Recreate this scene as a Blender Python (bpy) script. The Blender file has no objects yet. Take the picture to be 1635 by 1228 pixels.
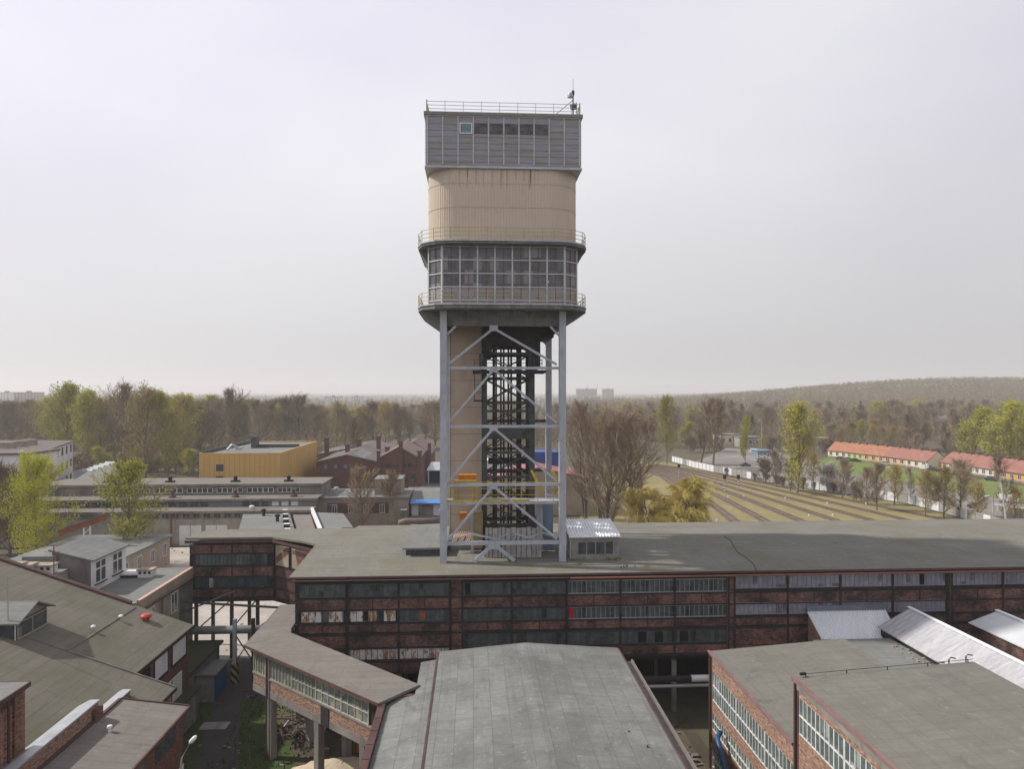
import bpy, math, random
import numpy as np
from mathutils import Vector, Matrix
random.seed(7)
C = bpy.context.scene.collection
R = math.radians
# ------------------------------------------------------------ camera, sky, sun
TH = R(3.2); F = 1110.0; CX = 817.5; HY = 625.0; H = 30.5
CT, ST = math.cos(TH), math.sin(TH)
scn = bpy.context.scene
cam_d = bpy.data.cameras.new('camera'); cam = bpy.data.objects.new('camera', cam_d); C.objects.link(cam)
cam.location = (0, 0, H); cam.rotation_euler = (R(90), 0, -TH)
cam_d.sensor_width = 36; cam_d.lens = 36*F/1635.0; cam_d.shift_y = 11/1635.0
cam_d.clip_start = 0.5; cam_d.clip_end = 40000
scn.camera = cam
SUN_EL, SUN_AZ = R(42), R(-80)      # azimuth from +Y towards +X
w = bpy.data.worlds.new('World'); scn.world = w; w.use_nodes = True
nt = w.node_tree; nt.nodes.clear()
def N(nt, t, **k):
    n = nt.nodes.new(t)
    for a, b in k.items(): setattr(n, a, b)
    return n
out = N(nt, 'ShaderNodeOutputWorld'); bg = N(nt, 'ShaderNodeBackground')
sky = N(nt, 'ShaderNodeTexSky'); sky.sky_type = 'NISHITA'; sky.sun_disc = False
sky.sun_elevation = SUN_EL; sky.sun_rotation = SUN_AZ; sky.dust_density = 4.0; sky.air_density = 1.0
tc = N(nt, 'ShaderNodeTexCoord'); mp = N(nt, 'ShaderNodeMapping'); mp.inputs['Scale'].default_value = (1, 1, 2.2)
nz = N(nt, 'ShaderNodeTexNoise'); nz.inputs['Scale'].default_value = 1.3; nz.inputs['Detail'].default_value = 4; nz.inputs['Roughness'].default_value = .45
cr = N(nt, 'ShaderNodeValToRGB')
cr.color_ramp.elements[0].position = .38; cr.color_ramp.elements[0].color = (6.6, 6.4, 7.4, 1)
cr.color_ramp.elements[1].position = .66; cr.color_ramp.elements[1].color = (7.9, 7.85, 8.25, 1)
sp = N(nt, 'ShaderNodeSeparateXYZ'); hz = N(nt, 'ShaderNodeMapRange')
hz.inputs[1].default_value = 0.0; hz.inputs[2].default_value = .34
hm = N(nt, 'ShaderNodeMix', data_type='RGBA'); hm.inputs[6].default_value = (5.7, 5.7, 5.8, 1)
mx = N(nt, 'ShaderNodeMix', data_type='RGBA'); mx.inputs[0].default_value = .94
L = nt.links.new
L(tc.outputs['Generated'], mp.inputs[0]); L(mp.outputs[0], nz.inputs['Vector']); L(nz.outputs['Fac'], cr.inputs[0])
L(tc.outputs['Generated'], sp.inputs[0]); L(sp.outputs['Z'], hz.inputs[0]); L(hz.outputs[0], hm.inputs[0])
L(cr.outputs[0], hm.inputs[7]); L(sky.outputs[0], mx.inputs[6]); L(hm.outputs[2], mx.inputs[7])
# the veil is brighter towards the sun and thinner overhead
dt = N(nt, 'ShaderNodeVectorMath', operation='DOT_PRODUCT'); dt.inputs[1].default_value = (math.sin(SUN_AZ)*math.cos(SUN_EL), math.cos(SUN_AZ)*math.cos(SUN_EL), math.sin(SUN_EL))
L(tc.outputs['Generated'], dt.inputs[0]); m1 = N(nt, 'ShaderNodeMapRange'); m1.inputs[1].default_value = -.2; m1.inputs[2].default_value = 1; m1.inputs[3].default_value = .95; m1.inputs[4].default_value = 1.3; L(dt.outputs['Value'], m1.inputs[0])
m2 = N(nt, 'ShaderNodeMapRange'); m2.inputs[1].default_value = .5; m2.inputs[2].default_value = .9; m2.inputs[3].default_value = 1; m2.inputs[4].default_value = .5; L(sp.outputs['Z'], m2.inputs[0])
m3 = N(nt, 'ShaderNodeMath', operation='MULTIPLY'); L(m1.outputs[0], m3.inputs[0]); L(m2.outputs[0], m3.inputs[1])
vm = N(nt, 'ShaderNodeVectorMath', operation='SCALE'); L(mx.outputs[2], vm.inputs[0]); L(m3.outputs[0], vm.inputs['Scale']); L(vm.outputs[0], bg.inputs[0])
bg.inputs[1].default_value = .098
L(bg.outputs[0], out.inputs[0])
sd = bpy.data.lights.new('sun', 'SUN'); sd.energy = 3.9; sd.angle = R(1.5); sd.color = (1, .95, .87)
so = bpy.data.objects.new('sun', sd); C.objects.link(so)
sv = Vector((math.sin(SUN_AZ)*math.cos(SUN_EL), math.cos(SUN_AZ)*math.cos(SUN_EL), math.sin(SUN_EL)))
so.rotation_euler = sv.to_track_quat('Z', 'Y').to_euler(); so.location = (-60, 40, 120)
scn.view_settings.view_transform = 'Standard'; scn.view_settings.look = 'None'
scn.view_settings.exposure = .12; scn.view_settings.gamma = 1
scn.cycles.volume_bounces = 1; scn.cycles.max_bounces = 6; scn.cycles.transparent_max_bounces = 6

# ------------------------------------------------------------ pixel -> site helpers (site axes: X right along the plant, Y away)
def G(px, py, z=0.0):
    d = F*(H-z)/(py-HY); r = (px-CX)*d/F
    return Vector((r*CT+d*ST, d*CT-r*ST, z))
def XY(px, Y):                      # X on the plane Y = const
    k = (px-CX)/F
    return Y*(ST+k*CT)/(CT-k*ST)
def ZY(px, py, Y):
    X = XY(px, Y); d = X*ST+Y*CT
    return H-(py-HY)*d/F
# ------------------------------------------------------------ mesh builder
class MB:
    def __init__(s): s.v = []; s.f = []; s.m = []
    def face(s, pts, mi=0):
        b = len(s.v); s.v += [tuple(p) for p in pts]; s.f.append(tuple(range(b, b+len(pts)))); s.m.append(mi)
    def hexa(s, p, mi=0):           # p: 4 bottom ccw, 4 top ccw
        b = len(s.v); s.v += [tuple(q) for q in p]
        for q in ((3,2,1,0),(4,5,6,7),(0,1,5,4),(1,2,6,5),(2,3,7,6),(3,0,4,7)):
            s.f.append(tuple(b+i for i in q)); s.m.append(mi)
    def box(s, x0, x1, y0, y1, z0, z1, mi=0):
        s.hexa([(x0,y0,z0),(x1,y0,z0),(x1,y1,z0),(x0,y1,z0),(x0,y0,z1),(x1,y0,z1),(x1,y1,z1),(x0,y1,z1)], mi)
    def prism(s, pts, z0, z1, mi=0): # vertical prism over ccw polygon; z1 may be a function of (x,y)
        n = len(pts); b = len(s.v); fz = z1 if callable(z1) else (lambda x, y: z1); gz = z0 if callable(z0) else (lambda x, y: z0)
        s.v += [(p[0], p[1], gz(p[0], p[1])) for p in pts] + [(p[0], p[1], fz(p[0], p[1])) for p in pts]
        s.f.append(tuple(b+i for i in reversed(range(n)))); s.f.append(tuple(b+n+i for i in range(n)))
        for i in range(n):
            j = (i+1) % n; s.f.append((b+i, b+j, b+n+j, b+n+i))
        s.m += [mi]*(n+2)
    def slab(s, p0, p1, z0, z1, o0, o1, mi=0):
        # wall piece between plan points p0 -> p1 (outward normal to the right of the run), z0/z1 may be pairs
        u = Vector((p1[0]-p0[0], p1[1]-p0[1])); u.normalize(); n = Vector((u.y, -u.x))
        a0, a1 = z0 if isinstance(z0, tuple) else (z0, z0); b0, b1 = z1 if isinstance(z1, tuple) else (z1, z1)
        P = lambda p, o, z: (p[0]+n.x*o, p[1]+n.y*o, z)
        s.hexa([P(p0,o1,a0),P(p1,o1,a1),P(p1,o0,a1),P(p0,o0,a0),P(p0,o1,b0),P(p1,o1,b1),P(p1,o0,b1),P(p0,o0,b0)], mi)
    def bar(s, a, b, w, h=None, mi=0):
        a = Vector(a); b = Vector(b); h = h or w; d = (b-a)
        if d.length < 1e-6: return
        d.normalize(); up = Vector((0,0,1)) if abs(d.z) < .95 else Vector((0,1,0))
        s1 = d.cross(up).normalized()*w/2; s2 = s1.cross(d).normalized()*h/2
        s.hexa([a-s1-s2, a+s1-s2, a+s1+s2, a-s1+s2, b-s1-s2, b+s1-s2, b+s1+s2, b-s1+s2], mi)
    def tube(s, pts, r, n=8, mi=0, cap=True):
        pts = [Vector(p) for p in pts]; rr = r if isinstance(r, (list, tuple)) else [r]*len(pts); b = len(s.v)
        for i, p in enumerate(pts):
            d = (pts[min(i+1, len(pts)-1)]-pts[max(i-1, 0)]).normalized()
            up = Vector((0,0,1)) if abs(d.z) < .9 else Vector((1,0,0))
            a = d.cross(up).normalized(); c = a.cross(d)
            for k in range(n):
                t = 2*math.pi*k/n; s.v.append(tuple(p+(a*math.cos(t)+c*math.sin(t))*rr[i]))
        for i in range(len(pts)-1):
            for k in range(n):
                k2 = (k+1) % n; s.f.append((b+i*n+k, b+(i+1)*n+k, b+(i+1)*n+k2, b+i*n+k2)); s.m.append(mi)
        if cap:
            s.f.append(tuple(b+k for k in range(n))); s.f.append(tuple(b+(len(pts)-1)*n+k for k in reversed(range(n)))); s.m += [mi, mi]
    def lathe(s, c, prof, n=16, mi=0):   # prof: (r, z) list
        b = len(s.v)
        for (r, z) in prof:
            for k in range(n):
                t = 2*math.pi*k/n; s.v.append((c[0]+r*math.cos(t), c[1]+r*math.sin(t), c[2]+z))
        for i in range(len(prof)-1):
            for k in range(n):
                k2 = (k+1) % n; s.f.append((b+i*n+k, b+i*n+k2, b+(i+1)*n+k2, b+(i+1)*n+k)); s.m.append(mi)
        s.f.append(tuple(b+k for k in reversed(range(n)))); s.f.append(tuple(b+(len(prof)-1)*n+k for k in range(n))); s.m += [mi, mi]
    def build(s, name, mat, parent=None, smooth=False, label=None):
        me = bpy.data.meshes.new(name); off = root_loc(parent)
        co = np.array(s.v, dtype=np.float64).reshape(-1, 3)-np.array(off)
        me.from_pydata([tuple(c) for c in co], [], s.f)
        for mm in (mat if isinstance(mat, (list, tuple)) else [mat]): me.materials.append(mm)
        me.polygons.foreach_set('material_index', s.m)
        if smooth: me.polygons.foreach_set('use_smooth', [True]*len(me.polygons))
        uv = me.uv_layers.new(name='UVMap'); data = []
        for p in me.polygons:
            n = p.normal
            if abs(n.z) > .985: u = Vector((1, 0, 0)); v = Vector((0, 1, 0))
            else: u = Vector((-n.y, n.x, 0)).normalized(); v = n.cross(u)
            if n.z < 0 and abs(n.z) > .985: pass
            for li in p.loop_indices:
                q = co[me.loops[li].vertex_index]; q = Vector((q[0]+off[0], q[1]+off[1], q[2]+off[2]))
                data += [q.dot(u), q.dot(v)]
        uv.data.foreach_set('uv', data)
        o = bpy.data.objects.new(name, me); C.objects.link(o)
        if parent: o.parent = parent
        if label: o['label'] = label
        return o
def root_loc(p):
    if p is None: return (0, 0, 0)
    while p.parent: p = p.parent
    return tuple(p.location)
def tag(o, label=None, cat=None, group=None, kind=None):
    for k, v in (('label', label), ('category', cat), ('group', group), ('kind', kind)):
        if v: o[k] = v
    return o
def thing(name, label, cat, loc=(0, 0, 0), group=None):
    o = bpy.data.objects.new(name, None); C.objects.link(o); o.location = loc; o.empty_display_size = .1
    return tag(o, label, cat, group)
def copy_tree(o, parent=None):
    c = o.copy(); C.objects.link(c); c.parent = parent
    for ch in list(o.children): copy_tree(ch, c)
    return c
# ------------------------------------------------------------ materials
def newmat(name, rough=.8, metal=0.0, spec=.3):
    m = bpy.data.materials.new(name); m.use_nodes = True; nt = m.node_tree
    b = nt.nodes['Principled BSDF']; b.inputs['Roughness'].default_value = rough; b.inputs['Metallic'].default_value = metal
    b.inputs['Specular IOR Level'].default_value = spec
    return m, nt, b
def mixc(nt, fac, a, b, mode='MIX'):
    n = N(nt, 'ShaderNodeMix', data_type='RGBA', blend_type=mode)
    for i, x in ((0, fac), (6, a), (7, b)):
        if hasattr(x, 'is_output') : nt.links.new(x, n.inputs[i])
        elif isinstance(x, (int, float)): n.inputs[i].default_value = x
        else: n.inputs[i].default_value = (*x, 1)
    return n.outputs[2]
def coords(nt, scale=(1, 1, 1), kind='UV', rot=0):
    t = N(nt, 'ShaderNodeTexCoord'); m = N(nt, 'ShaderNodeMapping'); m.inputs['Scale'].default_value = scale; m.inputs['Rotation'].default_value = (0, 0, rot)
    nt.links.new(t.outputs[kind], m.inputs[0]); return m.outputs[0]
def noise(nt, vec, scale, detail=4, lo=.35, hi=.65, rough=.6, dist=0):
    n = N(nt, 'ShaderNodeTexNoise'); n.inputs['Scale'].default_value = scale; n.inputs['Detail'].default_value = detail
    n.inputs['Roughness'].default_value = rough; n.inputs['Distortion'].default_value = dist
    nt.links.new(vec, n.inputs['Vector']); r = N(nt, 'ShaderNodeMapRange')
    r.inputs[1].default_value = lo; r.inputs[2].default_value = hi; nt.links.new(n.outputs['Fac'], r.inputs[0]); return r.outputs[0]
def mul(nt, a, b):
    n = N(nt, 'ShaderNodeMath', operation='MULTIPLY')
    for i, x in enumerate((a, b)):
        if hasattr(x, 'is_output'): nt.links.new(x, n.inputs[i])
        else: n.inputs[i].default_value = x
    return n.outputs[0]
def bump(nt, b, h, s=.3, d=.05):
    n = N(nt, 'ShaderNodeBump'); n.inputs['Strength'].default_value = s; n.inputs['Distance'].default_value = d
    nt.links.new(h, n.inputs['Height']); nt.links.new(n.outputs[0], b.inputs['Normal'])
def weathered(name, c1, c2, stain=(.05, .04, .035), sc=1.2, amt=.5, rough=.75, metal=0, streak=True, kind='UV', spec=.3):
    m, nt, b = newmat(name, rough, metal, spec); v = coords(nt, kind=kind)
    f = noise(nt, v, sc, 5); col = mixc(nt, f, c1, c2)
    v2 = coords(nt, (1, .18, 1) if streak else (1, 1, 1), kind)
    g = noise(nt, v2, sc*2.2, 6, .52, .8); col = mixc(nt, mul(nt, g, amt), col, stain)
    nt.links.new(col, b.inputs['Base Color']); bump(nt, b, noise(nt, v, sc*12, 3), .15, .02); return m
def plain(name, c, rough=.6, metal=0, spec=.3):
    m, nt, b = newmat(name, rough, metal, spec); v = coords(nt, kind='Object')
    f = noise(nt, v, 3.0, 4); col = mixc(nt, f, tuple(x*.85 for x in c), tuple(min(1, x*1.12) for x in c))
    nt.links.new(col, b.inputs['Base Color']); return m
def brickmat(name, a, b_, mortar=(.22, .2, .18), soot=.5, big=.35, effl=.15, sootc=(.022, .02, .02)):
    m, nt, b = newmat(name, .9); v = coords(nt)
    t = N(nt, 'ShaderNodeTexBrick'); t.inputs['Scale'].default_value = 1; t.inputs['Brick Width'].default_value = .27; t.inputs['Row Height'].default_value = .085
    t.inputs['Mortar Size'].default_value = .009; t.inputs['Color1'].default_value = (*a, 1); t.inputs['Color2'].default_value = (*b_, 1); t.inputs['Mortar'].default_value = (*mortar, 1)
    t.inputs['Bias'].default_value = -.1; nt.links.new(v, t.inputs['Vector'])
    v3 = coords(nt, (1, 2.6, 1))
    col = mixc(nt, noise(nt, v3, 2.6, 6, .45, .62, .75), t.outputs['Color'], tuple(x*.38 for x in a))
    col = mixc(nt, mul(nt, noise(nt, coords(nt, (1, 2.0, 1)), 3.0, 8, .5, .56, .85), .8), col, tuple(x*.3 for x in b_))
    col = mixc(nt, mul(nt, noise(nt, coords(nt, (1, 2.4, 1)), 3.9, 8, .53, .60, .85), effl), col, (.52, .40, .34))
    col = mixc(nt, mul(nt, noise(nt, v3, 1.7, 6, .5, .68, .8), effl*.4), col, (.55, .45, .4))
    col = mixc(nt, mul(nt, noise(nt, v, big, 6, .35, .62, .7), soot), col, sootc)
    nt.links.new(col, b.inputs['Base Color']); bump(nt, b, t.outputs['Fac'], .35, .02); return m
def roofmat(name, c1, c2, c3, pw=1.05, pl=7.0, rot=0, seam=.45, moss=None, patch=.5, swap=False):
    m, nt, b = newmat(name, .85, 0, .25); v = coords(nt, rot=R(90) if swap else 0)
    t = N(nt, 'ShaderNodeTexBrick'); t.inputs['Scale'].default_value = 1; t.inputs['Brick Width'].default_value = pl; t.inputs['Row Height'].default_value = pw
    t.inputs['Mortar Size'].default_value = .028; t.inputs['Mortar Smooth'].default_value = .4; t.inputs['Color1'].default_value = (*c1, 1); t.inputs['Color2'].default_value = (*c2, 1)
    t.inputs['Mortar'].default_value = (*[x*(1-seam) for x in c1], 1); nt.links.new(v, t.inputs['Vector'])
    col = mixc(nt, mul(nt, noise(nt, v, .12, 7, .38, .62, .7), patch), t.outputs['Color'], c3)
    vs = coords(nt, (.25, 2.2, 1), rot=R(90) if swap else 0)
    col = mixc(nt, mul(nt, noise(nt, vs, .9, 7, .42, .68, .8), .45), col, tuple(x*.5 for x in c1))
    col = mixc(nt, mul(nt, noise(nt, v, .33, 7, .56, .64, .8, 1.5), .4), col, tuple(x*.62 for x in c3))
    vt = coords(nt, (2.0, .22, 1), rot=R(90) if swap else 0)
    col = mixc(nt, mul(nt, noise(nt, vt, .8, 6, .5, .72, .75), .3), col, tuple(x*.6 for x in c3))
    col = mixc(nt, mul(nt, noise(nt, v, 9, 4, .55, .7), .25), col, tuple(x*.6 for x in c2))
    col = mixc(nt, mul(nt, noise(nt, v, 2.2, 6, .58, .75), .45), col, tuple(min(1, x*1.5) for x in c2))
    col = mixc(nt, mul(nt, noise(nt, v, 1.1, 7, .6, .66, .85, 2), .5), col, tuple(x*.5 for x in c1))
    if moss: col = mixc(nt, mul(nt, noise(nt, v, .2, 6, .45, .7), .7), col, moss)
    nt.links.new(col, b.inputs['Base Color']); bump(nt, b, t.outputs['Fac'], .4, .03); return m
def panemat(name, c1, c2, c3, pw=.5, ph=1.2, rough=.28, odd=.12, var=.8, spec=.5):
    # glazing: every pane gets its own tint and dirt
    m, nt, b = newmat(name, rough, 0, spec); v = coords(nt)
    sn = N(nt, 'ShaderNodeVectorMath', operation='SNAP'); sn.inputs[1].default_value = (pw, ph, 1); nt.links.new(v, sn.inputs[0])
    wn = N(nt, 'ShaderNodeTexWhiteNoise', noise_dimensions='3D'); nt.links.new(sn.outputs[0], wn.inputs['Vector'])
    col = mixc(nt, mul(nt, wn.outputs['Value'], var), c1, c2)
    gt = N(nt, 'ShaderNodeMath', operation='GREATER_THAN'); gt.inputs[1].default_value = 1-odd
    sp = N(nt, 'ShaderNodeSeparateColor'); nt.links.new(wn.outputs['Color'], sp.inputs[0]); nt.links.new(sp.outputs[1], gt.inputs[0])
    col = mixc(nt, gt.outputs[0], col, c3)
    col = mixc(nt, mul(nt, noise(nt, v, 1.3, 6, .45, .7, .7), .5), col, tuple(x*1.6+.02 for x in c2))
    nt.links.new(col, b.inputs['Base Color']); return m
def corrmat(name, c1, c2, rust=(.16, .06, .03), amt=.25, rough=.6, metal=.08, vscale=(1, .15, 1)):
    m, nt, b = newmat(name, rough, metal, .4); v = coords(nt)
    col = mixc(nt, noise(nt, coords(nt, vscale), .9, 6, .35, .65), c1, c2)
    col = mixc(nt, mul(nt, noise(nt, v, 2.3, 6, .56, .72), amt), col, rust)
    nt.links.new(col, b.inputs['Base Color']); return m
M = {}
def steelmat():
    m, nt, b = newmat('painted_steel', .55, .05); v = coords(nt)
    col = mixc(nt, noise(nt, v, .5, 5, .35, .65), (.36, .39, .44), (.46, .49, .53)); col = mixc(nt, mul(nt, noise(nt, coords(nt, (3, .35, 1)), 1.4, 7, .52, .64, .8), .55), col, (.22, .21, .21))
    col = mixc(nt, mul(nt, noise(nt, coords(nt, (2.5, .5, 1)), 2.1, 7, .6, .66, .8), .7), col, (.20, .11, .07)); nt.links.new(col, b.inputs['Base Color']); return m
M['steel'] = steelmat() if True else weathered('painted_steel', (.35, .38, .425), (.43, .46, .50), (.22, .17, .14), 1.0, .5, .55, .1)
M['steel_dark'] = weathered('dark_steel', (.045, .052, .052), (.085, .095, .092), (.03, .02, .015), 1.0, .6, .6, .2)
M['soot_steel'] = weathered('soot_steel', (.02, .018, .018), (.045, .04, .04), (.06, .03, .02), 1.5, .5, .8, 0)
M['concrete_dark'] = weathered('dark_concrete', (.12, .12, .115), (.22, .215, .20), (.035, .033, .03), .8, .85, .9)
M['concrete'] = weathered('concrete', (.26, .245, .22), (.36, .34, .30), (.07, .06, .05), .6, .7, .9)
M['concrete_grime'] = weathered('grimy_render', (.17, .16, .145), (.27, .25, .225), (.04, .035, .03), .35, .8, .9)
M['plaster'] = weathered('beige_render', (.34, .28, .215), (.42, .35, .27), (.1, .08, .06), .4, .6, .9)
M['plaster_pink'] = weathered('faded_render', (.30, .24, .20), (.38, .31, .26), (.1, .08, .06), .4, .6, .9)
M['grey_render'] = weathered('grey_render', (.21, .2, .185), (.30, .285, .265), (.09, .085, .08), .8, .7, .95, streak=False)
M['white_wall'] = weathered('white_wall', (.62, .63, .64), (.74, .74, .74), (.3, .28, .25), .4, .35, .8)
M['white_paint'] = weathered('white_paint', (.7, .71, .72), (.8, .8, .8), (.35, .3, .26), 1.2, .3, .5)
M['beige_clad'] = weathered('beige_cladding', (.55, .465, .37), (.60, .51, .41), (.42, .35, .27), .25, .2, .55, .05)
M['beige_shaft'] = weathered('shaft_cladding', (.50, .395, .31), (.56, .45, .355), (.2, .14, .1), .3, .5, .6, .05)
M['yellow_clad'] = weathered('ochre_cladding', (.58, .36, .11), (.63, .41, .14), (.4, .25, .08), .12, .25, .6)
M['yellow'] = weathered('yellow_paint', (.5, .36, .03), (.6, .45, .05), (.2, .14, .06), 2, .5, .6)
M['tarnish_yellow'] = weathered('tarnished_yellow', (.42, .33, .12), (.5, .4, .18), (.15, .1, .05), 2, .6, .6)
M['orange'] = weathered('orange_paint', (.45, .16, .015), (.55, .2, .02), (.2, .07, .02), 2, .6, .6)
M['rust'] = weathered('rusty_metal', (.17, .062, .03), (.28, .11, .05), (.05, .025, .02), 1.5, .6, .85)
M['rust_pipe'] = weathered('rusty_gutter', (.20, .085, .055), (.27, .12, .08), (.08, .03, .02), .8, .5, .7)
M['redcoat'] = weathered('dark_red_flashing', (.075, .04, .038), (.12, .065, .06), (.04, .03, .03), .6, .5, .8)
M['redtile'] = weathered('red_coping_tile', (.55, .33, .28), (.66, .45, .39), (.25, .1, .08), 1.5, .4, .8)
M['galv'] = weathered('galvanised_metal', (.38, .40, .42), (.5, .52, .54), (.2, .19, .18), .8, .4, .45, .4)
M['black'] = plain('black', (.012, .012, .013), .9)
M['void'] = plain('dark_interior', (.02, .018, .016), .95)  # near-black: the shade of open, unlit spaces is put into the colour
M['dark_wood'] = plain('dark_frame', (.06, .045, .035), .8)
M['rubber'] = plain('tyre_rubber', (.02, .02, .02), .9)
M['lampglass'] = plain('lamp_glass', (.75, .77, .78), .25)
M['glass_dark'] = panemat('dark_glazing', (.025, .035, .042), (.06, .075, .085), (.16, .17, .16), .55, 1.4, .22, .08)
M['glass_soot'] = panemat('sooty_glazing', (.036, .045, .047), (.09, .106, .107), (.014, .018, .018), .46, 3, .4, .16)
M['glass_blue'] = panemat('lavender_glazing', (.17, .17, .205), (.235, .235, .275), (.09, .08, .09), .46, 3, .5, .1)
M['glass_wing'] = panemat('wing_glazing', (.05, .075, .075), (.10, .13, .125), (.03, .035, .035), .46, 3, .35, .15)
M['glass_gal'] = panemat('gallery_glazing', (.11, .13, .125), (.2, .225, .21), (.3, .28, .2), .42, .8, .35, .12)
M['glass_hall'] = panemat('hall_glazing', (.06, .085, .085), (.13, .16, .155), (.3, .33, .33), .5, 1.3, .25, .1)
M['glass_tower'] = panemat('tower_glazing', (.055, .06, .07), (.115, .12, .14), (.2, .2, .21), .82, 1.28, .2, .12)
M['house_glass'] = plain('window_glass', (.05, .06, .07), .15, spec=.6)
def rustpanel():
    m, nt, b = newmat('rusted_white_sheet', .7); v = coords(nt)
    col = mixc(nt, noise(nt, coords(nt, (1, .35, 1)), 1.1, 7, .5, .56, .75), (.62, .60, .56), (.30, .15, .07))
    col = mixc(nt, noise(nt, coords(nt, (1, .5, 1)), 2.7, 6, .56, .64), col, (.13, .06, .035))
    nt.links.new(col, b.inputs['Base Color']); return m
M['rustsheet'] = rustpanel()
M['brick_soot'] = brickmat('sooty_brick', (.38, .165, .125), (.24, .105, .08), soot=.9, effl=.4, big=.42)
M['brick_red'] = brickmat('red_brick', (.36, .15, .085), (.24, .095, .06), (.3, .26, .22), soot=.35, effl=.35)
M['brick_warm'] = brickmat('warm_brick', (.48, .26, .17), (.35, .16, .105), (.42, .36, .3), soot=.25, effl=.8)
M['brick_old'] = brickmat('maroon_brick', (.27, .12, .09), (.20, .09, .07), (.22, .17, .14), soot=.4, effl=.08, sootc=(.05, .03, .03))
M['roof_main'] = roofmat('main_roof_felt', (.215, .21, .185), (.235, .232, .205), (.15, .145, .115), 1.05, 14, moss=(.155, .14, .085))
M['roof_hall'] = roofmat('hall_roof_felt', (.205, .21, .197), (.27, .275, .262), (.125, .13, .125), 1.15, 2.6, swap=True, seam=.22, patch=.8)
M['roof_left'] = roofmat('green_roof_felt', (.155, .145, .115), (.18, .168, .135), (.215, .195, .16), 1.0, 9, moss=(.11, .11, .07))
M['roof_right'] = roofmat('grey_roof_felt', (.185, .18, .155), (.20, .195, .17), (.15, .147, .13), 1.1, 20, swap=True, seam=.12, patch=.4)
M['roof_gal'] = roofmat('gallery_roof_felt', (.21, .19, .168), (.24, .218, .193), (.15, .138, .126), 1.1, 5, seam=.25)
M['roof_grey'] = roofmat('flat_roof_felt', (.21, .215, .205), (.24, .245, .235), (.16, .16, .152), 1.1, 9, seam=.25)
M['roof_light'] = roofmat('pale_roof_felt', (.21, .215, .205), (.25, .255, .245), (.16, .16, .15), 1.2, 6, seam=.25)
M['roof_moss'] = roofmat('mossy_roof', (.06, .065, .04), (.07, .07, .045), (.05, .06, .025), 1.1, 9, moss=(.05, .075, .02))
M['corr_white'] = corrmat('white_corrugated', (.72, .75, .78), (.84, .86, .88), (.3, .3, .3), .3, rough=.85, metal=0)
M['corr_galv'] = corrmat('aged_corrugated', (.36, .36, .38), (.54, .54, .56), (.25, .13, .1), .35)
M['corr_blue'] = corrmat('blue_corrugated', (.13, .2, .28), (.18, .26, .34), (.2, .15, .12), .3)
# ------------------------------------------------------------ ground, roads, yards
def sm(a, b, x):
    t = max(0, min(1, (x-a)/(b-a))); return t*t*(3-2*t)
def hfun(x, y):
    d = x*ST+y*CT; r = x*CT-y*ST
    if d < 300: return 0.0
    k = r/d
    return 47*sm(.16, .66, k)**.85*sm(650, 1500, d)+6*sm(-.2, -.5, k)*sm(3000, 5500, d)
def ground_mat():
    m, nt, b = newmat('ground_soil', .95); v = coords(nt, kind='Object')
    col = mixc(nt, noise(nt, v, .05, 8, .4, .6), (.11, .085, .06), (.075, .085, .035))
    col = mixc(nt, noise(nt, v, .006, 5, .42, .58), col, (.10, .075, .06))
    col = mixc(nt, mul(nt, noise(nt, v, .6, 6, .4, .7), .4), col, (.16, .14, .10))
    nt.links.new(col, b.inputs['Base Color']); return m
mb = MB(); rad = [0, 20, 60, 120, 200, 300, 400, 520, 650, 760, 870, 980, 1090, 1200, 1320, 1450, 1600, 1800, 2100, 2600, 3300, 4300, 5500, 7500, 10500]; na = 144
for i, r_ in enumerate(rad):
    for k in range(na):
        t = 2*math.pi*k/na; x, y = r_*math.sin(t), r_*math.cos(t); mb.v.append((x, y, hfun(x, y)))
for i in range(len(rad)-1):
    for k in range(na):
        k2 = (k+1) % na; mb.f.append((i*na+k, i*na+k2, (i+1)*na+k2, (i+1)*na+k)) if i else mb.f.append((i*na+k, (i+1)*na+k2, (i+1)*na+k)); mb.m.append(0)
mb.f = [tuple(reversed(f)) for f in mb.f]
gnd = mb.build('ground', ground_mat(), smooth=True); gnd['kind'] = 'structure'
def sheet(name, pts, z, mat, kind='structure'):
    mb = MB(); mb.face([(p[0], p[1], z) for p in pts]); o = mb.build(name, mat); o['kind'] = kind; return o
def dirt(name, c1, c2, c3, s=.3, s2=2.0, a=.5):
    m, nt, b = newmat(name, .95); v = coords(nt, kind='Object')
    col = mixc(nt, noise(nt, v, s, 7, .4, .6), c1, c2); col = mixc(nt, mul(nt, noise(nt, v, s2, 7, .45, .65), a), col, c3)
    nt.links.new(col, b.inputs['Base Color']); bump(nt, b, noise(nt, v, 6, 5), .4, .05); return m
M['asphalt'] = dirt('worn_asphalt', (.065, .06, .056), (.09, .085, .08), (.05, .05, .045), .25)
M['pale_yard'] = dirt('pale_yard', (.40, .36, .32), (.50, .46, .42), (.3, .26, .22), .25)
M['grass'] = dirt('lawn_grass', (.03, .065, .014), (.055, .09, .022), (.085, .075, .035), .3, 1.5, .7)
M['bank_grass'] = dirt('bank_grass', (.12, .175, .04), (.15, .21, .055), (.2, .18, .08), .12, .6, .6)
M['dry_grass'] = dirt('dry_grass', (.225, .21, .085), (.295, .25, .12), (.22, .15, .095), .06, .5, .7)
M['ballast'] = dirt('old_ballast', (.125, .092, .075), (.175, .135, .108), (.22, .19, .11), .3, 1.2, .7)
M['lot'] = dirt('car_park', (.20, .185, .175), (.28, .26, .245), (.13, .12, .10), .04, .3, .6)
M['sand'] = dirt('sand_heap', (.5, .41, .30), (.58, .49, .37), (.38, .3, .2), .6, 3, .5)
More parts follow.
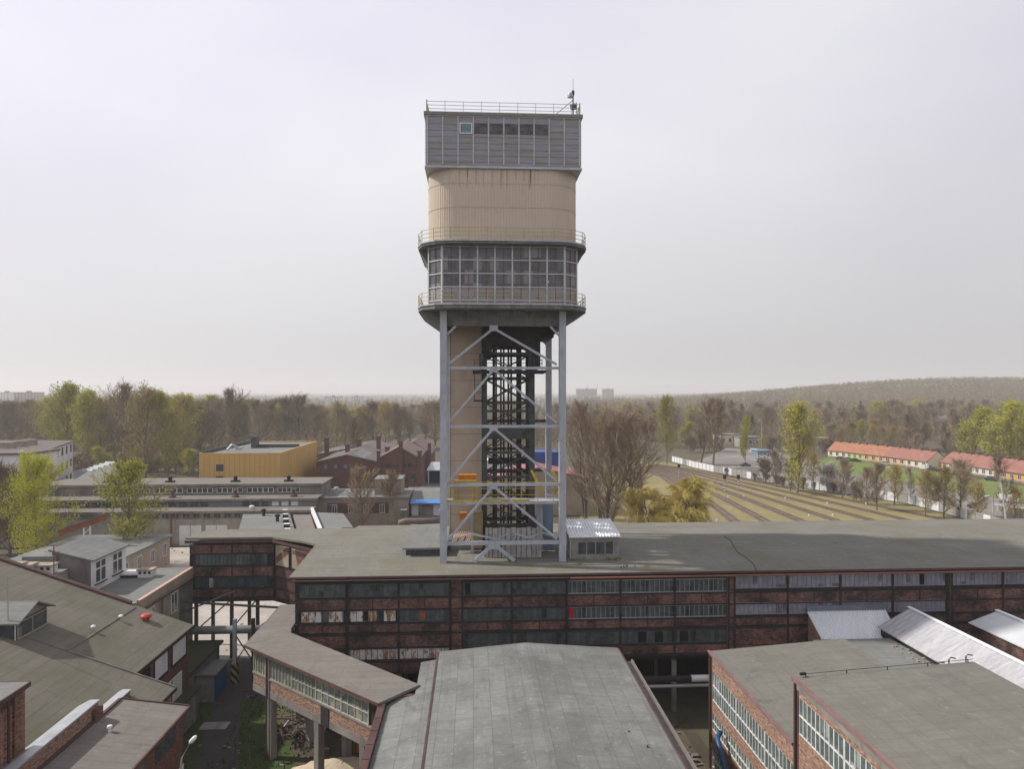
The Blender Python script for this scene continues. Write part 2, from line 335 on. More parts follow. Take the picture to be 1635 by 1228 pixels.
# yard between the left halls and the gallery
sheet('yard', [(-31, 15), (20, 15), (20, 64), (-31, 64)], .004, dirt('yard_dirt', (.075, .06, .045), (.11, .09, .065), (.05, .06, .025), .2, 1.2, .7))
sheet('grass_strip', [(-26.5, 40), (-12.2, 40), (-13.5, 56), (-16.5, 62.5), (-21.0, 70), (-26.5, 70)], .010, M['grass'])
roadp = [(310, 1226), (375, 1226)], [(333, 1160), (382, 1160)], [(352, 1110), (388, 1110)]
rp = [G(308, 1240), G(378, 1240), G(381, 1160), G(384, 1120), G(393, 1090), G(350, 1090), G(342, 1120), G(330, 1160)]
sheet('road', rp, .016, M['asphalt'])
sheet('asphalt_yard', [(-31.2, 69.5), (-16.8, 69.5), (-16.8, 84), (-31.2, 84)], .008, M['asphalt'])
sheet('pale_yard', [(-75, 88), (-14, 80), (-5, 96), (-34, 139), (-75, 139)], .012, M['pale_yard'])
sheet('east_yard', [(12.5, 44), (18.8, 44), (18.8, 64), (12.5, 64)], .009, dirt('east_dirt', (.10, .08, .055), (.15, .12, .085), (.06, .06, .025), .3, 1.2, .6))
# drainage cover on the road, narrow gauge track
mh = MB(); p = G(343, 1160); mh.box(p.x-1.2, p.x+1.2, p.y-.7, p.y+.7, .0, .05)
tag(mh.build('cover_slab', M['concrete']), 'pale concrete cover slab lying in the dark lane', 'slab')
M['rail_steel'] = weathered('brown_rail', (.09, .055, .04), (.15, .1, .075))
def rails(name, pts, gauge, label, group, sleeper=True, z=.03, ballast=None, w=.07, h=.14):
    t = thing(name, label, 'railway track', (pts[0][0], pts[0][1], 0), group)
    P = [Vector((p[0], p[1], 0)) for p in pts]
    nr = []
    for i in range(len(P)):
        d = (P[min(i+1, len(P)-1)]-P[max(i-1, 0)]).normalized(); nr.append(Vector((d.y, -d.x, 0)))
    for s in (-1, 1):
        mb = MB()
        for i in range(len(P)-1):
            mb.bar(P[i]+nr[i]*s*gauge/2+Vector((0, 0, z+h)), P[i+1]+nr[i+1]*s*gauge/2+Vector((0, 0, z+h)), w, h)
        mb.build('rail', M['rail_steel'], t)
    mb = MB()
    if ballast:
        for i in range(len(P)-1):
            a, b, c, d = P[i]-nr[i]*ballast, P[i]+nr[i]*ballast, P[i+1]+nr[i+1]*ballast, P[i+1]-nr[i+1]*ballast
            mb.face([(*a.xy, z), (*b.xy, z), (*c.xy, z), (*d.xy, z)])
        mb.build('ballast_bed', M['ballast'], t)
    if sleeper:
        mb = MB()
        for i in range(len(P)-1):
            n = int((P[i+1]-P[i]).length/sleeper)
            for k in range(n):
                f = (k+.5)/n; c = P[i].lerp(P[i+1], f); q = nr[i].lerp(nr[i+1], f)
                mb.bar(c-q*gauge*.85+Vector((0, 0, z+.04)), c+q*gauge*.85+Vector((0, 0, z+.04)), .22, .09)
        mb.build('sleepers', M['dark_wood'], t)
    return t
ng = [G(390, 1245), G(388, 1200), G(389, 1160), G(394, 1135), G(402, 1112), G(412, 1096), G(428, 1080)]
rails('narrow_track', ng, 1.0, 'curved narrow gauge track sunk in grass beside the dark lane', None, None, .0, .75, .055, .05)
mb = MB(); rs = random.Random(3); c = G(545, 1240)
n = 26; prof = [(1, 0), (.92, .25), (.75, .6), (.5, .95), (.25, 1.15), (.05, 1.22)]
for (q, zz) in prof:
    for k in range(n):
        t = 2*math.pi*k/n; j = 1+rs.uniform(-.07, .07)+.1*math.sin(3*t); mb.v.append((c.x+4.3*q*j*math.cos(t), c.y+2.2*q*j*math.sin(t), zz*(1+rs.uniform(-.08, .08))))
for i in range(len(prof)-1):
    for k in range(n):
        k2 = (k+1) % n; mb.f.append((i*n+k, i*n+k2, (i+1)*n+k2, (i+1)*n+k)); mb.m.append(0)
mb.f.append(tuple((len(prof)-1)*n+k for k in range(n))); mb.m.append(0)
sand_ = mb; tag(mb.build('sand_heap', M['sand'], smooth=True), 'pale sand heap on the grass below the brick gallery', 'sand heap')

rl = random.Random(31); b = MB()
for (xa, xb, ya, yb, n) in ((-26, -6.5, 44, 63, 260), (12.6, 18.8, 46, 63.5, 160), (-75, -20, 90, 138, 160), (-31, -17, 70, 84, 60)):
    for _ in range(n):
        x, y = rl.uniform(xa, xb), rl.uniform(ya, yb); a = rl.uniform(.04, .16) if rl.random() < .95 else rl.uniform(.16, .3); b.box(x-a, x+a, y-a*.6, y+a*.7, 0, a*rl.uniform(.5, 1.2), rl.choice((0, 0, 1, 2)))
tag(b.build('yard_litter', [M['concrete_grime'], M['brick_soot'], M['dark_wood']]), 'small stones, bricks and litter strewn over the yards', 'litter', kind='stuff')
rl = random.Random(32); b = MB()
for _ in range(2600):
    x, y = rl.uniform(-26.4, -6.5), rl.uniform(42, 70)
    if -24.5 < x < -21.5 or (x > -17 and y > 60) or x > -13 and y > 57: continue
    h_ = rl.uniform(.12, .4); q = Vector((x, y, 0)); s_ = Vector((rl.uniform(-.12, .12), rl.uniform(-.05, .05), 0)); b.face([q-s_, q+s_, q+Vector((rl.gauss(0, .1), rl.gauss(0, .1), h_))])
tag(b.build('grass_tufts', plain('tuft_green', (.055, .10, .02), .9)), 'rough grass tufts beside the dark lane and under the gallery', 'grass', kind='stuff')
# ------------------------------------------------------------ main sorting plant (long brick building)
YF = 65.0; XL = -16.4; XR = 82.0
plant = thing('sorting_plant', 'long sooty brick plant with ribbon windows and flat felt roof under the tower', 'industrial building', (XL, YF, 0))
# roof: low pitch, one sheet each side of a ridge at Y=77
def rz(y): return 13.5+.75*(1-abs(y-76.5)/12.5) if 64 < y < 89 else 13.5
def rooffn(x, y): return rz(y)
mb = MB()
outl = [(XL-.35, 64.45), (XR, 64.45), (XR, 88.8), (-14.5, 88.8), (-14.5, 86.6), (-32.2, 86.6), (-32.2, 79.85), (-22.6, 79.85), (XL-.35, 75.2)]
def strip(xs, y0, y1):
    mb.prism([(xs[0], y0), (xs[1], y0), (xs[2], y1), (xs[3], y1)], lambda x, y: rz(y)-.22, rooffn)
strip((XL-.35, XR, XR, XL-.35), 64.45, 75.2); strip((XL-.35, XR, XR, -18.5), 75.2, 76.5)
strip((-18.5, XR, XR, -22.6-.0), 76.5, 79.85); strip((-32.2, XR, XR, -32.2), 79.85, 86.6); strip((-14.5, XR, XR, -14.5), 86.6, 88.8)
mb.build('roof', M['roof_main'], plant)
mb = MB(); mb.bar((XL-.4, 64.38, 13.42), (XR, 64.38, 13.42), .1, .16); mb.bar((-32.25, 79.78, 13.6), (-22.6, 79.78, 13.6), .1, .3)
mb.bar((-22.6, 79.78, 13.6), (XL-.4, 75.1, 13.5), .1, .3); mb.bar((XL-.42, 64.4, 13.34), (XL-.42, 75.1, 13.5), .08, .3)
mb.build('fascia', M['redcoat'], plant)
mb = MB(); mb.tube([(XL, 64.22, 13.2), (8.9, 64.22, 13.15)], .07, 8); mb.build('gutter', M['redcoat'], plant)
mb = MB(); mb.tube([(9, 64.2, 13.12), (XR, 64.2, 13.2)], .09, 8); mb.build('gutter', M['rust_pipe'], plant, label='rust red pipe along the eave')
# walls (dark core), panels, steel frame
core = MB(); core.slab((XL, YF), (XR, YF), 5.5, 13.3, -.5, -.16); core.slab((XL, YF), (-2.6, YF), 4.3, 5.5, -.5, -.16)
core.box(XL, XL+.35, YF+.5, 76, 4.3, 13.25); core.box(XL, XR, 88, 88.4, 0, 13.4); core.box(XR-.3, XR, 65.5, 88, 5, 13.3)
core.box(XL+.36, XR-.4, YF+.51, 87.9, 4.9, 5.25)
core.build('wall', M['soot_steel'], plant)
bays = [(-16.1, -11.7), (-11.7, -6.9), (-6.9, -2.1), (-1.0, 3.6), (3.6, 8.8), (8.8, 13.9), (13.9, 19.1), (19.1, 24.3), (24.9, 30.1), (30.1, 35.3), (35.3, 40.5), (40.5, 45.9), (46.4, 51.6), (51.6, 56.8), (56.8, 62.0), (62.0, 67.2), (67.2, 72.4)]
fr = MB()
def window_run(x0, x1, z0, z1, gl, fm, pitch=.46, rail=False, name='window'):
    g = MB(); g.slab((x0+.06, YF), (x1-.06, YF), z0, z1, -.15, -.10); w_ = g.build(name, gl, plant)
    f = MB(); n = max(1, round((x1-x0)/pitch)); 
    for i in range(n+1):
        x = x0+.06+(x1-x0-.12)*i/n; f.slab((x-.02, YF), (x+.02, YF), z0, z1, -.099, -.055)
    f.slab((x0+.06, YF), (x1-.06, YF), z0-.05, z0+.03, -.10, -.03); f.slab((x0+.06, YF), (x1-.06, YF), z1-.03, z1+.05, -.10, -.03)
    if rail: f.slab((x0+.06, YF), (x1-.06, YF), (z0+z1)/2-.02, (z0+z1)/2+.02, -.097, -.057)
    f.build('window_frame', fm, w_); return w_
def brick_run(x0, x1, z0, z1, mat=None, n=2):
    b = MB(); b.slab((x0+.07, YF), (x1-.07, YF), z0, z1, -.15, -.02); b.build('brick_panel', mat or M['brick_soot'], plant)
rb = random.Random(5)
M['frame_pale'] = plain('pale_window_bar', (.3, .34, .34), .6); M['frame_dark'] = plain('dark_window_bar', (.07, .08, .08), .7); M['frame_lav'] = plain('lavender_window_bar', (.24, .23, .28), .6)
for bi, (x0, x1) in enumerate(bays):
    left = x1 < -2; right = x0 > 24.5; gl = M['glass_blue'] if right else M['glass_soot']
    fm = M['frame_lav'] if right else (M['frame_pale'] if 8 < x0 < 24 else M['frame_dark'])
    zt = .25 if right else 0
    window_run(x0, x1, 11.45+zt, 12.62+zt, gl, fm, .48)
    brick_run(x0, x1, 10.3, 11.25)
    if bi in (0, 1):
        xs = [x0+.1]; 
        b = MB(); b.slab((x0+.3, YF), (x1-.3, YF), 9.15, 10.12, -.15, -.06); w_ = b.build('rusted_panel', M['rustsheet'], plant)
        f = MB(); [f.slab((x0+.3+i*.62-.02, YF), (x0+.3+i*.62+.02, YF), 9.15, 10.12, -.058, -.03) for i in range(1, 7)]; f.build('panel_seam', M['frame_dark'], w_)
        b = MB(); b.slab((x0+2.1+bi*.7, YF), (x0+2.75+bi*.7, YF), 9.14, 10.13, -.055, -.045); b.build('grey_pane', M['glass_soot'], plant)
    elif bi >= 12: brick_run(x0, x1, 9.05, 10.15)
    else: window_run(x0, x1, 9.07+zt*.5, 10.14+zt*.5, gl, fm, .48)
    brick_run(x0, x1, 8.15, 8.88)
    if left:
        brick_run(x0, x1, 6.75, 7.85)
        b = MB(); b.slab((x0+.1, YF), (x1-.1, YF), 5.62, 6.55, -.15, -.06); w_ = b.build('rusted_panel', M['rustsheet'] if bi != 0 else M['glass_soot'], plant)
        f = MB(); [f.slab((x0+.1+i*.55-.02, YF), (x0+.1+i*.55+.02, YF), 5.62, 6.55, -.058, -.03) for i in range(1, 9)]; f.build('panel_seam', M['frame_dark'], w_)
        brick_run(x0, x1, 4.45, 5.38)
    elif x0 < 24.5:
        window_run(x0, x1, 6.62, 7.8, M['glass_soot'], M['frame_dark'], .6)
        brick_run(x0, x1, 5.62, 6.38)
    else:
        brick_run(x0, x1, 6.3, 7.85); brick_run(x0, x1, 5.62, 6.2)
for x0, x1 in ((-2.1, -1.0), (24.3, 24.9), (45.9, 46.4)):
    b = MB(); b.slab((x0, YF), (x1, YF), 5.6, 12.95, -.15, -.01); b.build('brick_pier', M['brick_soot'], plant)
for (x, z0, z1, wd, mt, lb) in ((-.75, 11.5, 12.6, .5, 'black', 'open black pane'), (9.0, 9.1, 10.1, .42, 'redpane', 'bright red pane'), (-10.2, 9.2, 10.1, .5, 'black', None), (15.6, 6.7, 7.7, .8, 'black', None), (17.2, 6.7, 7.7, .8, 'black', None), (19.6, 6.7, 7.7, .8, 'black', None), (43.2, 11.75, 12.8, .45, 'black', None), (-5.0, 9.2, 10.1, .55, 'rust', None)):
    if mt == 'redpane' and mt not in M: M[mt] = plain('red_pane', (.42, .01, .035), .5)
    b = MB(); b.slab((x, YF), (x+wd, YF), z0, z1, -.05, -.04); b.build('odd_pane', M[mt], plant, label=lb)
fr.slab((XL, YF), (XR, YF), 12.95, 13.25, -.16, .0)
for z, hgt in ((11.3, .1), (10.22, .09), (8.93, .12), (8.0, .16), (6.62, .1) , (5.46, .2)):
    if z == 6.62: fr.slab((XL, YF), (-2.1, YF), z-.02, z+.1, -.16, .03); continue
    fr.slab((XL, YF), (XR, YF), z-hgt/2, z+hgt/2, -.16, .04)
fr.slab((XL, YF), (-2.6, YF), 4.28, 4.45, -.16, .04)
zs = [4.3, 5.36, 5.56, 7.92, 8.08, 8.87, 8.99, 10.175, 10.265, 11.25, 11.35, 12.95]
for x in sorted(set([a for a, b in bays]+[b for a, b in bays])):
    for z0, z1 in ((5.56, 7.92), (8.08, 8.87), (8.99, 10.175), (10.265, 11.25), (11.35, 12.95)): fr.slab((x-.09, YF), (x+.09, YF), z0, z1, -.16, .035)
    if x < -2: fr.slab((x-.09, YF), (x+.09, YF), 4.45, 5.36, -.16, .035)
for a, b in bays:                      # thin mid posts on the brick bands
    for k in (1/2,):
        x = a+(b-a)*k
        for z0, z1 in ((8.08, 8.87), (10.265, 11.25)): fr.slab((x-.04, YF), (x+.04, YF), z0, z1, -.16, .02)
fr.build('steel_frame', M['soot_steel'], plant)
for x in (-11.5, -2.2, 24.1, 8.8, 46.1):
    b = MB(); b.tube([(x, 64.82, 13.0), (x, 64.82, 4.0)], .07, 6); b.build('downpipe', M['redcoat'] if x > 20 else M['soot_steel'], plant)
# stilts and dark ground floor
for x in [b[0] for b in bays]+[72.4]:
    for y in (65.3, 72):
        b = MB(); b.box(x-.2, x+.2, y-.2, y+.2, 0, 4.9 if x > -2.3 else 4.25); b.build('pillar', M['concrete_grime'], plant)
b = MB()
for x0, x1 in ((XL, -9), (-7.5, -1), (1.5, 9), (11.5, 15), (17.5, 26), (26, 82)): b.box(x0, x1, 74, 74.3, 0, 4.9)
b.box(XL, XR, 74, 74.3, 3.9, 4.88); b.build('ground_floor_wall', M['void'], plant)  # near-black wall stands in for the shade of the open ground floor
# ---- bridge wing on the left, part of the same building
wing = [(-31.8, 80.2), (-22.6, 80.2), (XL+.1, 75.5)]
wb = MB(); wb.slab(wing[0], wing[1], 7.0, 13.2, -.4, -.14); wb.slab(wing[1], wing[2], 7.0, 13.2, -.4, -.14); wb.box(-31.8, -31.4, 80.65, 86.2, 7, 13.2); wb.box(-31.8, XL, 86.0, 86.3, 7, 13.2)
wb.prism([(-31.7, 80.7), (-22.8, 80.7), (XL, 76.4), (XL, 85.9), (-31.7, 85.9)], 7.0, 7.25); wb.build('wing_wall', M['soot_steel'], plant)
def wseg(p0, p1, a, b, z0, z1, o0, o1, mat, name, **k):
    q = lambda t: (p0[0]+(p1[0]-p0[0])*t, p0[1]+(p1[1]-p0[1])*t)
    m_ = MB(); m_.slab(q(a), q(b), z0, z1, o0, o1); return m_.build(name, mat, plant, **k)
for i in range(4):
    a, b = i/4+.008, (i+1)/4-.008
    for z0, z1 in ((12.2, 13.15), (9.6, 10.62), (7.25, 8.1)): wseg(wing[0], wing[1], a, b, z0, z1, -.14, -.03, M['brick_soot'], 'brick_panel')
for z0, z1, g in ((10.85, 12.05, 'glass_wing'), (8.3, 9.45, 'glass_dark')):
    w_ = wseg(wing[0], wing[1], .06, .92, z0, z1, -.14, -.08, M[g], 'window'); f = MB(); dx = 9.2
    for i in range(19):
        x = -31.8+.55+i*(.86*9.2/18); f.slab((x-.02, 80.2), (x+.02, 80.2), z0, z1, -.079, -.04)
    f.build('window_frame', M['frame_dark'], w_)
wseg(wing[0], wing[1], .225, .275, 8.35, 9.4, -.03, .02, M['concrete'], 'loose_shutter')
bm = M['brick_soot']
for z0, z1, mt in ((9.6, 10.6, 'brick_soot'), (8.3, 9.4, 'redcoat'), (7.25, 8.1, 'brick_soot')): wseg(wing[1], wing[2], .06, .97, z0, z1, -.14, -.03, M[mt], 'brick_panel')
wseg(wing[1], wing[2], .04, .98, 10.85, 13.1, -.14, -.05, M['plaster'], 'pale_render_panel')
u = Vector((wing[2][0]-wing[1][0], wing[2][1]-wing[1][1])); Lw = u.length; u.normalize(); nn = Vector((u.y, -u.x))
def wq(s, z, o=-.04): return (wing[1][0]+u.x*s+nn.x*o, wing[1][1]+u.y*s+nn.y*o, z)
for poly in ([(.3, 10.9), (2.6, 12.4), (2.6, 13.05), (2.2, 13.05), (.3, 11.7)], [(4.0, 11.3), (6.6, 11.9), (6.8, 13.05), (3.6, 13.05)]):
    m_ = MB(); m_.face([wq(s, z) for s, z in poly]); m_.build('brick_patch', M['brick_red'], plant)
f = MB(); f.slab(wing[0], wing[1], 6.75, 7.1, -.14, .05)
f.slab(wing[1], wing[2], 6.75, 7.1, -.14, .05)
for z in (8.2, 9.52, 10.73, 12.12): f.slab(wing[0], wing[1], z-.06, z+.06, -.14, .03); 
for z in (8.2, 9.5, 10.73): f.slab(wing[1], wing[2], z-.06, z+.06, -.14, .03)
for i in range(5):
    x = -31.8+9.2*i/4
    for z0, z1 in ((7.1, 8.14), (8.26, 9.46), (9.58, 10.67), (10.79, 12.06), (12.18, 13.2)): f.slab((x-.07, 80.2), (x+.07, 80.2), z0, z1, -.14, .035) if not (0 < i < 4 and z0 in (8.26, 10.79)) else None
f.bar(wq(2.9, 10.8, 0), wq(2.9, 13.1, 0), .35, .08); f.build('wing_frame', M['soot_steel'], plant)
for x, y in ((-31.3, 80.6), (-27.5, 81), (-24.6, 81), (-20.2, 79.5), (-31.3, 85.7), (-27, 85.7), (-22, 85.7)):
    b = MB(); b.box(x-.17, x+.17, y-.17, y+.17, 0, 6.99); b.build('pillar', M['steel_dark'], plant)
b = MB()
for a_, c_ in (((-31.3, 80.6), (-27.5, 81)), ((-27.5, 81), (-24.6, 81)), ((-24.6, 81), (-20.2, 79.5))):
    b.bar((*a_, 3.4), (*c_, 6.8), .14); b.bar((*a_, 3.4), (*c_, 3.4), .18)
b.build('brace', M['steel_dark'], plant)

b = MB(); p0_, p1_ = G(1156, 857, 14.2), G(1211, 911, 13.6)
for k in range(6):
    a_, c_ = p0_.lerp(p1_, k/6), p0_.lerp(p1_, (k+1)/6); off = .25*math.sin(k*1.7); b.bar((a_.x+off, a_.y, rz(a_.y)+.02), (c_.x+.25*math.sin((k+1)*1.7), c_.y, rz(c_.y)+.02), .07, .03)
b.build('roof_joint', M['roof_moss'], plant)
rw = random.Random(17); b = MB()
for (wx, wy, n_) in ((XY(912, 68.2), 68.3, 26), (XY(975, 68.2), 68.3, 14), (XY(985, 68.5), 68.6, 8), (XY(1000, 66), 66, 10)):
    for _ in range(n_):
        q = Vector((wx+rw.gauss(0, .55), wy+rw.gauss(0, .12), rz(wy))); d_ = Vector((rw.gauss(0, .15), rw.gauss(0, .1), rw.uniform(.12, .38))); s_ = Vector((.07, 0, 0)); b.face([q-s_, q+s_, q+d_])
o = b.build('roof_weeds', plain('weed_green', (.10, .17, .03), .8)); tag(o, 'green weeds sprouting on the roof beside the small hut', 'weeds', kind='stuff')
# ---- little things on the main roof
hut = thing('roof_hut', 'small grey roof hut with white corrugated roof and dark windows right of the tower', 'hut', (9.8, 69, 13.8))
hx0, hx1, hy0, hy1 = XY(911, 68.6), XY(988, 68.6), 68.6, 73.6; hz0, hz1 = 13.7, 16.0
b = MB(); b.box(hx0, hx1, hy0, hy1, hz0, hz1); b.build('wall', M['grey_render'], hut)
b = MB(); n = 17
for i in range(n):
    xa = hx0-.2+(hx1-hx0+.4)*i/n; xb = hx0-.2+(hx1-hx0+.4)*(i+1)/n; xm = (xa+xb)/2
    for (p, q, zp, zq) in ((xa, xm, 0, .13), (xm, xb, .13, 0)): b.hexa([(p, hy0-.35, hz1+.02), (q, hy0-.35, hz1+.02), (q, hy1+.2, hz1+.72), (p, hy1+.2, hz1+.72), (p, hy0-.35, hz1+.09+zp), (q, hy0-.35, hz1+.09+zq), (q, hy1+.2, hz1+.79+zq), (p, hy1+.2, hz1+.79+zp)])
b.build('roof', M['corr_white'], hut)
b = MB(); b.prism([(hx0, hy0), (hx1, hy0), (hx1, hy1), (hx0, hy1)], hz1, lambda x, y: hz1+.02+(y-hy0+.35)*.13); b.build('gable_infill', M['grey_render'], hut)
g = MB(); g.slab((hx0+.75, hy0), (hx1-.55, hy0), 14.3, 15.5, 0, .02); w_ = g.build('window', M['glass_dark'], hut)
f = MB()
for x in (hx0+.72, hx0+1.6, hx0+2.5, hx1-1.4, hx1-.55): f.slab((x-.05, hy0), (x+.05, hy0), 14.25, 15.55, .0, .06)
f.slab((hx0+.7, hy0), (hx1-.5, hy0), 14.2, 14.3, 0, .07); f.slab((hx0+.7, hy0), (hx1-.5, hy0), 15.5, 15.6, 0, .07); f.build('window_frame', M['grey_render'], w_)
b = MB(); b.tube([(hx0-.05, hy0-.1, 15.9), (hx0-.05, hy0-.1, 13.7)], .06, 6); b.build('downpipe', M['galv'], hut)
an = thing('roof_monitor', 'low wide roof monitor with dark glazing left of the tower', 'roof monitor', (-8, 70, 13.8))
ax0, ax1 = XY(643, 70.5), -3.3+.6
b = MB(); b.box(ax0+.3, ax1, 70.8, 76.5, 13.6, 14.55); b.build('wall', M['soot_steel'], an)
b = MB(); b.prism([(ax0, 70.3), (ax1+.1, 70.3), (ax1+.1, 77), (ax0, 77)], lambda x, y: 14.56+(y-70.3)*.13, lambda x, y: 14.75+(y-70.3)*.13); b.build('roof', M['roof_grey'], an)
g = MB(); g.slab((ax0+.4, 70.8), (ax1-.1, 70.8), 13.95, 14.5, 0, .02); w_ = g.build('window', M['glass_dark'], an)
f = MB()
for i in range(11):
    x = ax0+.4+(ax1-.5-ax0)*i/10; f.slab((x-.03, 70.8), (x+.03, 70.8), 13.9, 14.55, 0.02, .05)
f.build('window_frame', M['frame_dark'], w_)

# ------------------------------------------------------------ winding tower
TX, TY = 2.95, 74.5
tw = thing('winding_tower', 'tall mine winding tower with beige barrel, glazed hall and open steel legs', 'headframe', (TX, TY, 13.8))
def rr(h, r, seg=6, hy=None):
    hy = hy or h; pts = []
    for cx_, cy_, a0 in ((h-r, -hy+r, -90), (h-r, hy-r, 0), (-h+r, hy-r, 90), (-h+r, -hy+r, 180)):
        for i in range(seg+1):
            a = R(a0+90*i/seg); pts.append((TX+cx_+r*math.cos(a), TY+cy_+r*math.sin(a)))
    return pts
# corrugated barrel
base = rr(7.42, 3.0, 10, 7.35); mb = MB(); Lp = []; per = 0
ring = []
for i in range(len(base)):
    a = Vector(base[i]); b_ = Vector(base[(i+1) % len(base)]); n = max(1, round((b_-a).length/.3)); d = (b_-a)
    if d.length < 1e-5: continue
    nrm = Vector((d.y, -d.x)).normalized()
    for k in range(n):
        for t, o in ((0, 0), (.32, 0), (.5, -.05), (.82, -.05)): ring.append(a+d*((k+t)/n)+nrm*o*.6)
mb.prism([(p.x, p.y) for p in ring], 45.0, 52.25); mb.build('barrel_cladding', M['beige_clad'], tw)
for z in (48.3, 50.6):
    mb = MB(); r1 = rr(7.435, 3.0, 10, 7.365)
    for i in range(len(r1)):
        a, c = r1[i], r1[(i+1) % len(r1)]
        if (Vector(a)-Vector(c)).length > .01: mb.bar((*a, z), (*c, z), .02, .035)
    mb.build('cladding_joint', M['beige_shaft'], tw)
mb = MB(); rs = random.Random(6)
for _ in range(16):
    x = TX+rs.uniform(-4.3, 4.3); l = rs.uniform(.5, 2.2); mb.box(x-.03, x+.03, TY-7.362, TY-7.352, 52.0-l, 52.0)
mb.build('rust_streak', weathered('drum_streaks', (.44, .35, .26), (.48, .38, .29)), tw)
# top house
x0, x1, y0, y1 = TX-7.45, TX+7.45, TY-7.45, TY+7.45
M['clad_grey'] = None
def cladgrey():
    m, nt, b = newmat('grey_panel_cladding', .5, .2, .4); v = coords(nt)
    sn = N(nt, 'ShaderNodeVectorMath', operation='SNAP'); sn.inputs[1].default_value = (1.49, .6, 1); nt.links.new(v, sn.inputs[0])
    wn = N(nt, 'ShaderNodeTexWhiteNoise', noise_dimensions='3D'); nt.links.new(sn.outputs[0], wn.inputs['Vector'])
    col = mixc(nt, wn.outputs['Value'], (.27, .27, .245), (.32, .32, .385)); col = mixc(nt, mul(nt, noise(nt, coords(nt, (.4, 3, 1)), 1.5, 5, .45, .7), .45), col, (.15, .15, .15))
    nt.links.new(col, b.inputs['Base Color']); return m
M['clad_grey'] = cladgrey(); M['mullion'] = plain('pale_mullion', (.52, .52, .50), .5, .2)
b = MB(); b.box(x0, x1, y0, y1, 52.2, 57.0); b.build('top_house_cladding', M['clad_grey'], tw)
f = MB(); f2 = MB()
for (p, q) in (((x0, y0), (x1, y0)), ((x1, y0), (x1, y1)), ((x1, y1), (x0, y1)), ((x0, y1), (x0, y0))):
    p, q = Vector(p), Vector(q)
    for i in range(11):
        c = p.lerp(q, (i*1.466+.12)/14.9); e = (q-p).normalized()*.055; f.slab(c-e, c+e, 52.35, 56.95, 0, .09)
    for z in [52.62+.6*k for k in range(7)]: f2.slab(p, q, z-.015, z+.015, 0, .03)
    f.slab(p, q, 56.95, 57.05, 0, .1)
f.build('mullion', M['mullion'], tw); f2.build('panel_seam', M['grey_render'], tw)
b = MB(); b.box(x0-.22, x1+.22, y0-.22, y1+.22, 57.05, 57.35); b.build('top_roof', M['grey_render'], tw)
b = MB(); b.prism(rr(7.6, .05, 1), 52.0, 52.19); b.build('top_house_sill', M['galv'], tw)
M['scorch'] = weathered('blackened_grille', (.07, .068, .072), (.17, .165, .18), (.04, .04, .04), 1.5, .7, .9)
for i in range(3, 8):
    xa = x0+.12+1.466*i; b = MB(); b.slab((xa+.1, y0), (xa+1.36, y0), 55.35, 56.35, .01, .05); b.build('vent_grille', M['scorch'], tw)
xa = x0+.12+1.466*2; b = MB(); b.slab((xa+.22, y0), (xa+1.28, y0), 55.4, 56.25, .0, .07); w_ = b.build('window', plain('pale_blue_glass', (.15, .24, .28), .2), tw)
f = MB()
for a_ in ((xa+.14, xa+.24, 55.3, 56.35), (xa+1.26, xa+1.36, 55.3, 56.35), (xa+.24, xa+1.26, 55.3, 55.4), (xa+.24, xa+1.26, 56.25, 56.35)): f.slab((a_[0], y0), (a_[1], y0), a_[2], a_[3], .0, .11)
f.build('window_frame', M['white_paint'], w_)
def railing(mbr, pts, z, hgt=1.1, step=1.9, th=.045, closed=True, rails_=3):
    n = len(pts); tot = range(n if closed else n-1)
    for i in tot:
        a, b_ = Vector(pts[i]), Vector(pts[(i+1) % n])
        for k in range(rails_):
            zz = z+hgt*(k+1)/rails_; mbr.bar((*a, zz), (*b_, zz), th)
    acc = step
    for i in tot:
        a, b_ = Vector(pts[i]), Vector(pts[(i+1) % n]); l = (b_-a).length; s = step-acc
        s = max(0, s); t = s
        while t <= l:
            p = a.lerp(b_, t/l) if l else a; mbr.bar((*p, z), (*p, z+hgt+.05), th*1.2); acc = 0; last = t; t += step
        acc = (acc+l) if t == s else (l-(t-step))
sq = [(x0+.05, y0+.05), (x1-.05, y0+.05), (x1-.05, y1-.05), (x0+.05, y1-.05)]
b = MB(); railing(b, sq, 57.35, 1.05, 1.75, .04); b.build('roof_railing', M['galv'], tw)
b = MB()
for (cx_, cy_) in sq[:2]:
    b.bar((cx_, cy_, 57.35), (cx_, cy_, 58.55), .1); b.bar((cx_+(.25 if cx_ < TX else -.25), cy_, 57.35), (cx_, cy_, 58.3), .07)
b.build('railing_corner', M['tarnish_yellow'], tw)
mx_ = XY(915, 68); b = MB(); b.tube([(mx_, 68, 57.35), (mx_, 68, 60.2)], .07, 6); b.tube([(mx_, 68, 60.2), (mx_, 68, 61.3)], .02, 4); b.bar((mx_-2.2, 68, 57.35), (mx_, 68, 59.2), .05)
b.bar((mx_+.35, 68, 57.35), (mx_+.35, 68, 59.0), .06); b.bar((mx_-.25, 68, 58.5), (mx_+.3, 68, 58.6), .3, .5); mast = b.build('antenna_mast', M['steel_dark'], tw)
b = MB(); b.lathe((mx_-.3, 67.9, 59.35), [(.05, 0), (.28, .08), (.3, .3), (.2, .5)], 12); b.build('dish', M['galv'], mast)
b = MB(); b.box(mx_-.12, mx_+.12, 67.9, 68.15, 59.7, 60.1); b.build('radio_unit', M['steel_dark'], mast)
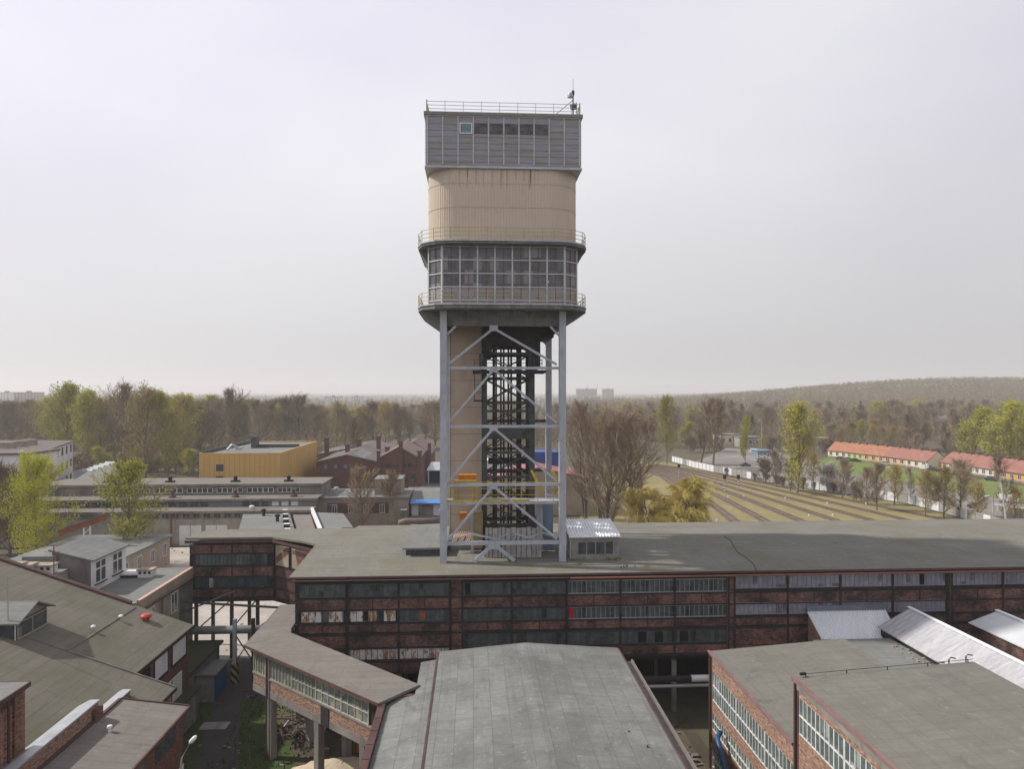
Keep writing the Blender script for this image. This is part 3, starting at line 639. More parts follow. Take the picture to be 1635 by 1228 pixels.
# glazed machine hall (chamfered)
def cham(h, c): return [(TX-h+c, TY-h), (TX+h-c, TY-h), (TX+h, TY-h+c), (TX+h, TY+h-c), (TX+h-c, TY+h), (TX-h+c, TY+h), (TX-h, TY+h-c), (TX-h, TY-h+c)]
gp = cham(7.25, 1.35)
for i in range(8):
    p, q = Vector(gp[i]), Vector(gp[(i+1) % 8]); l = (q-p).length; nb = 7 if i % 2 == 0 else 1
    g = MB(); g.slab(p, q, 40.6, 44.5, -.25, 0); w_ = g.build('window_band', M['glass_tower'], tw)
    g = MB(); g.slab(p, q, 38.9, 40.6, -.25, 0.01); g.build('sill_panel', M['clad_grey'], tw)
    f = MB(); fm_ = MB(); e0 = (q-p).normalized()
    for k in range(nb+1):
        c = p.lerp(q, k/nb); e = e0*.07; f.slab(c-e, c+e, 38.9, 44.6, 0, .13)
    for z in (39.3, 40.6, 41.9, 43.2, 44.5): f.slab(p, q, z-.05, z+.05, 0.01, .1)
    f.build('window_frame', M['mullion'], w_)
    for k in range(nb):
        for s_ in ((.5,) if nb > 1 else (.5,)):
            c = p.lerp(q, (k+s_)/nb); e = e0*.03; fm_.slab(c-e, c+e, 39.3, 44.5, 0.012, .05)
    fm_.build('glazing_bar', M['rust'], w_)
b = MB(); b.prism(cham(6.9, 1.3), 38.88, 45.2); b.build('hall_interior', M['steel_dark'], tw)
b = MB(); b.slab((TX+4.2, TY-7.25), (TX+4.4, TY-7.25), 41.05, 41.25, .0, .03); b.build('sticker', M['white_paint'], tw)
# gallery decks
for zt, zb, nm in ((44.95, 44.6, 0), (38.88, 38.4, 1)):
    b = MB(); b.prism(rr(8.4, 3.6, 3), zb, zt); dk = b.build('gallery_deck', M['concrete_dark'], tw)
    b = MB(); b.prism(rr(8.47, 3.62, 3), zt-.12, zt+.02); b.build('deck_edge', M['galv'], dk)
    b = MB(); railing(b, rr(8.38, 3.58, 3), zt, 1.15, 1.75, .045); b.build('railing', M['tarnish_yellow'], dk)
for s in (-1, 1):
    for (zt, zb, hin, ya, yb) in ((44.59, 42.6, 7.15, 4.6, 4.6), (38.39, 37.0, 6.35, 5.6, 5.6)):
        b = MB(); xo, xi = TX+s*8.3, TX+s*hin
        pts = [(xo, TY-ya), (xo, TY+yb), (xi, TY+yb), (xi, TY-ya)] if s < 0 else [(xo, TY+yb), (xo, TY-ya), (xi, TY-ya), (xi, TY+yb)]
        hx = TX+s*(hin-.4)
        P3 = [(hx, TY-ya, zb), (xi, TY-ya, zb), (xi, TY+yb, zb), (hx, TY+yb, zb), (hx, TY-ya, zt), (xo, TY-ya, zt), (xo, TY+yb, zt), (hx, TY+yb, zt)]
        if s < 0: P3 = [P3[1], P3[0], P3[3], P3[2], P3[5], P3[4], P3[7], P3[6]]
        b.hexa(P3); b.build('corbel', M['concrete_dark'], tw)
# ring beam, columns, bracing
CXL, CXR, CYF, CYB = TX-5.85, TX+5.85, TY-6.2, TY+6.3
b = MB(); b.box(CXL+.36, CXR-.36, CYF+.05, CYF+.75, 36.95, 38.39); b.box(CXL+.36, CXR-.36, CYB-.75, CYB-.05, 36.95, 38.39)
for xx in (CXL, CXR): b.box(xx-.3, xx+.3, CYF+.76, CYB-.76, 36.95, 38.39)
for i in range(9): b.box(CXL+.7+i*1.25, CXL+.85+i*1.25, CYF-.02, CYF+.04, 36.95, 38.39)
b.build('ring_beam', M['concrete_dark'], tw)
b = MB(); b.prism(rr(6.3, .5, 2), 37.9, 38.38); b.build('floor_slab', M['concrete_dark'], tw)
for xx in (CXL, CXR):
    for yy in (CYF, CYB):
        b = MB(); b.box(xx-.33, xx+.33, yy-.33, yy+.33, 13.4 if yy == CYF else 13.5, 38.38)
        for z in (18.9, 24.6, 30.3): b.box(xx-.38, xx+.38, yy-.38, yy+.38, z-.015, z+.015)
        b.build('column', M['steel'], tw)
        b = MB(); sx = 1 if xx < TX else -1
        b.bar((xx+sx*.3, yy, 36.0), (xx+sx*1.2, yy, 36.9), .2); b.build('knee_brace', M['steel'], tw)
AX = 1.75; bz = [32.8, 27.05, 21.3, 15.6]
def face(P, Q, ax, mat, base_=True, wd=.3):
    P, Q = Vector(P), Vector(Q); A_ = P.lerp(Q, ax); tops = [36.85]+bz
    for z in bz:
        b = MB(); b.bar((*P, z), (*Q, z), .22, .27 if z > 16 else .38); b.build('cross_beam', mat, tw)
    for i in range(4):
        for E in (P, Q):
            b = MB(); b.bar((*A_, tops[i]-.15), (*E.lerp(A_, .04), tops[i+1]+.35), .22, wd); b.build('brace', mat, tw)
        b = MB(); b.prism([(A_.x-.4, A_.y-.14), (A_.x+.4, A_.y-.14), (A_.x+.4, A_.y+.14), (A_.x-.4, A_.y+.14)], tops[i]-.42, tops[i]+.15) if abs((Q-P).x) > 1 else b.box(A_.x-.14, A_.x+.14, A_.y-.5, A_.y+.5, tops[i]-.5, tops[i]+.2)
        b.build('gusset_plate', mat, tw)
    if base_:
        for s in (-.16, .185):
            b = MB(); E = P.lerp(Q, ax+s); b.bar((*A_, 15.5), (*E, 13.85), .22, .34); b.build('brace', mat, tw)
        b = MB(); b.box(A_.x-.55, A_.x+.55, A_.y-.14, A_.y+.14, 15.0, 15.7); b.build('gusset_plate', mat, tw)
face((CXL+.3, CYF), (CXR-.3, CYF), .415, M['steel'], True, .22); pass
pass
for z in bz:
    b = MB(); b.bar((CXL, CYB, z), (CXR, CYB, z), .22, .35); b.build('cross_beam', M['steel_dark'], tw)
# upper casing behind the ring beam
b = MB(); b.box(.9, 6.9, 71.2, 78.4, 35.2, 37.9); b.box(.9, 1.9, 71.2, 78, 34, 35.2); b.box(6.0, 6.9, 71.2, 78, 32.8, 35.2); b.box(6.9, 8.5, 73, 80, 36.2, 37.9)
b.build('hopper_casing', M['soot_steel'], tw)
# beige lift shaft
sx0, sx1 = XY(719, 75.2), XY(774, 75.2)
b = MB(); b.box(sx0, sx1, 75.2, 79.2, 13.5, 37.85); sh = b.build('lift_shaft', M['beige_shaft'], tw)
b = MB()
for z in [17.2+2.9*k for k in range(7)]: b.slab((sx0, 75.2), (sx1, 75.2), z-.02, z+.02, 0, .03)
b.slab((sx0, 75.2), (sx0+.06, 75.2), 13.5, 37.8, 0, .04); b.build('panel_seam', weathered('shaft_seam', (.22, .17, .13), (.28, .22, .17)), sh)
# inner guide frame
gx0, gx1, gy0, gy1 = 1.15, 6.05, 71.6, 76.4
gf = MB(); zl = [14.0+2.55*k for k in range(10)]
for (x, y) in ((gx0, gy0), (gx1, gy0), (gx0, gy1), (gx1, gy1)): gf.box(x-.28, x+.28, y-.28, y+.28, 13.6, 36.5)
gf.build('guide_frame_post', M['steel_dark'], tw)
gf = MB()
for i, z in enumerate(zl):
    for (a, b_) in (((gx0, gy0), (gx1, gy0)), ((gx1, gy0), (gx1, gy1)), ((gx1, gy1), (gx0, gy1)), ((gx0, gy1), (gx0, gy0))):
        gf.bar((*a, z), (*b_, z), .2, .26)
        if i < len(zl)-1: gf.bar((*a, z), (*b_, zl[i+1]), .12); gf.bar((*b_, z), (*a, zl[i+1]), .12)
    gf.bar(((gx0+gx1)/2, gy0, z), ((gx0+gx1)/2, gy1, z), .15)
gf.build('guide_frame_lattice', M['steel_dark'], tw)
gf = MB()
for x in (2.2, 2.45, 2.95, 3.25, 3.75, 4.05, 4.7, 4.95):
    for y in (73.1, 74.9): gf.bar((x, y, 13.8), (x, y, 37), .11 if x not in (2.2, 4.95) else .24)
gf.build('guide_rail', M['soot_steel'], tw)
gf = MB(); gf.box(gx0-.1, gx1+.1, gy0-.3, gy0-.22, 25.6, 26.9); gf.box(gx0-.1, gx1+.1, gy0-.33, gy0-.25, 28.35, 28.6); gf.box(gx0+.5, gx1-.3, gy1, gy1+.1, 22.5, 23.2)
gf.build('infill_plate', M['steel_dark'], tw)
# walkway at third beam and its yellow box, ladder cage
b = MB(); b.box(XY(755, 71), XY(868, 71), 70.2, 72.0, 32.3, 32.62); wk = b.build('walkway', M['soot_steel'], tw)
b = MB(); railing(b, [(XY(757, 70.4), 72), (XY(757, 70.4), 70.3), (XY(866, 70.4), 70.3), (XY(866, 70.4), 72)], 32.62, 1.1, 1.3, .05, False); b.build('railing', M['steel_dark'], wk)
b = MB(); b.box(XY(765, 70.4), XY(772, 70.4), 70.3, 71.2, 32.7, 34.3); b.build('control_box', M['steel_dark'], wk)
b = MB(); lx = XY(764, 71.2)
for (dx, dy) in ((-.4, 0), (.4, 0), (-.4, .8), (.4, .8)): b.bar((lx+dx, 71+dy, 29.6), (lx+dx, 71+dy, 32.3), .06)
for z in (29.6, 30.4, 31.2): b.bar((lx-.4, 71, z), (lx+.4, 71, z), .05)
b.box(lx-.5, lx+.5, 70.9, 71.9, 29.45, 29.6); b.build('ladder_cage', M['soot_steel'], tw)
# yellow working platform
py0, py1 = CYF+.45, 71.0; px0, px1 = CXL+.3, CXR-.2; pz = 19.6
b = MB(); b.box(px0, px1, py0, py1, pz-.3, pz); pf = b.build('platform', M['galv'], tw)
b = MB(); railing(b, [(px0, py1), (px0, py0), (px1, py0), (px1, py1)], pz, 1.9, 1.6, .045, False, 3); b.box(px0, px1-3, py0-.03, py0, pz, pz+.2); b.build('railing', M['yellow'], pf)
b = MB(); xa = XY(724, 70)
b.box(xa+.1, xa+2.25, 69.6, 71, pz, pz+1.9); b.build('equipment_box', M['plaster'], pf)
b = MB(); [b.bar((xa+dx, 69.5, pz), (xa+dx, 69.5, pz+2), .1) for dx in (0, 2.35)]; b.bar((xa, 69.5, pz+2), (xa+2.35, 69.5, pz+2), .12); b.build('box_frame', M['yellow'], pf)
b = MB(); b.prism([(xa+.5, 69.9), (xa+2.3, 69.9), (xa+2.3, 71), (xa+.5, 71)], pz+2.0, pz+2.5); b.build('hopper', M['orange'], pf)
b = MB(); xa = XY(848, 69.6)
for s in (0, 2.1):
    b.hexa([(xa+s, 69.2, pz), (xa+s+.06, 69.2, pz), (xa+s+1.0, 70.9, pz), (xa+s+.94, 70.9, pz), (xa+s, 69.2, pz+2.4), (xa+s+.06, 69.2, pz+2.4), (xa+s+1.0, 70.9, pz+2.0), (xa+s+.94, 70.9, pz+2.0)]) if False else b.bar((xa+s, 69.3, pz+3.0), (xa+s+1.1, 69.3, pz+.9), .12, .25)
b.build('stair_side', M['yellow'], pf)
# clutter at the foot: striped sheets, blue sheets, ochre locker, girders
b = MB(); rs = random.Random(4); x = XY(775, 69.6); xe = XY(858, 69.6)
while x < xe: 
    wdt = rs.uniform(.3, .6); b.box(x, x+wdt-.06, 69.6, 69.66+rs.random()*.05, 13.8, 16.9-rs.random()*.15); x += wdt
b.build('sheet_cladding', weathered('pale_rusty_sheets', (.33, .32, .31), (.42, .41, .40), (.12, .05, .03), 2, .9, .7), tw)
b = MB(); b.box(XY(775, 69.8)-.05, xe, 69.75, 71.3, 13.7, 16.95); b.build('cage_box', M['soot_steel'], tw)
b = MB(); b.box(XY(866, 72), XY(883, 72), 72, 74, 14, 19.0); b.build('blue_cladding', M['corr_blue'], tw)
b = MB(); b.box(XY(756, 70.6), XY(771, 70.6), 70.6, 71.6, 14.6, 18.2); b.build('ochre_locker', weathered('ochre_locker', (.26, .21, .11), (.31, .25, .14), (.1, .07, .04)), tw)
b = MB(); b.box(XY(719, 72.5), XY(752, 72.5), 72.5, 74, 13.8, 15.4); b.build('plinth', M['grey_render'], tw)
b = MB()
for i in range(9):
    xx = XY(721, 71.5)+i*.22; b.tube([(xx, 71.2, 15.0+.1*(i % 3)), (xx+.5, 72.4, 15.9)], .055, 5)
b.build('copper_pipe', weathered('copper_pipes', (.45, .26, .18), (.6, .4, .3), (.2, .1, .06), 3), tw)
b = MB(); b.prism([(XY(734, 71), 71), (XY(745, 71), 71), (XY(745, 71), 71.7), (XY(734, 71), 71.7)], 17.4, 18.1); b.build('orange_bin', M['orange'], tw)
for (a, c, wd) in (((754, 853), (810, 864), .22), ((754, 853), (718, 862), .12), ((820, 852), (862, 863), .16), ((864, 850), (893, 860), .22), ((838, 860), (866, 851), .14), ((784, 864), (812, 852), .12), ((863, 851), (868, 863), .12), ((872, 790), (893, 795), .2)):
    p = Vector((XY(a[0], 68.7), 68.7, ZY(a[0], a[1], 68.7))); q = Vector((XY(c[0], 68.9), 68.9, ZY(c[0], c[1], 68.9)))
    b = MB(); b.bar(p, q, wd, wd*.8); b.build('girder', M['galv'], tw)
for px in (754, 859, 864):
    b = MB(); xx = XY(px, 71.3); b.box(xx-.15, xx+.15, 71.1, 71.5, 13.6, 19.3); b.build('post', M['steel'], tw)
# ------------------------------------------------------------ central hall in the foreground
def bandrun(root, p, q, z0, z1, glm, frm, pitch, rows=1, depth=.08, name='window', off=0.0):
    g = MB(); g.slab(p, q, z0, z1, off-depth, off-depth+.05); w_ = g.build(name, glm, root)
    f = MB(); P_, Q_ = Vector(p), Vector(q); l = (Q_-P_).length; n = max(1, round(l/pitch)); e = (Q_-P_).normalized()
    for i in range(n+1):
        c = P_.lerp(Q_, i/n); hw = .03 if i % 4 else .045
        f.slab(c-e*hw, c+e*hw, z0, z1, off-depth+.051, off+.0)
    for k in range(rows+1):
        z = z0+(z1-z0)*k/rows; f.slab(p, q, z-.035, z+.035, off-depth+.052, off+.01)
    f.build('window_frame', frm, w_); return w_
M['frame_cream'] = plain('cream_window_bar', (.42, .40, .32), .7); M['frame_white'] = plain('white_window_bar', (.62, .63, .60), .6); M['frame_wood'] = plain('weathered_window_bar', (.30, .28, .2), .8)
ch = thing('central_hall', 'large grey felt gable roofed hall reaching from the frame bottom to the plant', 'hall', (4.5, 56, 0))
hx0, hx1, hxr, hy0, hy1 = -2.8, 11.8, 4.2, 12, 56.1
b = MB(); b.box(hx0+.3, hx1-.3, hy0, hy1-.25, 0, 9.3); b.build('wall', M['brick_red'], ch)
b = MB(); b.prism([(hx0, hy0), (hxr, hy0), (hxr, hy1), (hx0, hy1)], lambda x, y: 9.3+(x-hx0)*.085, lambda x, y: 9.5+(x-hx0)*.085)
b.prism([(hxr, hy0), (hx1, hy0), (hx1, hy1), (hxr, hy1)], lambda x, y: 9.3+(hx1-x)*.078, lambda x, y: 9.5+(hx1-x)*.0785); b.build('roof', M['roof_hall'], ch)
b = MB()
b.bar((hx0-.03, hy0, 9.44), (hx0-.03, hy1, 9.44), .14, .22); b.bar((hx1+.04, hy0, 9.42), (hx1+.04, hy1, 9.42), .12, .2); b.build('eave_flashing', M['redcoat'], ch)
b = MB(); b.bar((hx0, hy1+.04, 9.42), (hxr, hy1+.04, 10.02), .1, .2); b.bar((hxr, hy1+.04, 10.02), (hx1, hy1+.04, 9.42), .1, .2); b.build('verge', M['grey_render'], ch)
b = MB(); b.box(hx1+.1, hx1+.85, hy0, 54.9, 8.75, 8.95); b.box(hx1+.8, hx1+.9, hy0, 54.9, 8.6, 9.1); b.build('side_gutter', M['roof_gal'], ch)
for x_, y_ in ((9.5, 42), (10.2, 40.2)): b = MB(); b.tube([(x_, y_, 9.5), (x_, y_, 9.75)], .05, 8); b.build('roof_stub', M['soot_steel'], ch)
lt = thing('lean_to', 'low grey lean-to roof with red tile parapet along the left of the gable hall', 'lean-to', (-4.5, 45, 0))
LY = 49.9
b = MB(); b.box(-6.1, hx0+.2, 12, LY-.2, 0, 8.25); b.box(-4.05, hx0+.2, LY-.19, 55.9, 0, 8.25); b.build('wall', M['brick_red'], lt)
b = MB(); b.prism([(-6.05, 12), (hx0-.12, 12), (hx0-.12, LY), (-6.05, LY)], 8.3, lambda x, y: 8.5+(x+6.3)*.15); b.prism([(-4.15, LY), (hx0-.12, LY), (hx0-.12, 55.9), (-4.15, 55.9)], 8.3, lambda x, y: 8.5+(x+6.3)*.15); b.build('roof', M['roof_hall'], lt)
b = MB()
for i in range(44):
    y = 12+i*.862; b.box(-6.55, -6.07, y, y+.83, 8.35, 8.85-.02*(i % 2))
b.box(-6.55, -4.2, LY-.1, LY+.25, 8.45, 8.8); b.build('coping', M['redcoat'], lt)
b = MB(); b.box(-6.0, -4.0, LY+.26, LY+.9, 8.2, 8.5); b.build('ledge', M['roof_light'], lt)
# ------------------------------------------------------------ conveyor gallery on posts
ga = thing('brick_gallery', 'raised brick conveyor gallery with long glazing on concrete posts', 'gallery', (-13, 54, 0))
A0, A1 = Vector((-19.1, 60.2)), Vector((-6.35, 48.5)); B0, B1 = Vector((-16.2, 62.9)), Vector((-3.9, 51.2))
e = (A1-A0).normalized(); nrm = Vector((e.y, -e.x))
Ai0 = A0-nrm*.28+e*.3; Ai1 = A1-nrm*.28
zt, z0 = 9.0, 5.15
b = MB(); b.slab(Ai0, Ai1, z0, 8.75, -.4, -.12)
Bi0, Bi1 = B0+nrm*.25, B1+nrm*.25
b.slab(Bi1, Bi0, z0, 8.75, -.3, 0); b.prism([tuple(Ai0-nrm*.45), tuple(Ai1-nrm*.45), tuple(Bi1+nrm*.32), tuple(Bi0+nrm*.32)], z0, z0+.3)
b.box(-18.8, -18.5, 60.3, 71, z0, 8.75); b.build('wall', M['soot_steel'], ga)
Lg = (Ai1-Ai0).length
def gp_(t): return Ai0+e*t
segs = [(0.05, 2.3), (2.6, Lg-.9)]
b = MB(); b.slab(gp_(0.05), gp_(2.3), 5.7, 6.55, -.12, -.02); b.build('brick_panel', M['brick_warm'], ga)
for a_, c_ in ((2.6, 9.6), (10.7, Lg-.1)): b = MB(); b.slab(gp_(a_), gp_(c_), 5.65, 6.6, -.12, -.02); b.build('brick_panel', M['brick_warm'], ga)
b = MB(); b.slab(gp_(Lg-.85), gp_(Lg-.05), 6.6, 8.5, -.12, -.025); b.build('brick_panel', M['brick_warm'], ga)
b = MB(); b.slab(gp_(9.65), gp_(10.65), 5.1, 6.6, -.12, .03); b.build('grey_sheet', M['soot_steel'], ga)
b = MB(); b.slab(gp_(0), gp_(9.6), 5.1, 5.66, -.12, .0); b.slab(gp_(10.7), gp_(Lg), 5.1, 5.66, -.12, .0); b.slab(gp_(0), gp_(Lg), 6.6, 6.74, -.12, .05); b.slab(gp_(0), gp_(Lg), 8.42, 8.74, -.12, .0)
b.build('concrete_beam', M['concrete_grime'], ga)
bandrun(ga, gp_(.08), gp_(2.3), 6.76, 8.4, M['glass_gal'], M['frame_wood'], .4, 1, .1, off=-.01)
for k in range(4):
    bandrun(ga, gp_(2.62+k*3.17), gp_(2.62+(k+1)*3.17-.06), 6.76, 8.35, M['glass_gal'], M['frame_cream'] if k > 1 else M['frame_wood'], .42 if k < 2 else .8, 1 if k < 1 else 2, .1, off=-.01)
b = MB(); b.slab(gp_(2.33), gp_(2.58), 5.0, 8.5, -.12, .06); b.build('post', M['concrete_grime'], ga)
b = MB(); b.tube([tuple(gp_(2.3)+nrm*.12)+(8.7,), tuple(gp_(2.3)+nrm*.12)+(0.1,)], .07, 6); b.build('downpipe', M['redcoat'], ga)
# roof pieces
RA0, RA1 = A0+nrm*.25, A1+nrm*.25
b = MB(); b.prism([tuple(RA0), tuple(RA1), tuple(B1), tuple(B0)], 8.78, zt); b.build('roof', M['roof_gal'], ga)
b = MB(); b.prism([tuple(RA0+Vector((-.1, .02))), tuple(B0-Vector((0, .0))), (-16.5, 64.2), (-16.5, 71.2), (-19.3, 71.2)], 8.78, zt-.004); b.build('roof', M['roof_gal'], ga)
b = MB(); b.bar((*RA0, 8.88), (*RA1, 8.88), .1, .2); b.bar((*RA0, 8.88), (-19.35, 71.2, 8.88), .1, .2); b.build('eave_board', M['redcoat'], ga)
b = MB()
for i in range(10): p = gp_(1+i*1.6); b.bar((*(p+nrm*.0), 8.68), (*(p+nrm*.3), 8.72), .08, .1)
b.build('rafter_end', M['plaster'], ga)
for t, o in ((2.45, .0), (9.0, .0), (14.5, 0), (3.2, -3.2), (8.2, -3.2), (12.6, -3.2)):
    p = gp_(t)+nrm*(o-.3); b = MB(); q = Matrix.Rotation(math.atan2(e.y, e.x), 2)
    c4 = [Vector(v) for v in ((-.28, -.28), (.28, -.28), (.28, .28), (-.28, .28))]; c4 = [p+(q@v) for v in c4]
    b.prism([tuple(v) for v in c4], 0, 5.12); b.build('concrete_post', M['concrete_grime'], ga)
# scrap, machinery and bins under the gallery
rs = random.Random(8); sc = thing('scrap_pile', 'tangled scrap iron in the dark under the brick gallery', 'scrap', (-15.2, 62, 0))
b = MB()
for i in range(60):
    c = Vector((-15.0+rs.uniform(-1.8, 1.8), 61.5+rs.uniform(-1, 1.2), rs.uniform(.1, 2.2))); d = Vector((rs.uniform(-1, 1), rs.uniform(-1, 1), rs.uniform(-.6, .8)))*.8
    b.bar(c-d, c+d, rs.uniform(.04, .12))
b.build('scrap_iron', M['redcoat'], sc)
b = MB()
for i in range(22):
    c = Vector((-15.0+rs.uniform(-1.8, 1.8), 61.3+rs.uniform(-1, .8), rs.uniform(.2, 2.4))); d = Vector((rs.uniform(-1, 1), rs.uniform(-1, 1), rs.uniform(-.6, .8)))*.6
    b.bar(c-d, c+d, .07)
b.build('pale_scrap', M['galv'], sc)
bn = thing('orange_container', 'faded orange container behind the gallery posts', 'container', (-8.5, 59, 0))
b = MB(); b.box(-10.0, -7.3, 59, 61, .12, 1.6); b.build('body', weathered('faded_orange', (.42, .16, .07), (.5, .2, .1), (.15, .07, .04), 1.5, .5), bn)
b = MB(); [b.box(-9.9+i*.5, -9.82+i*.5, 58.94, 59, .2, 1.55) for i in range(6)]; b.box(-10.08, -7.22, 58.93, 61.07, 1.6, 1.72); b.build('rim', M['rust'], bn)
b = MB(); [b.box(x, x+.3, 59.1, 60.9, 0, .12) for x in (-9.9, -7.8)]; b.build('skid', M['black'], bn)
dg = thing('green_cabin', 'dark green site cabin in the shade under the gallery', 'cabin', (-12, 63, 0))
b = MB(); b.box(-13.2, -10.6, 63.1, 65.6, 0, 2.5); b.build('body', plain('dark_green', (.015, .06, .04), .6), dg)
b = MB(); b.box(-13.3, -10.5, 63.0, 65.7, 2.5, 2.65); b.build('roof', M['roof_grey'], dg); b = MB(); b.box(-12.4, -11.6, 63.05, 63.1, .1, 2.1); b.build('door', M['steel_dark'], dg)
# ------------------------------------------------------------ right-hand halls
def westhall(name, label, X0, X1, Y0, Y1, ze, zr, rows, parapet):
    t = thing(name, label, 'hall', (X0, Y1, 0)); sl = (zr-ze)/(X1-X0)
    b = MB(); b.prism([(X0+.3, Y0), (X1-.2, Y0), (X1-.2, Y1-.2), (X0+.3, Y1-.2)], 0, lambda x, y: ze-.25+(x-X0)*sl); b.build('wall_core', M['soot_steel'], t)
    b = MB(); b.prism([(X0-.12, Y0), (X1, Y0), (X1, Y1), (X0-.12, Y1)], lambda x, y: ze-.2+(x-X0)*sl, lambda x, y: ze+(x-X0)*sl); b.build('roof', M['roof_right'], t)
    p, q = (X0, Y1-.15), (X0, Y0)
    z = ze-.22
    for kind, hgt in rows:
        if kind == 'b': b = MB(); b.slab(p, q, z-hgt, z, -.28, -.02); b.build('brick_band', M['brick_warm'], t)
        elif kind == 'c': b = MB(); b.slab(p, q, z-hgt, z, -.28, .04); b.build('sill_beam', M['concrete_grime'], t)
        else:
            yy = Y1-.5; k = 0
            while yy > Y0+1 and k < 8:
                y2 = max(Y0, yy-5.0); bandrun(t, (X0, yy), (X0, y2+.1), z-hgt, z, M['glass_hall'], M['frame_white'], .5, 2, .12, off=-.05); yy = y2; k += 1
        z -= hgt
    b = MB(); b.slab((X0, Y1-.16), (X0, Y1-.5), 0, ze-.3, -.2, .02); b.tube([(X0-.12, Y1-.3, ze-.2), (X0-.12, Y1-.3, .2)], .07, 6); b.build('corner_post', M['redcoat'], t)
    b = MB(); b.box(X0-.2, X0-.0, Y0, Y1+.05, ze-.05, ze+.07); b.build('coping', weathered('pink_red_coping', (.19, .10, .10), (.25, .15, .14), (.1, .06, .06), .8), t)
    b = MB(); b.box(X0-.12, X1, Y1+.001, Y1+.07, ze-.25, ze-.05+0.0); b.build('verge', M['soot_steel'], t)
    b = MB(); b.box(X0-.02, X1-.2, Y1-.19, Y1-.05, 0, ze-.3); b.build('end_wall', M['brick_warm'], t)
    return t
B2 = westhall('brick_shed', 'lower flat-roofed brick hall with two glazed bands seen beyond the nearer right-hand hall', 19.1, 30.3, 40.35, 55.2, 9.5, 10.3, [('b', 1.15), ('w', 2.35), ('b', 1.0), ('w', 1.35), ('b', 1.2), ('c', .3), ('w', 1.5), ('b', .4)], 1)
B3 = westhall('brick_hall', 'nearest brick hall at the lower right corner with plain grey roof and white window bars', 19.05, 30.1, 8, 40.3, 13.5, 14.2, [('c', .35), ('b', .35), ('w', 2.2), ('b', 3.0), ('w', 2.0), ('b', 3.0), ('w', 1.5), ('b', .5)], 1)
b = MB(); b.tube([(19.6, 40.2, 13.72), (30, 40.2, 14.38)], .018, 5)
for k in range(5): b.bar((19.7+k*2.5, 40.2, 13.5+k*.16), (19.7+k*2.5, 40.2, 13.75+k*.16), .04)
b.tube([(19.35, 40.2, 13.72), (19.7, 40.2, 13.74)], .09, 8); b.build('roof_cable', M['black'], B3)
b = MB(); b.box(30.4, 37.4, 36, 60.5, 0, 8.05); o = b.build('low_annex', M['grey_render']); o2 = MB(); o2.box(30.35, 37.5, 36, 60.6, 8.06, 8.25); o2.build('roof', M['roof_grey'], o); tag(o, 'low dark flat-roofed annex between the brick hall and corrugated gallery', 'annex')
rl = random.Random(11); b = MB()
for i in range(40):
    yy = rl.uniform(48, 60); xx = 36.9+rl.uniform(-.7, .4); b.box(xx, xx+rl.uniform(.08, .25), yy, yy+rl.uniform(.1, .25), 8.26, 8.26+rl.uniform(.05, .13))
r_ = b.build('roof_rubble', M['plaster_pink']); tag(r_, 'brick rubble scattered on the low roof by the corrugated gallery', 'rubble', kind='stuff')
# corrugated canopy against the plant
cp = thing('corrugated_canopy', 'bright corrugated lean-to roof against the brick plant', 'canopy', (35.6, 63, 0))
def corr(mb, c00, c10, c11, c01, n, amp=.06, thick=.05):
    c00, c10, c11, c01 = map(Vector, (c00, c10, c11, c01))
    for i in range(n*2):
        a, b_ = i/(2*n), (i+1)/(2*n); za, zb = (0, amp) if i % 2 == 0 else (amp, 0)
        p, q, r_, s = c00.lerp(c10, a), c00.lerp(c10, b_), c01.lerp(c11, b_), c01.lerp(c11, a); Z = Vector((0, 0, 1))
        mb.hexa([p-Z*thick, q-Z*thick, r_-Z*thick, s-Z*thick, p+Z*za, q+Z*zb, r_+Z*zb, s+Z*za])
b = MB(); corr(b, (31.7, 61.6, 7.85), (39.5, 61.8, 7.3), (39.7, 64.8, 9.35), (31.9, 64.8, 9.35), 30, .15); b.build('roof', M['corr_white'], cp)
b = MB(); b.slab((31.9, 64.9), (39.7, 64.9), 9.25, 9.95, -.02, .06); b.build('flashing', plain('blue_grey_flashing', (.15, .17, .2), .5), cp)
b = MB(); b.box(31.95, 32.2, 61.8, 64.75, 0, 7.75); b.build('side_wall', M['brick_warm'], cp); b = MB(); b.prism([(31.95, 61.8), (32.2, 61.8), (32.2, 64.75), (31.95, 64.75)], 7.75, lambda x, y: 7.78+(y-61.8)*.49); b.build('side_gable', M['brick_warm'], cp)
b = MB(); b.box(32.3, 39.0, 62.3, 62.5, 0, 7.2); b.build('front_wall', M['void'], cp)
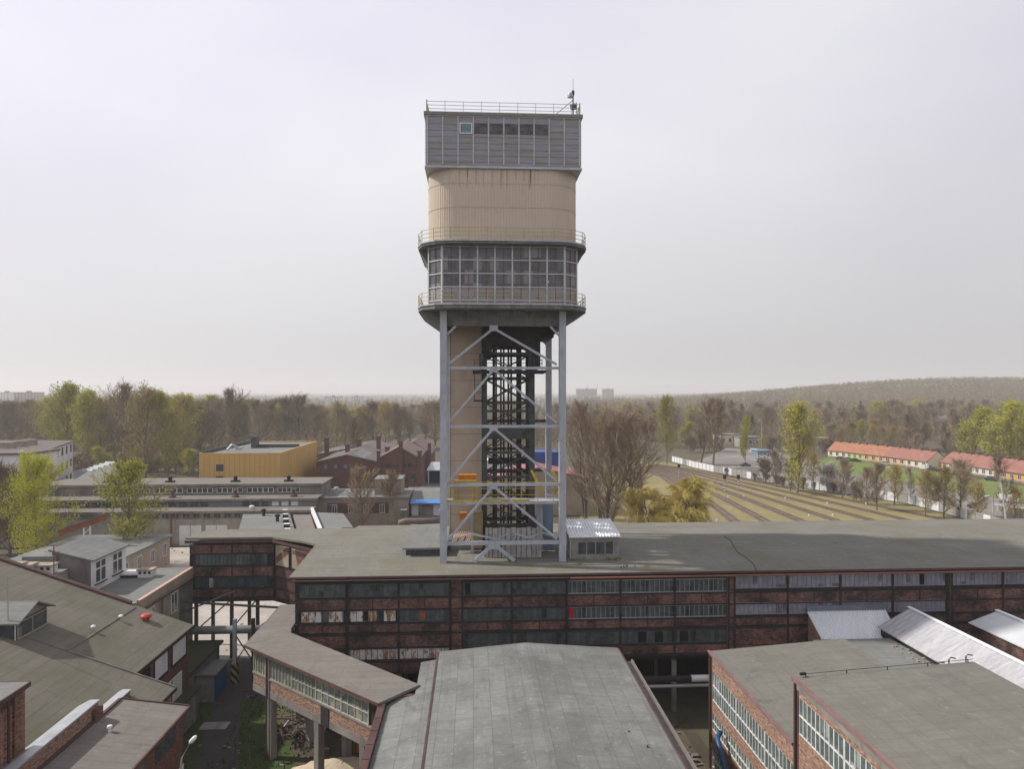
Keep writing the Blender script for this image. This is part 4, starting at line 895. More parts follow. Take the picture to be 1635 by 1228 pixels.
def gabled(name, label, xa, xr_, xb, Y0, Y1, ze, zr, mat, wall, n, cat='gallery'):
    t = thing(name, label, cat, (xr_, Y1, 0))
    b = MB(); corr(b, (xa, Y0, ze), (xa, Y1, ze), (xr_, Y1, zr), (xr_, Y0, zr), n, .09); b.build('roof_slope', mat, t)
    b = MB(); corr(b, (xr_, Y0, zr), (xr_, Y1, zr), (xb, Y1, ze), (xb, Y0, ze), n, .05); b.build('roof_slope', mat, t)
    b = MB(); b.bar((xr_, Y0-.1, zr+.08), (xr_, Y1+.1, zr+.08), .35, .08); b.build('ridge_cap', M['corr_white'], t)
    b = MB(); b.box(xa+.25, xb-.25, Y0+.2, Y1-.15, 0, ze-.12); b.build('wall', wall, t)
    b = MB(); w2 = xr_-xa
    for yy in (Y0+.2, Y1-.3):
        b.hexa([(xa+.25, yy, ze-.12), (xb-.25, yy, ze-.12), (xb-.25, yy+.15, ze-.12), (xa+.25, yy+.15, ze-.12), (xr_-.05, yy, zr-.12), (xr_+.05, yy, zr-.12), (xr_+.05, yy+.15, zr-.12), (xr_-.05, yy+.15, zr-.12)])
    b.build('gable', wall, t); return t
gb = gabled('corrugated_gallery', 'weathered corrugated gabled gallery leaving the plant to the right of the canopy', 37.5, 40.6, 43.6, 46.5, 62.6, 8.6, 10.3, M['corr_galv'], M['soot_steel'], 26)
b = MB(); b.slab((37.75, 46.7), (43.3, 46.7), 6, 8.4, 0, .05); b.build('end_glazing', M['glass_blue'], gb); b = MB(); b.bar((37.5, 46.45, 8.55), (40.6, 46.45, 10.25), .25, .35); b.bar((43.6, 46.45, 8.55), (40.6, 46.45, 10.25), .25, .35); b.build('bargeboard', M['plaster'], gb)
gc = gabled('far_gallery', 'pale sheet-roofed brick gallery at the right edge of the picture', 45.3, 48.1, 50.9, 40, 61.3, 9.3, 10.3, weathered('pale_sheet_roof', (.58, .60, .62), (.68, .70, .72), (.3, .28, .27), .5, .35, .5, .2), M['brick_soot'], 1)
# free-standing pipe hoops by the gallery
hp = thing('vent_hoops', 'thin dark vent pipes with bent tops in front of the corrugated gallery', 'pipes', (35.5, 50, 8.2))
for x, y, hh in ((34.2, 49.4, 2.2), (34.9, 49.2, 2.6), (36.2, 49.2, 2.8), (33.8, 49.6, 1.9)):
    b = MB(); b.tube([(x, y, 8.2), (x, y, 8.2+hh), (x+.15, y, 8.32+hh), (x+.5, y, 8.25+hh)], .05, 6); b.build('vent_pipe', M['steel_dark'], hp)
# pipes crossing the east gap
for (z, r_, mt, lb, x1) in ((3.95, .27, 'soot_steel', 'thick black pipe crossing the dark gap beside the gable hall', 19.0), (3.3, .17, 'galv', 'thin pale pipe crossing the dark gap below the black pipe', 18.2)):
    t = MB(); y = 63.2; pts = [(-2, y, z), (10, y, z), (19, y, z), (27, y, z)]
    t.tube(pts, r_, 12); o = t.build('pipe', M[mt], smooth=True); tag(o, lb, 'pipe')
t = MB(); t.tube([(20.1, 63.2, 3.95), (21.9, 63.2, 3.95)], .3, 12); o = t.build('pipe_sleeve', M['corr_white'], smooth=True); tag(o, 'short shiny sleeve on the black pipe near the right brick hall', 'pipe sleeve')
b = MB(); b.tube([(18.75, 51.8, 4.6), (18.35, 51.4, 4.4), (18.35, 50.6, 3.6), (18.3, 46, .2)], .2, 12); tag(b.build('pipe', plain('blue_pipe', (.03, .085, .2), .4), smooth=True), 'dark blue pipe running down beside the right brick hall', 'pipe')
# ------------------------------------------------------------ left foreground roofs
s1 = .365
def zr1(x, y=0): return 8.75+s1*(-26.2-x)
lh = thing('left_hall', 'hall at lower left with broad mossy felt roof sloping down to the lane', 'hall', (-26.2, 60, 0))
def plane(pts, th=.2): 
    b = MB(); b.prism(pts, lambda x, y: zr1(x)-th, zr1); return b
b = plane([(-50, 55.2), (-25.95, 55.2), (-25.95, 66.4), (-50, 66.4)]); b.build('roof', M['roof_left'], lh)
b = plane([(-50, 30), (-25.6, 30), (-25.6, 52), (-22.9, 52), (-22.9, 55.1), (-50, 55.1)]); b.build('roof', M['roof_left'], lh)
b = MB(); b.bar((-50, 66.42, zr1(-50)+.1), (-31.7, 66.42, zr1(-31.7)+.1), .5, .22); b.build('verge_flashing', M['redcoat'], lh)
b = MB(); b.bar((-31.0, 55.15, zr1(-31)+.04), (-22.9, 55.15, zr1(-22.9)+.04), .12, .1); b.bar((-31.1, 55.2, zr1(-31.1)+.03), (-31.1, 66, zr1(-31.1)+.03), .1, .06); b.build('roof_joint', M['concrete_dark'], lh)
b = MB(); b.prism([(-50, 55.3), (-26.4, 55.3), (-26.4, 66.2), (-50, 66.2)], 0, lambda x, y: zr1(x)-.22); b.build('wall', M['brick_old'], lh)
b = MB(); b.prism([(-50, 30.5), (-25.9, 30.5), (-25.9, 51.8), (-23.2, 51.8), (-23.2, 54.95), (-50, 54.95)], 0, lambda x, y: zr1(x)-.22); b.build('wall', M['brick_warm'], lh)
b = MB(); b.bar((-25.93, 55.2, 8.6), (-25.93, 66.4, 8.6), .1, .3); b.bar((-22.88, 52, 7.5), (-22.88, 55.1, 7.5), .08, .26); b.build('fascia', M['soot_steel'], lh)
xs = -26.4
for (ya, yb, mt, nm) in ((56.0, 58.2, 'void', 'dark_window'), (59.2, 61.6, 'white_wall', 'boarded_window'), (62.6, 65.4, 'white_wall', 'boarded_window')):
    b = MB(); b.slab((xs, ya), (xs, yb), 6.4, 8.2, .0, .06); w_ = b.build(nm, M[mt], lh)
    f = MB(); f.slab((xs, ya-.12), (xs, ya), 6.3, 8.3, 0, .08); f.slab((xs, yb), (xs, yb+.12), 6.3, 8.3, 0, .08); f.slab((xs, ya-.12), (xs, yb+.12), 6.22, 6.3, 0, .12); f.build('window_frame', M['void'], w_)
b = MB(); b.slab((xs, 60.3), (xs, 64.6), 2.6, 5.2, 0, .05); b.build('white_gate', M['white_wall'], lh)
b = MB(); b.slab((xs, 62.4), (xs, 62.5), 2.6, 5.2, .05, .08); b.build('gate_post', M['void'], lh)
# ventilators on it
vt = thing('roof_ventilator', 'red domed roof ventilator on the mossy roof', 'ventilator', (-30, 63, 10)); p = (-28.6-.75, 64.2); z = zr1(p[0])
b = MB(); b.lathe((*p, z), [(.28, -.2), (.28, .28), (.24, .3)], 14); b.build('duct', M['rust'], vt)
b = MB(); b.lathe((*p, z), [(.46, .28), (.48, .4), (.36, .55), (.1, .6)], 16); b.build('hood', plain('red_hood', (.5, .06, .045), .45), vt, smooth=True)
vp = None
for i, (px, py, lb) in enumerate(((193, 997, 'small white mushroom vent beside the red ventilator'), (149, 1025, 'small white mushroom vent low on the mossy roof, apart from the red ventilator'))):
    Y = 62.6 if i == 0 else 59.3; x = XY(px, Y); z = zr1(x)
    if vp is None:
        vp = thing('mushroom_vent', lb, 'roof vent', (x, Y, z), 'white mushroom vents'); b = MB(); b.tube([(x, Y, z-.1), (x, Y, z+.4)], .06, 8); b.build('pipe', M['galv'], vp)
        b = MB(); b.lathe((x, Y, z+.38), [(.2, 0), (.19, .08), (.08, .16)], 10); b.build('cap', M['white_paint'], vp)
    else:
        c = copy_tree(vp); c.location = (x, Y, z); c['label'] = lb
# glazed monitor at the left edge
mo = thing('roof_lantern', 'gabled roof lantern with dark glazing at the left edge', 'roof lantern', (-37, 56.3, 12))
mx0, mx1, my0, my1, mz0, mze, mzr = -46, -34.4, 54.4, 58.2, 10.8, 13.1, 14.05
b = MB(); b.box(mx0, mx1-.02, my0+.02, my1-.02, mz0, mze); b.build('wall', M['steel_dark'], mo)
b = MB(); b.hexa([(mx0, my0-.45, mze-.12), (mx1+.5, my0-.45, mze-.12), (mx1+.5, 56.3, mzr-.05), (mx0, 56.3, mzr-.05), (mx0, my0-.45, mze), (mx1+.5, my0-.45, mze), (mx1+.5, 56.3, mzr+.07), (mx0, 56.3, mzr+.07)])
b.hexa([(mx0, 56.3, mzr-.05), (mx1+.5, 56.3, mzr-.05), (mx1+.5, my1+.35, mze-.12), (mx0, my1+.35, mze-.12), (mx0, 56.3, mzr+.07), (mx1+.5, 56.3, mzr+.07), (mx1+.5, my1+.35, mze), (mx0, my1+.35, mze)]); b.build('roof', M['roof_grey'], mo)
b = MB(); b.prism([(0, 0)]*0 or [(mx1-.1, my0), (mx1, my0), (mx1, my1), (mx1-.1, my1)], mze, lambda x, y: mze+.02); b.hexa([(mx1-.12, my0, mze), (mx1-.02, my0, mze), (mx1-.02, my1, mze), (mx1-.12, my1, mze), (mx1-.12, 56.2, mzr-.08), (mx1-.02, 56.2, mzr-.08), (mx1-.02, 56.4, mzr-.08), (mx1-.12, 56.4, mzr-.08)]); b.build('gable', M['plaster_pink'], mo)
bandrun(mo, (mx1, my0+.1), (mx1, my1-.1), 11.75, 12.95, M['glass_dark'], M['frame_cream'], 1.8, 1, .06, off=.07)
bandrun(mo, (mx0, my0), (mx1, my0), 11.3, 12.9, M['glass_dark'], M['frame_white'], 2.9, 1, .06, off=.09)
b = MB(); b.tube([(-34.9, 54.3, 12.9), (-34.95, 54.3, 16.6)], .04, 5); tag(b.build('lightning_rod', M['galv']), 'thin lightning rod in front of the roof lantern', 'rod')
# ---- flat-roofed office wing behind (beige render)
l2 = thing('office_wing', 'beige rendered wing with flat roof and red tile coping joining the bridge', 'building', (-31.5, 74, 0))
b = MB(); b.box(-62, -31.5, 68.0, 80.1, 0, 9.9); b.build('wall', M['plaster'], l2)
b = MB(); b.box(-62, -31.75, 67.4, 82.5, 9.91, 10.08); b.build('roof', M['roof_grey'], l2)
b = MB(); b.box(-31.75, -31.4, 67.6, 80.1, 9.91, 10.62); b.box(-33.2, -31.75, 67.3, 67.6, 9.6, 10.55); b.build('parapet', M['plaster'], l2)
b = MB()
for i in range(24): b.box(-31.74, -31.42, 67.6+i*.52, 68.08+i*.52, 10.63, 10.74)
b.build('coping', M['redtile'], l2)
b = MB(); b.box(-34.5, -31.3, 67.15, 67.35, 9.9, 10.3); b.bar((-31.3, 67.6, 9.7), (-31.3, 80, 9.5), .1, .12); b.build('flashing', M['redcoat'], l2)
for ya in (69.3, 74.5):
    b = MB(); b.slab((-31.5, ya), (-31.5, ya+1.3), 7.3, 9.2, .0, .04); w_ = b.build('window', M['house_glass'], l2)
    f = MB()
    for (a_, c_, za, zb) in ((ya-.08, ya, 7.2, 9.3), (ya+1.3, ya+1.38, 7.2, 9.3), (ya+.6, ya+.7, 7.3, 9.2), (ya, ya+1.3, 9.2, 9.3), (ya, ya+1.3, 7.2, 7.3)): f.slab((-31.5, a_), (-31.5, c_), za, zb, 0, .08)
    f.build('window_frame', M['white_paint'], w_)
b = MB(); b.slab((-31.5, 72.2), (-31.5, 72.45), 0, 9.5, 0, .12); b.slab((-31.5, 76.5), (-31.5, 79.9), 0, 9.4, 0, .05); b.build('dark_wall_panel', M['concrete_dark'], l2)  # darker strip and panel laid on the beige wall
# turret on the roof
tu = thing('roof_turret', 'white and grey rendered stair turret with mono-pitch roof and tall white windows', 'roof turret', (-38.4, 75, 10))
ux0, ux1, uy0, uy1 = -42.4, -38.55, 72.6, 79.6
def uz(x): return 13.5+(ux1-x)*.26
b = MB(); b.prism([(ux0, uy0), (ux1-.06, uy0), (ux1-.06, uy1), (ux0, uy1)], 10.0, lambda x, y: uz(x)-.15); b.build('wall', M['concrete_grime'], tu)
b = MB(); b.box(ux1-.05, ux1, uy0-.02, uy1, 10.0, 13.3); b.build('white_wall', M['white_wall'], tu)
b = MB(); b.prism([(ux0-.25, uy0-.25), (ux1+.3, uy0-.25), (ux1+.3, uy1+.3), (ux0-.25, uy1+.3)], lambda x, y: uz(x)-.14, lambda x, y: uz(x)); b.build('roof', M['roof_light'], tu)
for ya in (73.3, 76.7):
    b = MB(); b.slab((ux1, ya), (ux1, ya+1.9), 10.9, 13.0, .0, .03); w_ = b.build('window', M['house_glass'], tu)
    f = MB()
    for (a_, c_, za, zb) in ((ya-.1, ya, 10.8, 13.1), (ya+1.9, ya+2.0, 10.8, 13.1), (ya+.88, ya+1.02, 10.9, 13.0), (ya, ya+.88, 12.2, 12.32), (ya+1.02, ya+1.9, 12.2, 12.32), (ya, ya+1.9, 13.0, 13.1), (ya, ya+1.9, 10.8, 10.9)): f.slab((ux1, a_), (ux1, c_), za, zb, 0, .08)
    f.build('window_frame', M['white_paint'], w_)
    f = MB(); f.slab((ux1, ya-.15), (ux1, ya+2.05), 10.68, 10.78, 0, .2); f.build('window_sill', M['dark_wood'], w_)
b = MB(); b.box(ux1, ux1+1.9, 78.2, 80.2, 10.35, 10.5); b.build('step', M['white_wall'], tu); b = MB(); b.box(ux1, ux1+1.85, 78.3, 80.1, 10.1, 10.34); b.build('step_base', M['black'], tu)
# white boxy vents
def boxvent(px, py, Y, wd, z, lb, grp='white louvred roof vents', n=3):
    x = XY(px, Y); t = thing('louvred_vent', lb, 'roof vent', (x, Y, z), grp)
    b = MB(); b.box(x-wd/2, x+wd/2, Y, Y+1.1, z, z+.75); b.build('housing', M['white_wall'], t)
    b = MB(); b.box(x-wd/2-.1, x+wd/2+.1, Y-.12, Y+1.2, z+.75, z+.9); b.build('lid', M['plaster'], t)
    b = MB()
    for i in range(n):
        a = x-wd/2+wd*(i+.25)/n; b.box(a, a+wd*.5/n, Y-.03, Y+.02, z+.4, z+.66)
    b.build('louvre', M['black'], t); return t
boxvent(231, 905, 78.2, 1.5, 10.08, 'white louvred roof vent alone on the flat roof right of the turret')
boxvent(20, 890, 68.7, 1.2, 13.15, 'white louvred vent, leftmost in the row at the top left verge', n=2)
boxvent(38, 890, 69.2, 1.2, 12.95, 'white louvred vent in the middle of the row at the top left verge', n=2)
boxvent(62, 890, 69.8, 2.3, 12.75, 'wide white louvred vent at the right end of the row at the top left verge', n=4)
b = MB(); b.box(-56, XY(87, 69.8), 68.3, 72, 10.09, 12.7); o = b.build('roof_plinth', M['grey_render']); b = MB(); b.box(XY(52, 74), XY(96, 73), 72.3, 77, 10.09, 13.9); b.build('raised_block', M['roof_light'], o); tag(o, 'low grey roof plinth carrying the row of white vents', 'plinth')
# a small mast
b = MB(); x = XY(85, 67.5); b.tube([(x, 67.6, 12.0), (x, 67.6, 16.0)], .05, 5); b.bar((x-.9, 67.6, 15.4), (x+.6, 67.6, 15.4), .04); tag(b.build('aerial', M['rust']), 'thin rusty aerial standing before the grey turret', 'aerial')
# ---- fire wall with coping, low roof, corner brick block
fw = thing('fire_wall', 'stepped brick fire wall with pale sheet coping between the two left roofs', 'wall', (-25.4, 45, 8))
for (ya, yb, zt_) in ((34, 47.9, 9.9), (48.0, 52.2, 8.75)):
    b = MB(); b.box(-25.35, -25.0, ya, yb, 6.5, zt_-.12); b.build('brickwork', M['brick_warm'], fw)
    b = MB(); b.hexa([(-26.3, ya, zt_-.5), (-25.5, ya, zt_-.1), (-25.5, yb, zt_-.1), (-26.3, yb, zt_-.5), (-26.3, ya, zt_-.42), (-25.5, ya, zt_), (-25.5, yb, zt_), (-26.3, yb, zt_-.42)])
    b.box(-25.5, -24.9, ya, yb, zt_-.1, zt_+.001); b.build('coping', M['galv'], fw)
b = MB(); b.box(-25.5, -24.7, 47.1, 47.95, 6.5, 9.5); b.build('brick_pier', M['brick_old'], fw)
lr = thing('low_hall', 'hall at the bottom left with plain grey felt roof and red edge', 'hall', (-20.3, 50, 0))
def zr3(x, y=0): return 8.1+.134*(-20.2-x)
b = MB(); b.prism([(-24.99, 25), (-20.15, 25), (-20.15, 50.6), (-24.99, 50.6)], lambda x, y: zr3(x)-.18, zr3); b.build('roof', M['roof_gal'], lr)
b = MB(); b.box(-24.9, -20.45, 25, 50.35, 0, 7.95); b.build('wall', M['brick_old'], lr)
b = MB(); b.bar((-20.12, 25, 8.0), (-20.12, 50.65, 8.0), .12, .26); b.bar((-24.9, 50.64, 8.72), (-20.12, 50.64, 8.08), .1, .2); b.bar((-24.85, 25, 8.8), (-24.85, 50.5, 8.8), .2, .12); b.build('edge_flashing', M['redcoat'], lr)
for ya in (41.5, 46): 
    b = MB(); b.slab((-20.45, ya), (-20.45, ya+3), 6.4, 7.5, 0, .05); b.build('window', M['glass_dark'], lr)
b = MB(); b.slab((-20.45, 40), (-20.45, 50.3), 0, 4.2, 0, .06); b.build('white_plinth', M['white_wall'], lr)
x, y = -23.4, 46.2; b = MB(); b.tube([(x, y, zr3(x)-.1), (x, y, zr3(x)+.3)], .1, 8); b.lathe((x, y, zr3(x)+.28), [(.17, 0), (.15, .12), (.05, .16)], 10); tag(b.build('roof_vent', M['white_paint']), 'small white stub vent on the grey roof beside the fire wall', 'roof vent')
bb = thing('brick_block', 'tall brick block with pilasters cut off by the lower left corner', 'building', (-26, 42, 0))
b = MB(); b.box(-45, -26.4, 26, 41.9, 0, 13.3); b.build('wall', M['brick_red'], bb)
for ya, yb in ((41.1, 42.0), (38.9, 39.9), (36.4, 37.4)):
    b = MB(); b.box(-26.4, -26.05, ya, yb, 0, 13.1); b.build('pilaster', M['brick_red'], bb)
b = MB(); b.box(-26.35, -26.2, 37.4, 41.1, 0, 12.6); b.build('brick_panel', M['brick_warm'], bb)
b = MB(); b.box(-45, -25.9, 26, 42.2, 13.3, 13.5); b.build('roof', M['roof_grey'], bb); b = MB(); b.bar((-25.88, 26, 13.38), (-25.88, 42.2, 13.38), .1, .26); b.bar((-45, 42.22, 13.38), (-25.88, 42.22, 13.38), .1, .26); b.build('edge_flashing', M['redcoat'], bb)
b = MB(); b.tube([(-26.0, 40.5, 13.2), (-26.0, 40.5, 0)], .08, 6); b.build('downpipe', M['redcoat'], bb)
# ---- sheds along the lane
s1_ = thing('moss_shed', 'low dark shed with mossy roof beside the lane', 'shed', (-27, 70, 0))
b = MB(); b.box(-31.3, -27.1, 66.6, 76, 0, 3.6); b.build('wall', M['concrete_dark'], s1_); b = MB(); b.box(-31.4, -26.7, 66.5, 76.1, 3.61, 3.85); b.build('roof', M['roof_moss'], s1_)
for y in (67.2, 70.0, 73): b = MB(); b.slab((-27.1, y), (-27.1, y+2), .1, 3.0, 0, .05); b.build('garage_door', M['grey_render'], s1_)
s2_ = thing('concrete_bays', 'grey concrete garage bays under the hall wall along the lane', 'garages', (-26, 62, 0))
b = MB(); b.box(-26.39, -25.6, 56.5, 66.4, 0, 2.9); b.build('wall', M['concrete_dark'], s2_); b = MB(); b.box(-26.39, -25.3, 56.4, 66.5, 2.91, 3.08); b.build('roof', M['roof_moss'], s2_)
for y in (57.2, 60.2, 63.2): b = MB(); b.slab((-25.6, y), (-25.6, y+2.5), .1, 2.6, 0, .05); b.build('garage_door', M['grey_render'], s2_)
s3_ = thing('blue_kiosk', 'small kiosk with a bright blue side and rusty roof edge by the lane', 'kiosk', (-26, 72, 0))
b = MB(); b.box(-28.0, -25.35, 69.6, 73.2, 0, 2.6); b.build('wall', M['grey_render'], s3_); b = MB(); b.slab((-25.35, 69.7), (-25.35, 73.1), .1, 2.5, 0, .04); b.build('blue_side', plain('blue_side', (.02, .12, .32), .5), s3_)
b = MB(); b.box(-28.2, -25.1, 69.4, 73.4, 2.61, 2.78); b.build('roof', M['roof_grey'], s3_); b = MB(); b.bar((-28.2, 69.38, 2.68), (-25.1, 69.38, 2.68), .06, .16); b.build('edge', M['rust'], s3_)
# pipe bridge and striped support
M['steel_pipe'] = weathered('dull_pipe_lagging', (.16, .17, .18), (.22, .23, .24), (.08, .07, .06), .8)
pb = thing('pipe_bridge', 'grey pipe bridge spanning the lane on paired steel legs', 'pipe bridge', (-25.5, 74.5, 0))
b = MB(); b.tube([(-31.4, 74.8, 5.35), (-17.5, 74.8, 5.35)], .42, 14); b.build('pipe', M['steel_pipe'], pb, smooth=True)
b = MB(); b.tube([(-31.4, 76.0, 4.95), (-17.5, 76, 4.95)], .25, 10); b.build('pipe', M['soot_steel'], pb, smooth=True)
sx = XY(375, 74.2)
for x, w_, mt in ((sx, .34, 'steel'), (sx+1.9, .3, 'soot_steel')):
    b = MB(); b.box(x-w_/2, x+w_/2, 74.0, 74.35, 2.1, 6.7); b.build('leg', M[mt], pb)
b = MB(); b.bar((sx+.1, 74.1, 2.2), (sx+1.9, 74.1, 5.0), .1); b.bar((sx+1.9, 74.1, 2.2), (sx+.1, 74.1, 5.0), .1); b.build('brace', M['steel_dark'], pb)
def stripes():
    m, nt, b = newmat('hazard_stripes', .6); v = coords(nt, (1, 1, 1), 'Object'); w_ = N(nt, 'ShaderNodeTexWave', wave_type='BANDS', bands_direction='DIAGONAL'); w_.inputs['Scale'].default_value = .75; nt.links.new(v, w_.inputs['Vector'])
    g = N(nt, 'ShaderNodeMath', operation='GREATER_THAN'); g.inputs[1].default_value = .5; nt.links.new(w_.outputs['Color'], g.inputs[0]); nt.links.new(mixc(nt, g.outputs[0], (.02, .02, .02), (.42, .33, .12)), b.inputs['Base Color']); return m
b = MB(); b.box(sx-.3, sx+.3, 73.85, 74.5, 0, 2.1); b.build('striped_foot', stripes(), pb)
b = MB(); b.bar((-30.8, 76, 8.0), (-17, 78, 6.3), .2); b.bar((-31, 75.2, 7.0), (-26, 77.6, 8.6), .14); b.build('strut', M['steel_dark'], pb)
# lamp by the lane
la = thing('street_lamp', 'thin lamp post with a white head beside the lane', 'street lamp', (*G(289, 1330).xy, 0)); q = Vector((XY(289, 45), 45, 0)); la.location = q
b = MB(); b.tube([q, q+Vector((0, 0, 6.9)), q+Vector((.05, 0, 7.3)), q+Vector((.6, 0, 8.35))], [.09, .06, .05, .04], 8); b.build('post', M['galv'], la)
b = MB(); h_ = q+Vector((.62, 0, 8.35)); b.tube([h_-Vector((.1, 0, .12)), h_+Vector((.02, 0, 0)), h_+Vector((.22, 0, .22)), h_+Vector((.32, 0, .36))], [.07, .15, .14, .05], 10); b.build('lamp_head', M['white_paint'], la, smooth=True)
# ------------------------------------------------------------ buildings behind the plant
def wins(root, p, q, z0, z1, n, wfrac=.6, glass='house_glass', frame='white_paint', x0=0, x1=1, mid=True, off=0.0, sep=True):
    P_, Q_ = Vector(p), Vector(q); e = (Q_-P_).normalized()
    for i in range(n):
        t = x0+(x1-x0)*(i+.5)/n; hw = (Q_-P_).length*(x1-x0)/n*wfrac/2; c = P_.lerp(Q_, t)
        g = MB(); g.slab(c-e*hw, c+e*hw, z0, z1, off, off+.05); w_ = g.build('window', M[glass], root)
        if frame:
            f = MB(); fw = .09
            f.slab(c-e*(hw+fw), c-e*hw, z0-fw, z1+fw, off, off+.12); f.slab(c+e*hw, c+e*(hw+fw), z0-fw, z1+fw, off, off+.12)
            f.slab(c-e*hw, c+e*hw, z1, z1+fw, off, off+.12); f.slab(c-e*hw, c+e*hw, z0-fw, z0, off, off+.14)
            if mid: f.slab(c-e*.05, c+e*.05, z0, z1, off+.051, off+.11)
            f.build('window_frame', M[frame], w_)
# long three-tier workshop
ws = thing('stepped_workshop', 'long grey three-tiered workshop with ribbons of white windows and garage doors', 'workshop', (-60, 141, 0))
wxa, wxb = -100, XY(494, 141)
zA = ZY(300, 816, 141); zB = ZY(300, 797, 146); zC = ZY(300, 773, 152)
b = MB(); b.box(wxa, wxb, 141, 146, 0, zA-.2); b.box(wxa, wxb, 146.01, 152, 0, zB-.2); b.box(wxa, wxb, 152.01, 162, 0, zC-.2); b.build('wall', M['concrete_grime'], ws)
for (ya, yb, z) in ((140.5, 145.99, zA), (145.5, 151.99, zB), (151.4, 162.4, zC)):
    b = MB(); b.box(wxa, wxb+.5, ya, yb, z-.18, z); b.build('roof', M['roof_gal'], ws)
    b = MB(); b.box(wxa, wxb+.5, ya-.1, ya-.01, z-.45, z+.02); b.build('fascia', M['concrete_grime'], ws)
M['glass_lav'] = plain('bluish_glass', (.2, .22, .3), .3)
xs = [XY(p, 152) for p in (146, 192, 242, 295, 343, 391, 440, 482)]
for i in range(7):
    a, c = xs[i]+.5, xs[i+1]-.4; wins(ws, (a, 152), (c, 152), ZY(300, 787, 152), ZY(300, 780, 152), 5, .84, frame='white_paint', mid=False)
wins(ws, (XY(110, 146), 146), (XY(335, 146), 146), ZY(300, 809, 146), ZY(300, 802, 146), 13, .7, glass='glass_dark', frame=None)
wins(ws, (XY(335, 146), 146), (XY(385, 146), 146), ZY(300, 809, 146), ZY(300, 802, 146), 3, .75, glass='glass_lav', frame=None)
wins(ws, (XY(385, 146), 146), (XY(430, 146), 146), ZY(300, 809, 146), ZY(300, 802, 146), 3, .75, glass='glass_dark', frame=None)
wins(ws, (XY(432, 146), 146), (XY(478, 146), 146), ZY(300, 809, 146), ZY(300, 802, 146), 3, .7, glass='white_paint', frame=None)
wins(ws, (XY(222, 141), 141), (XY(405, 141), 141), ZY(300, 827, 141), ZY(300, 818, 141), 11, .6, glass='glass_dark', frame='concrete_grime')
b = MB(); b.slab((wxa, 141), (wxb, 141), 0, ZY(300, 829, 141), 0, .12); b.build('lower_wall', M['concrete'], ws)
for a, c in ((287, 322), (329, 363)):
    b = MB(); b.slab((XY(a, 141), 141), (XY(c, 141), 141), 0, ZY(300, 839, 141), .12, .2); d_ = b.build('garage_door', M['white_wall'], ws)
    b = MB(); m_ = (XY(a, 141)+XY(c, 141))/2; b.slab((m_-.04, 141), (m_+.04, 141), 0, ZY(300, 839, 141), .2, .23); b.build('door_seam', M['frame_dark'], d_)
b = MB(); xx = XY(274, 141); b.tube([(xx, 140.7, 0), (xx, 140.7, zA)], .15, 6); b.build('downpipe', M['rust'], ws)
for i, px in enumerate((175, 272, 376, 461)):
    b = MB(); xx = XY(px, 155); b.box(xx-.9, xx+.9, 154.5, 155.5, zC, zC+.35); b.lathe((xx, 155, zC+.35), [(.4, 0), (.45, .7), (.2, .95)], 8); b.build('vent', M['black'], ws)
for px in (275, 376, 469):
    b = MB(); xx = XY(px, 148); b.lathe((xx, 148, zB), [(.9, 0), (.7, .35), (.35, .5), (.35, 1.3), (.6, 1.5), (.2, 1.7)], 8); b.build('red_vent', M['redcoat'], ws)
M['brick_dim'] = M['brick_old']
# ochre clad hall
oy0, oy1 = 172, 212; ox0, ox1 = XY(318, oy0), XY(447, oy0); oz = ZY(447, 726, oy0)
oc = thing('ochre_hall', 'large ochre-clad box hall with overhanging upper storey and grey roof', 'hall', (ox0, oy0, 0))
b = MB(); b.box(ox0, ox1, oy0, oy1, 4.6, oz); b.build('cladding', M['yellow_clad'], oc)
b = MB(); b.box(ox0+.3, ox1-3, oy0+.3, oy1-.3, 0, 4.6); b.build('lower_wall', M['brick_old'], oc)
b = MB(); b.box(ox0+.1, ox1-1, oy0-.05, oy0+.28, 0, 4.59); b.build('lower_cladding', M['yellow_clad'], oc)
b = MB(); b.box(ox0+.3, ox1-.3, oy0+.3, oy1-.3, oz+.01, oz+.12); b.build('roof', M['roof_light'], oc)
b = MB(); 
for a in ((ox0-.05, ox1+.05, oy0-.05, oy0+.28), (ox0-.05, ox1+.05, oy1-.28, oy1+.05), (ox0-.05, ox0+.28, oy0+.29, oy1-.29), (ox1-.28, ox1+.05, oy0+.29, oy1-.29)): b.box(*a, oz+.01, oz+.45)
b.build('parapet', M['yellow_clad'], oc)
b = MB(); b.box(ox0+6, ox1-.4, oy0+20, oy0+20.5, oz+.13, oz+1.0); b.box(ox0+.3, ox0+.8, oy0+1, oy1-.5, oz+.13, oz+.9); b.build('roof_upstand', M['steel_dark'], oc)
b = MB(); b.box(XY(401, 190), XY(409, 190), 190, 192.5, oz+.13, oz+3.2); b.build('vent_stack', M['steel_dark'], oc)
b = MB(); b.tube([(XY(363, 182), 182, oz+.4), (XY(368, 182), 183, oz+1.6), (XY(378, 182), 185, oz+.5)], .3, 6); b.tube([(XY(372, 182), 184, oz+.5), (XY(384, 182), 184, oz+.9)], .3, 6); b.build('roof_duct', M['galv'], oc)
for z0 in (742.5, 761): wins(oc, (XY(344, oy0), oy0), (XY(358, oy0), oy0), ZY(350, z0+9, oy0), ZY(350, z0, oy0), 1, .7, glass='glass_dark', frame='dark_wood', mid=False, off=.05)
b = MB()
for i in range(1, 16): x = ox0+(ox1-ox0)*i/16; b.slab((x-.025, oy0), (x+.025, oy0), 4.7, oz, 0, .03)
for i in range(1, 26): y = oy0+(oy1-oy0)*i/26; b.slab((ox1, y-.03), (ox1, y+.03), 4.7, oz, 0, .03)
b.build('cladding_seam', weathered('ochre_seam', (.38, .22, .06), (.42, .25, .07)), oc)
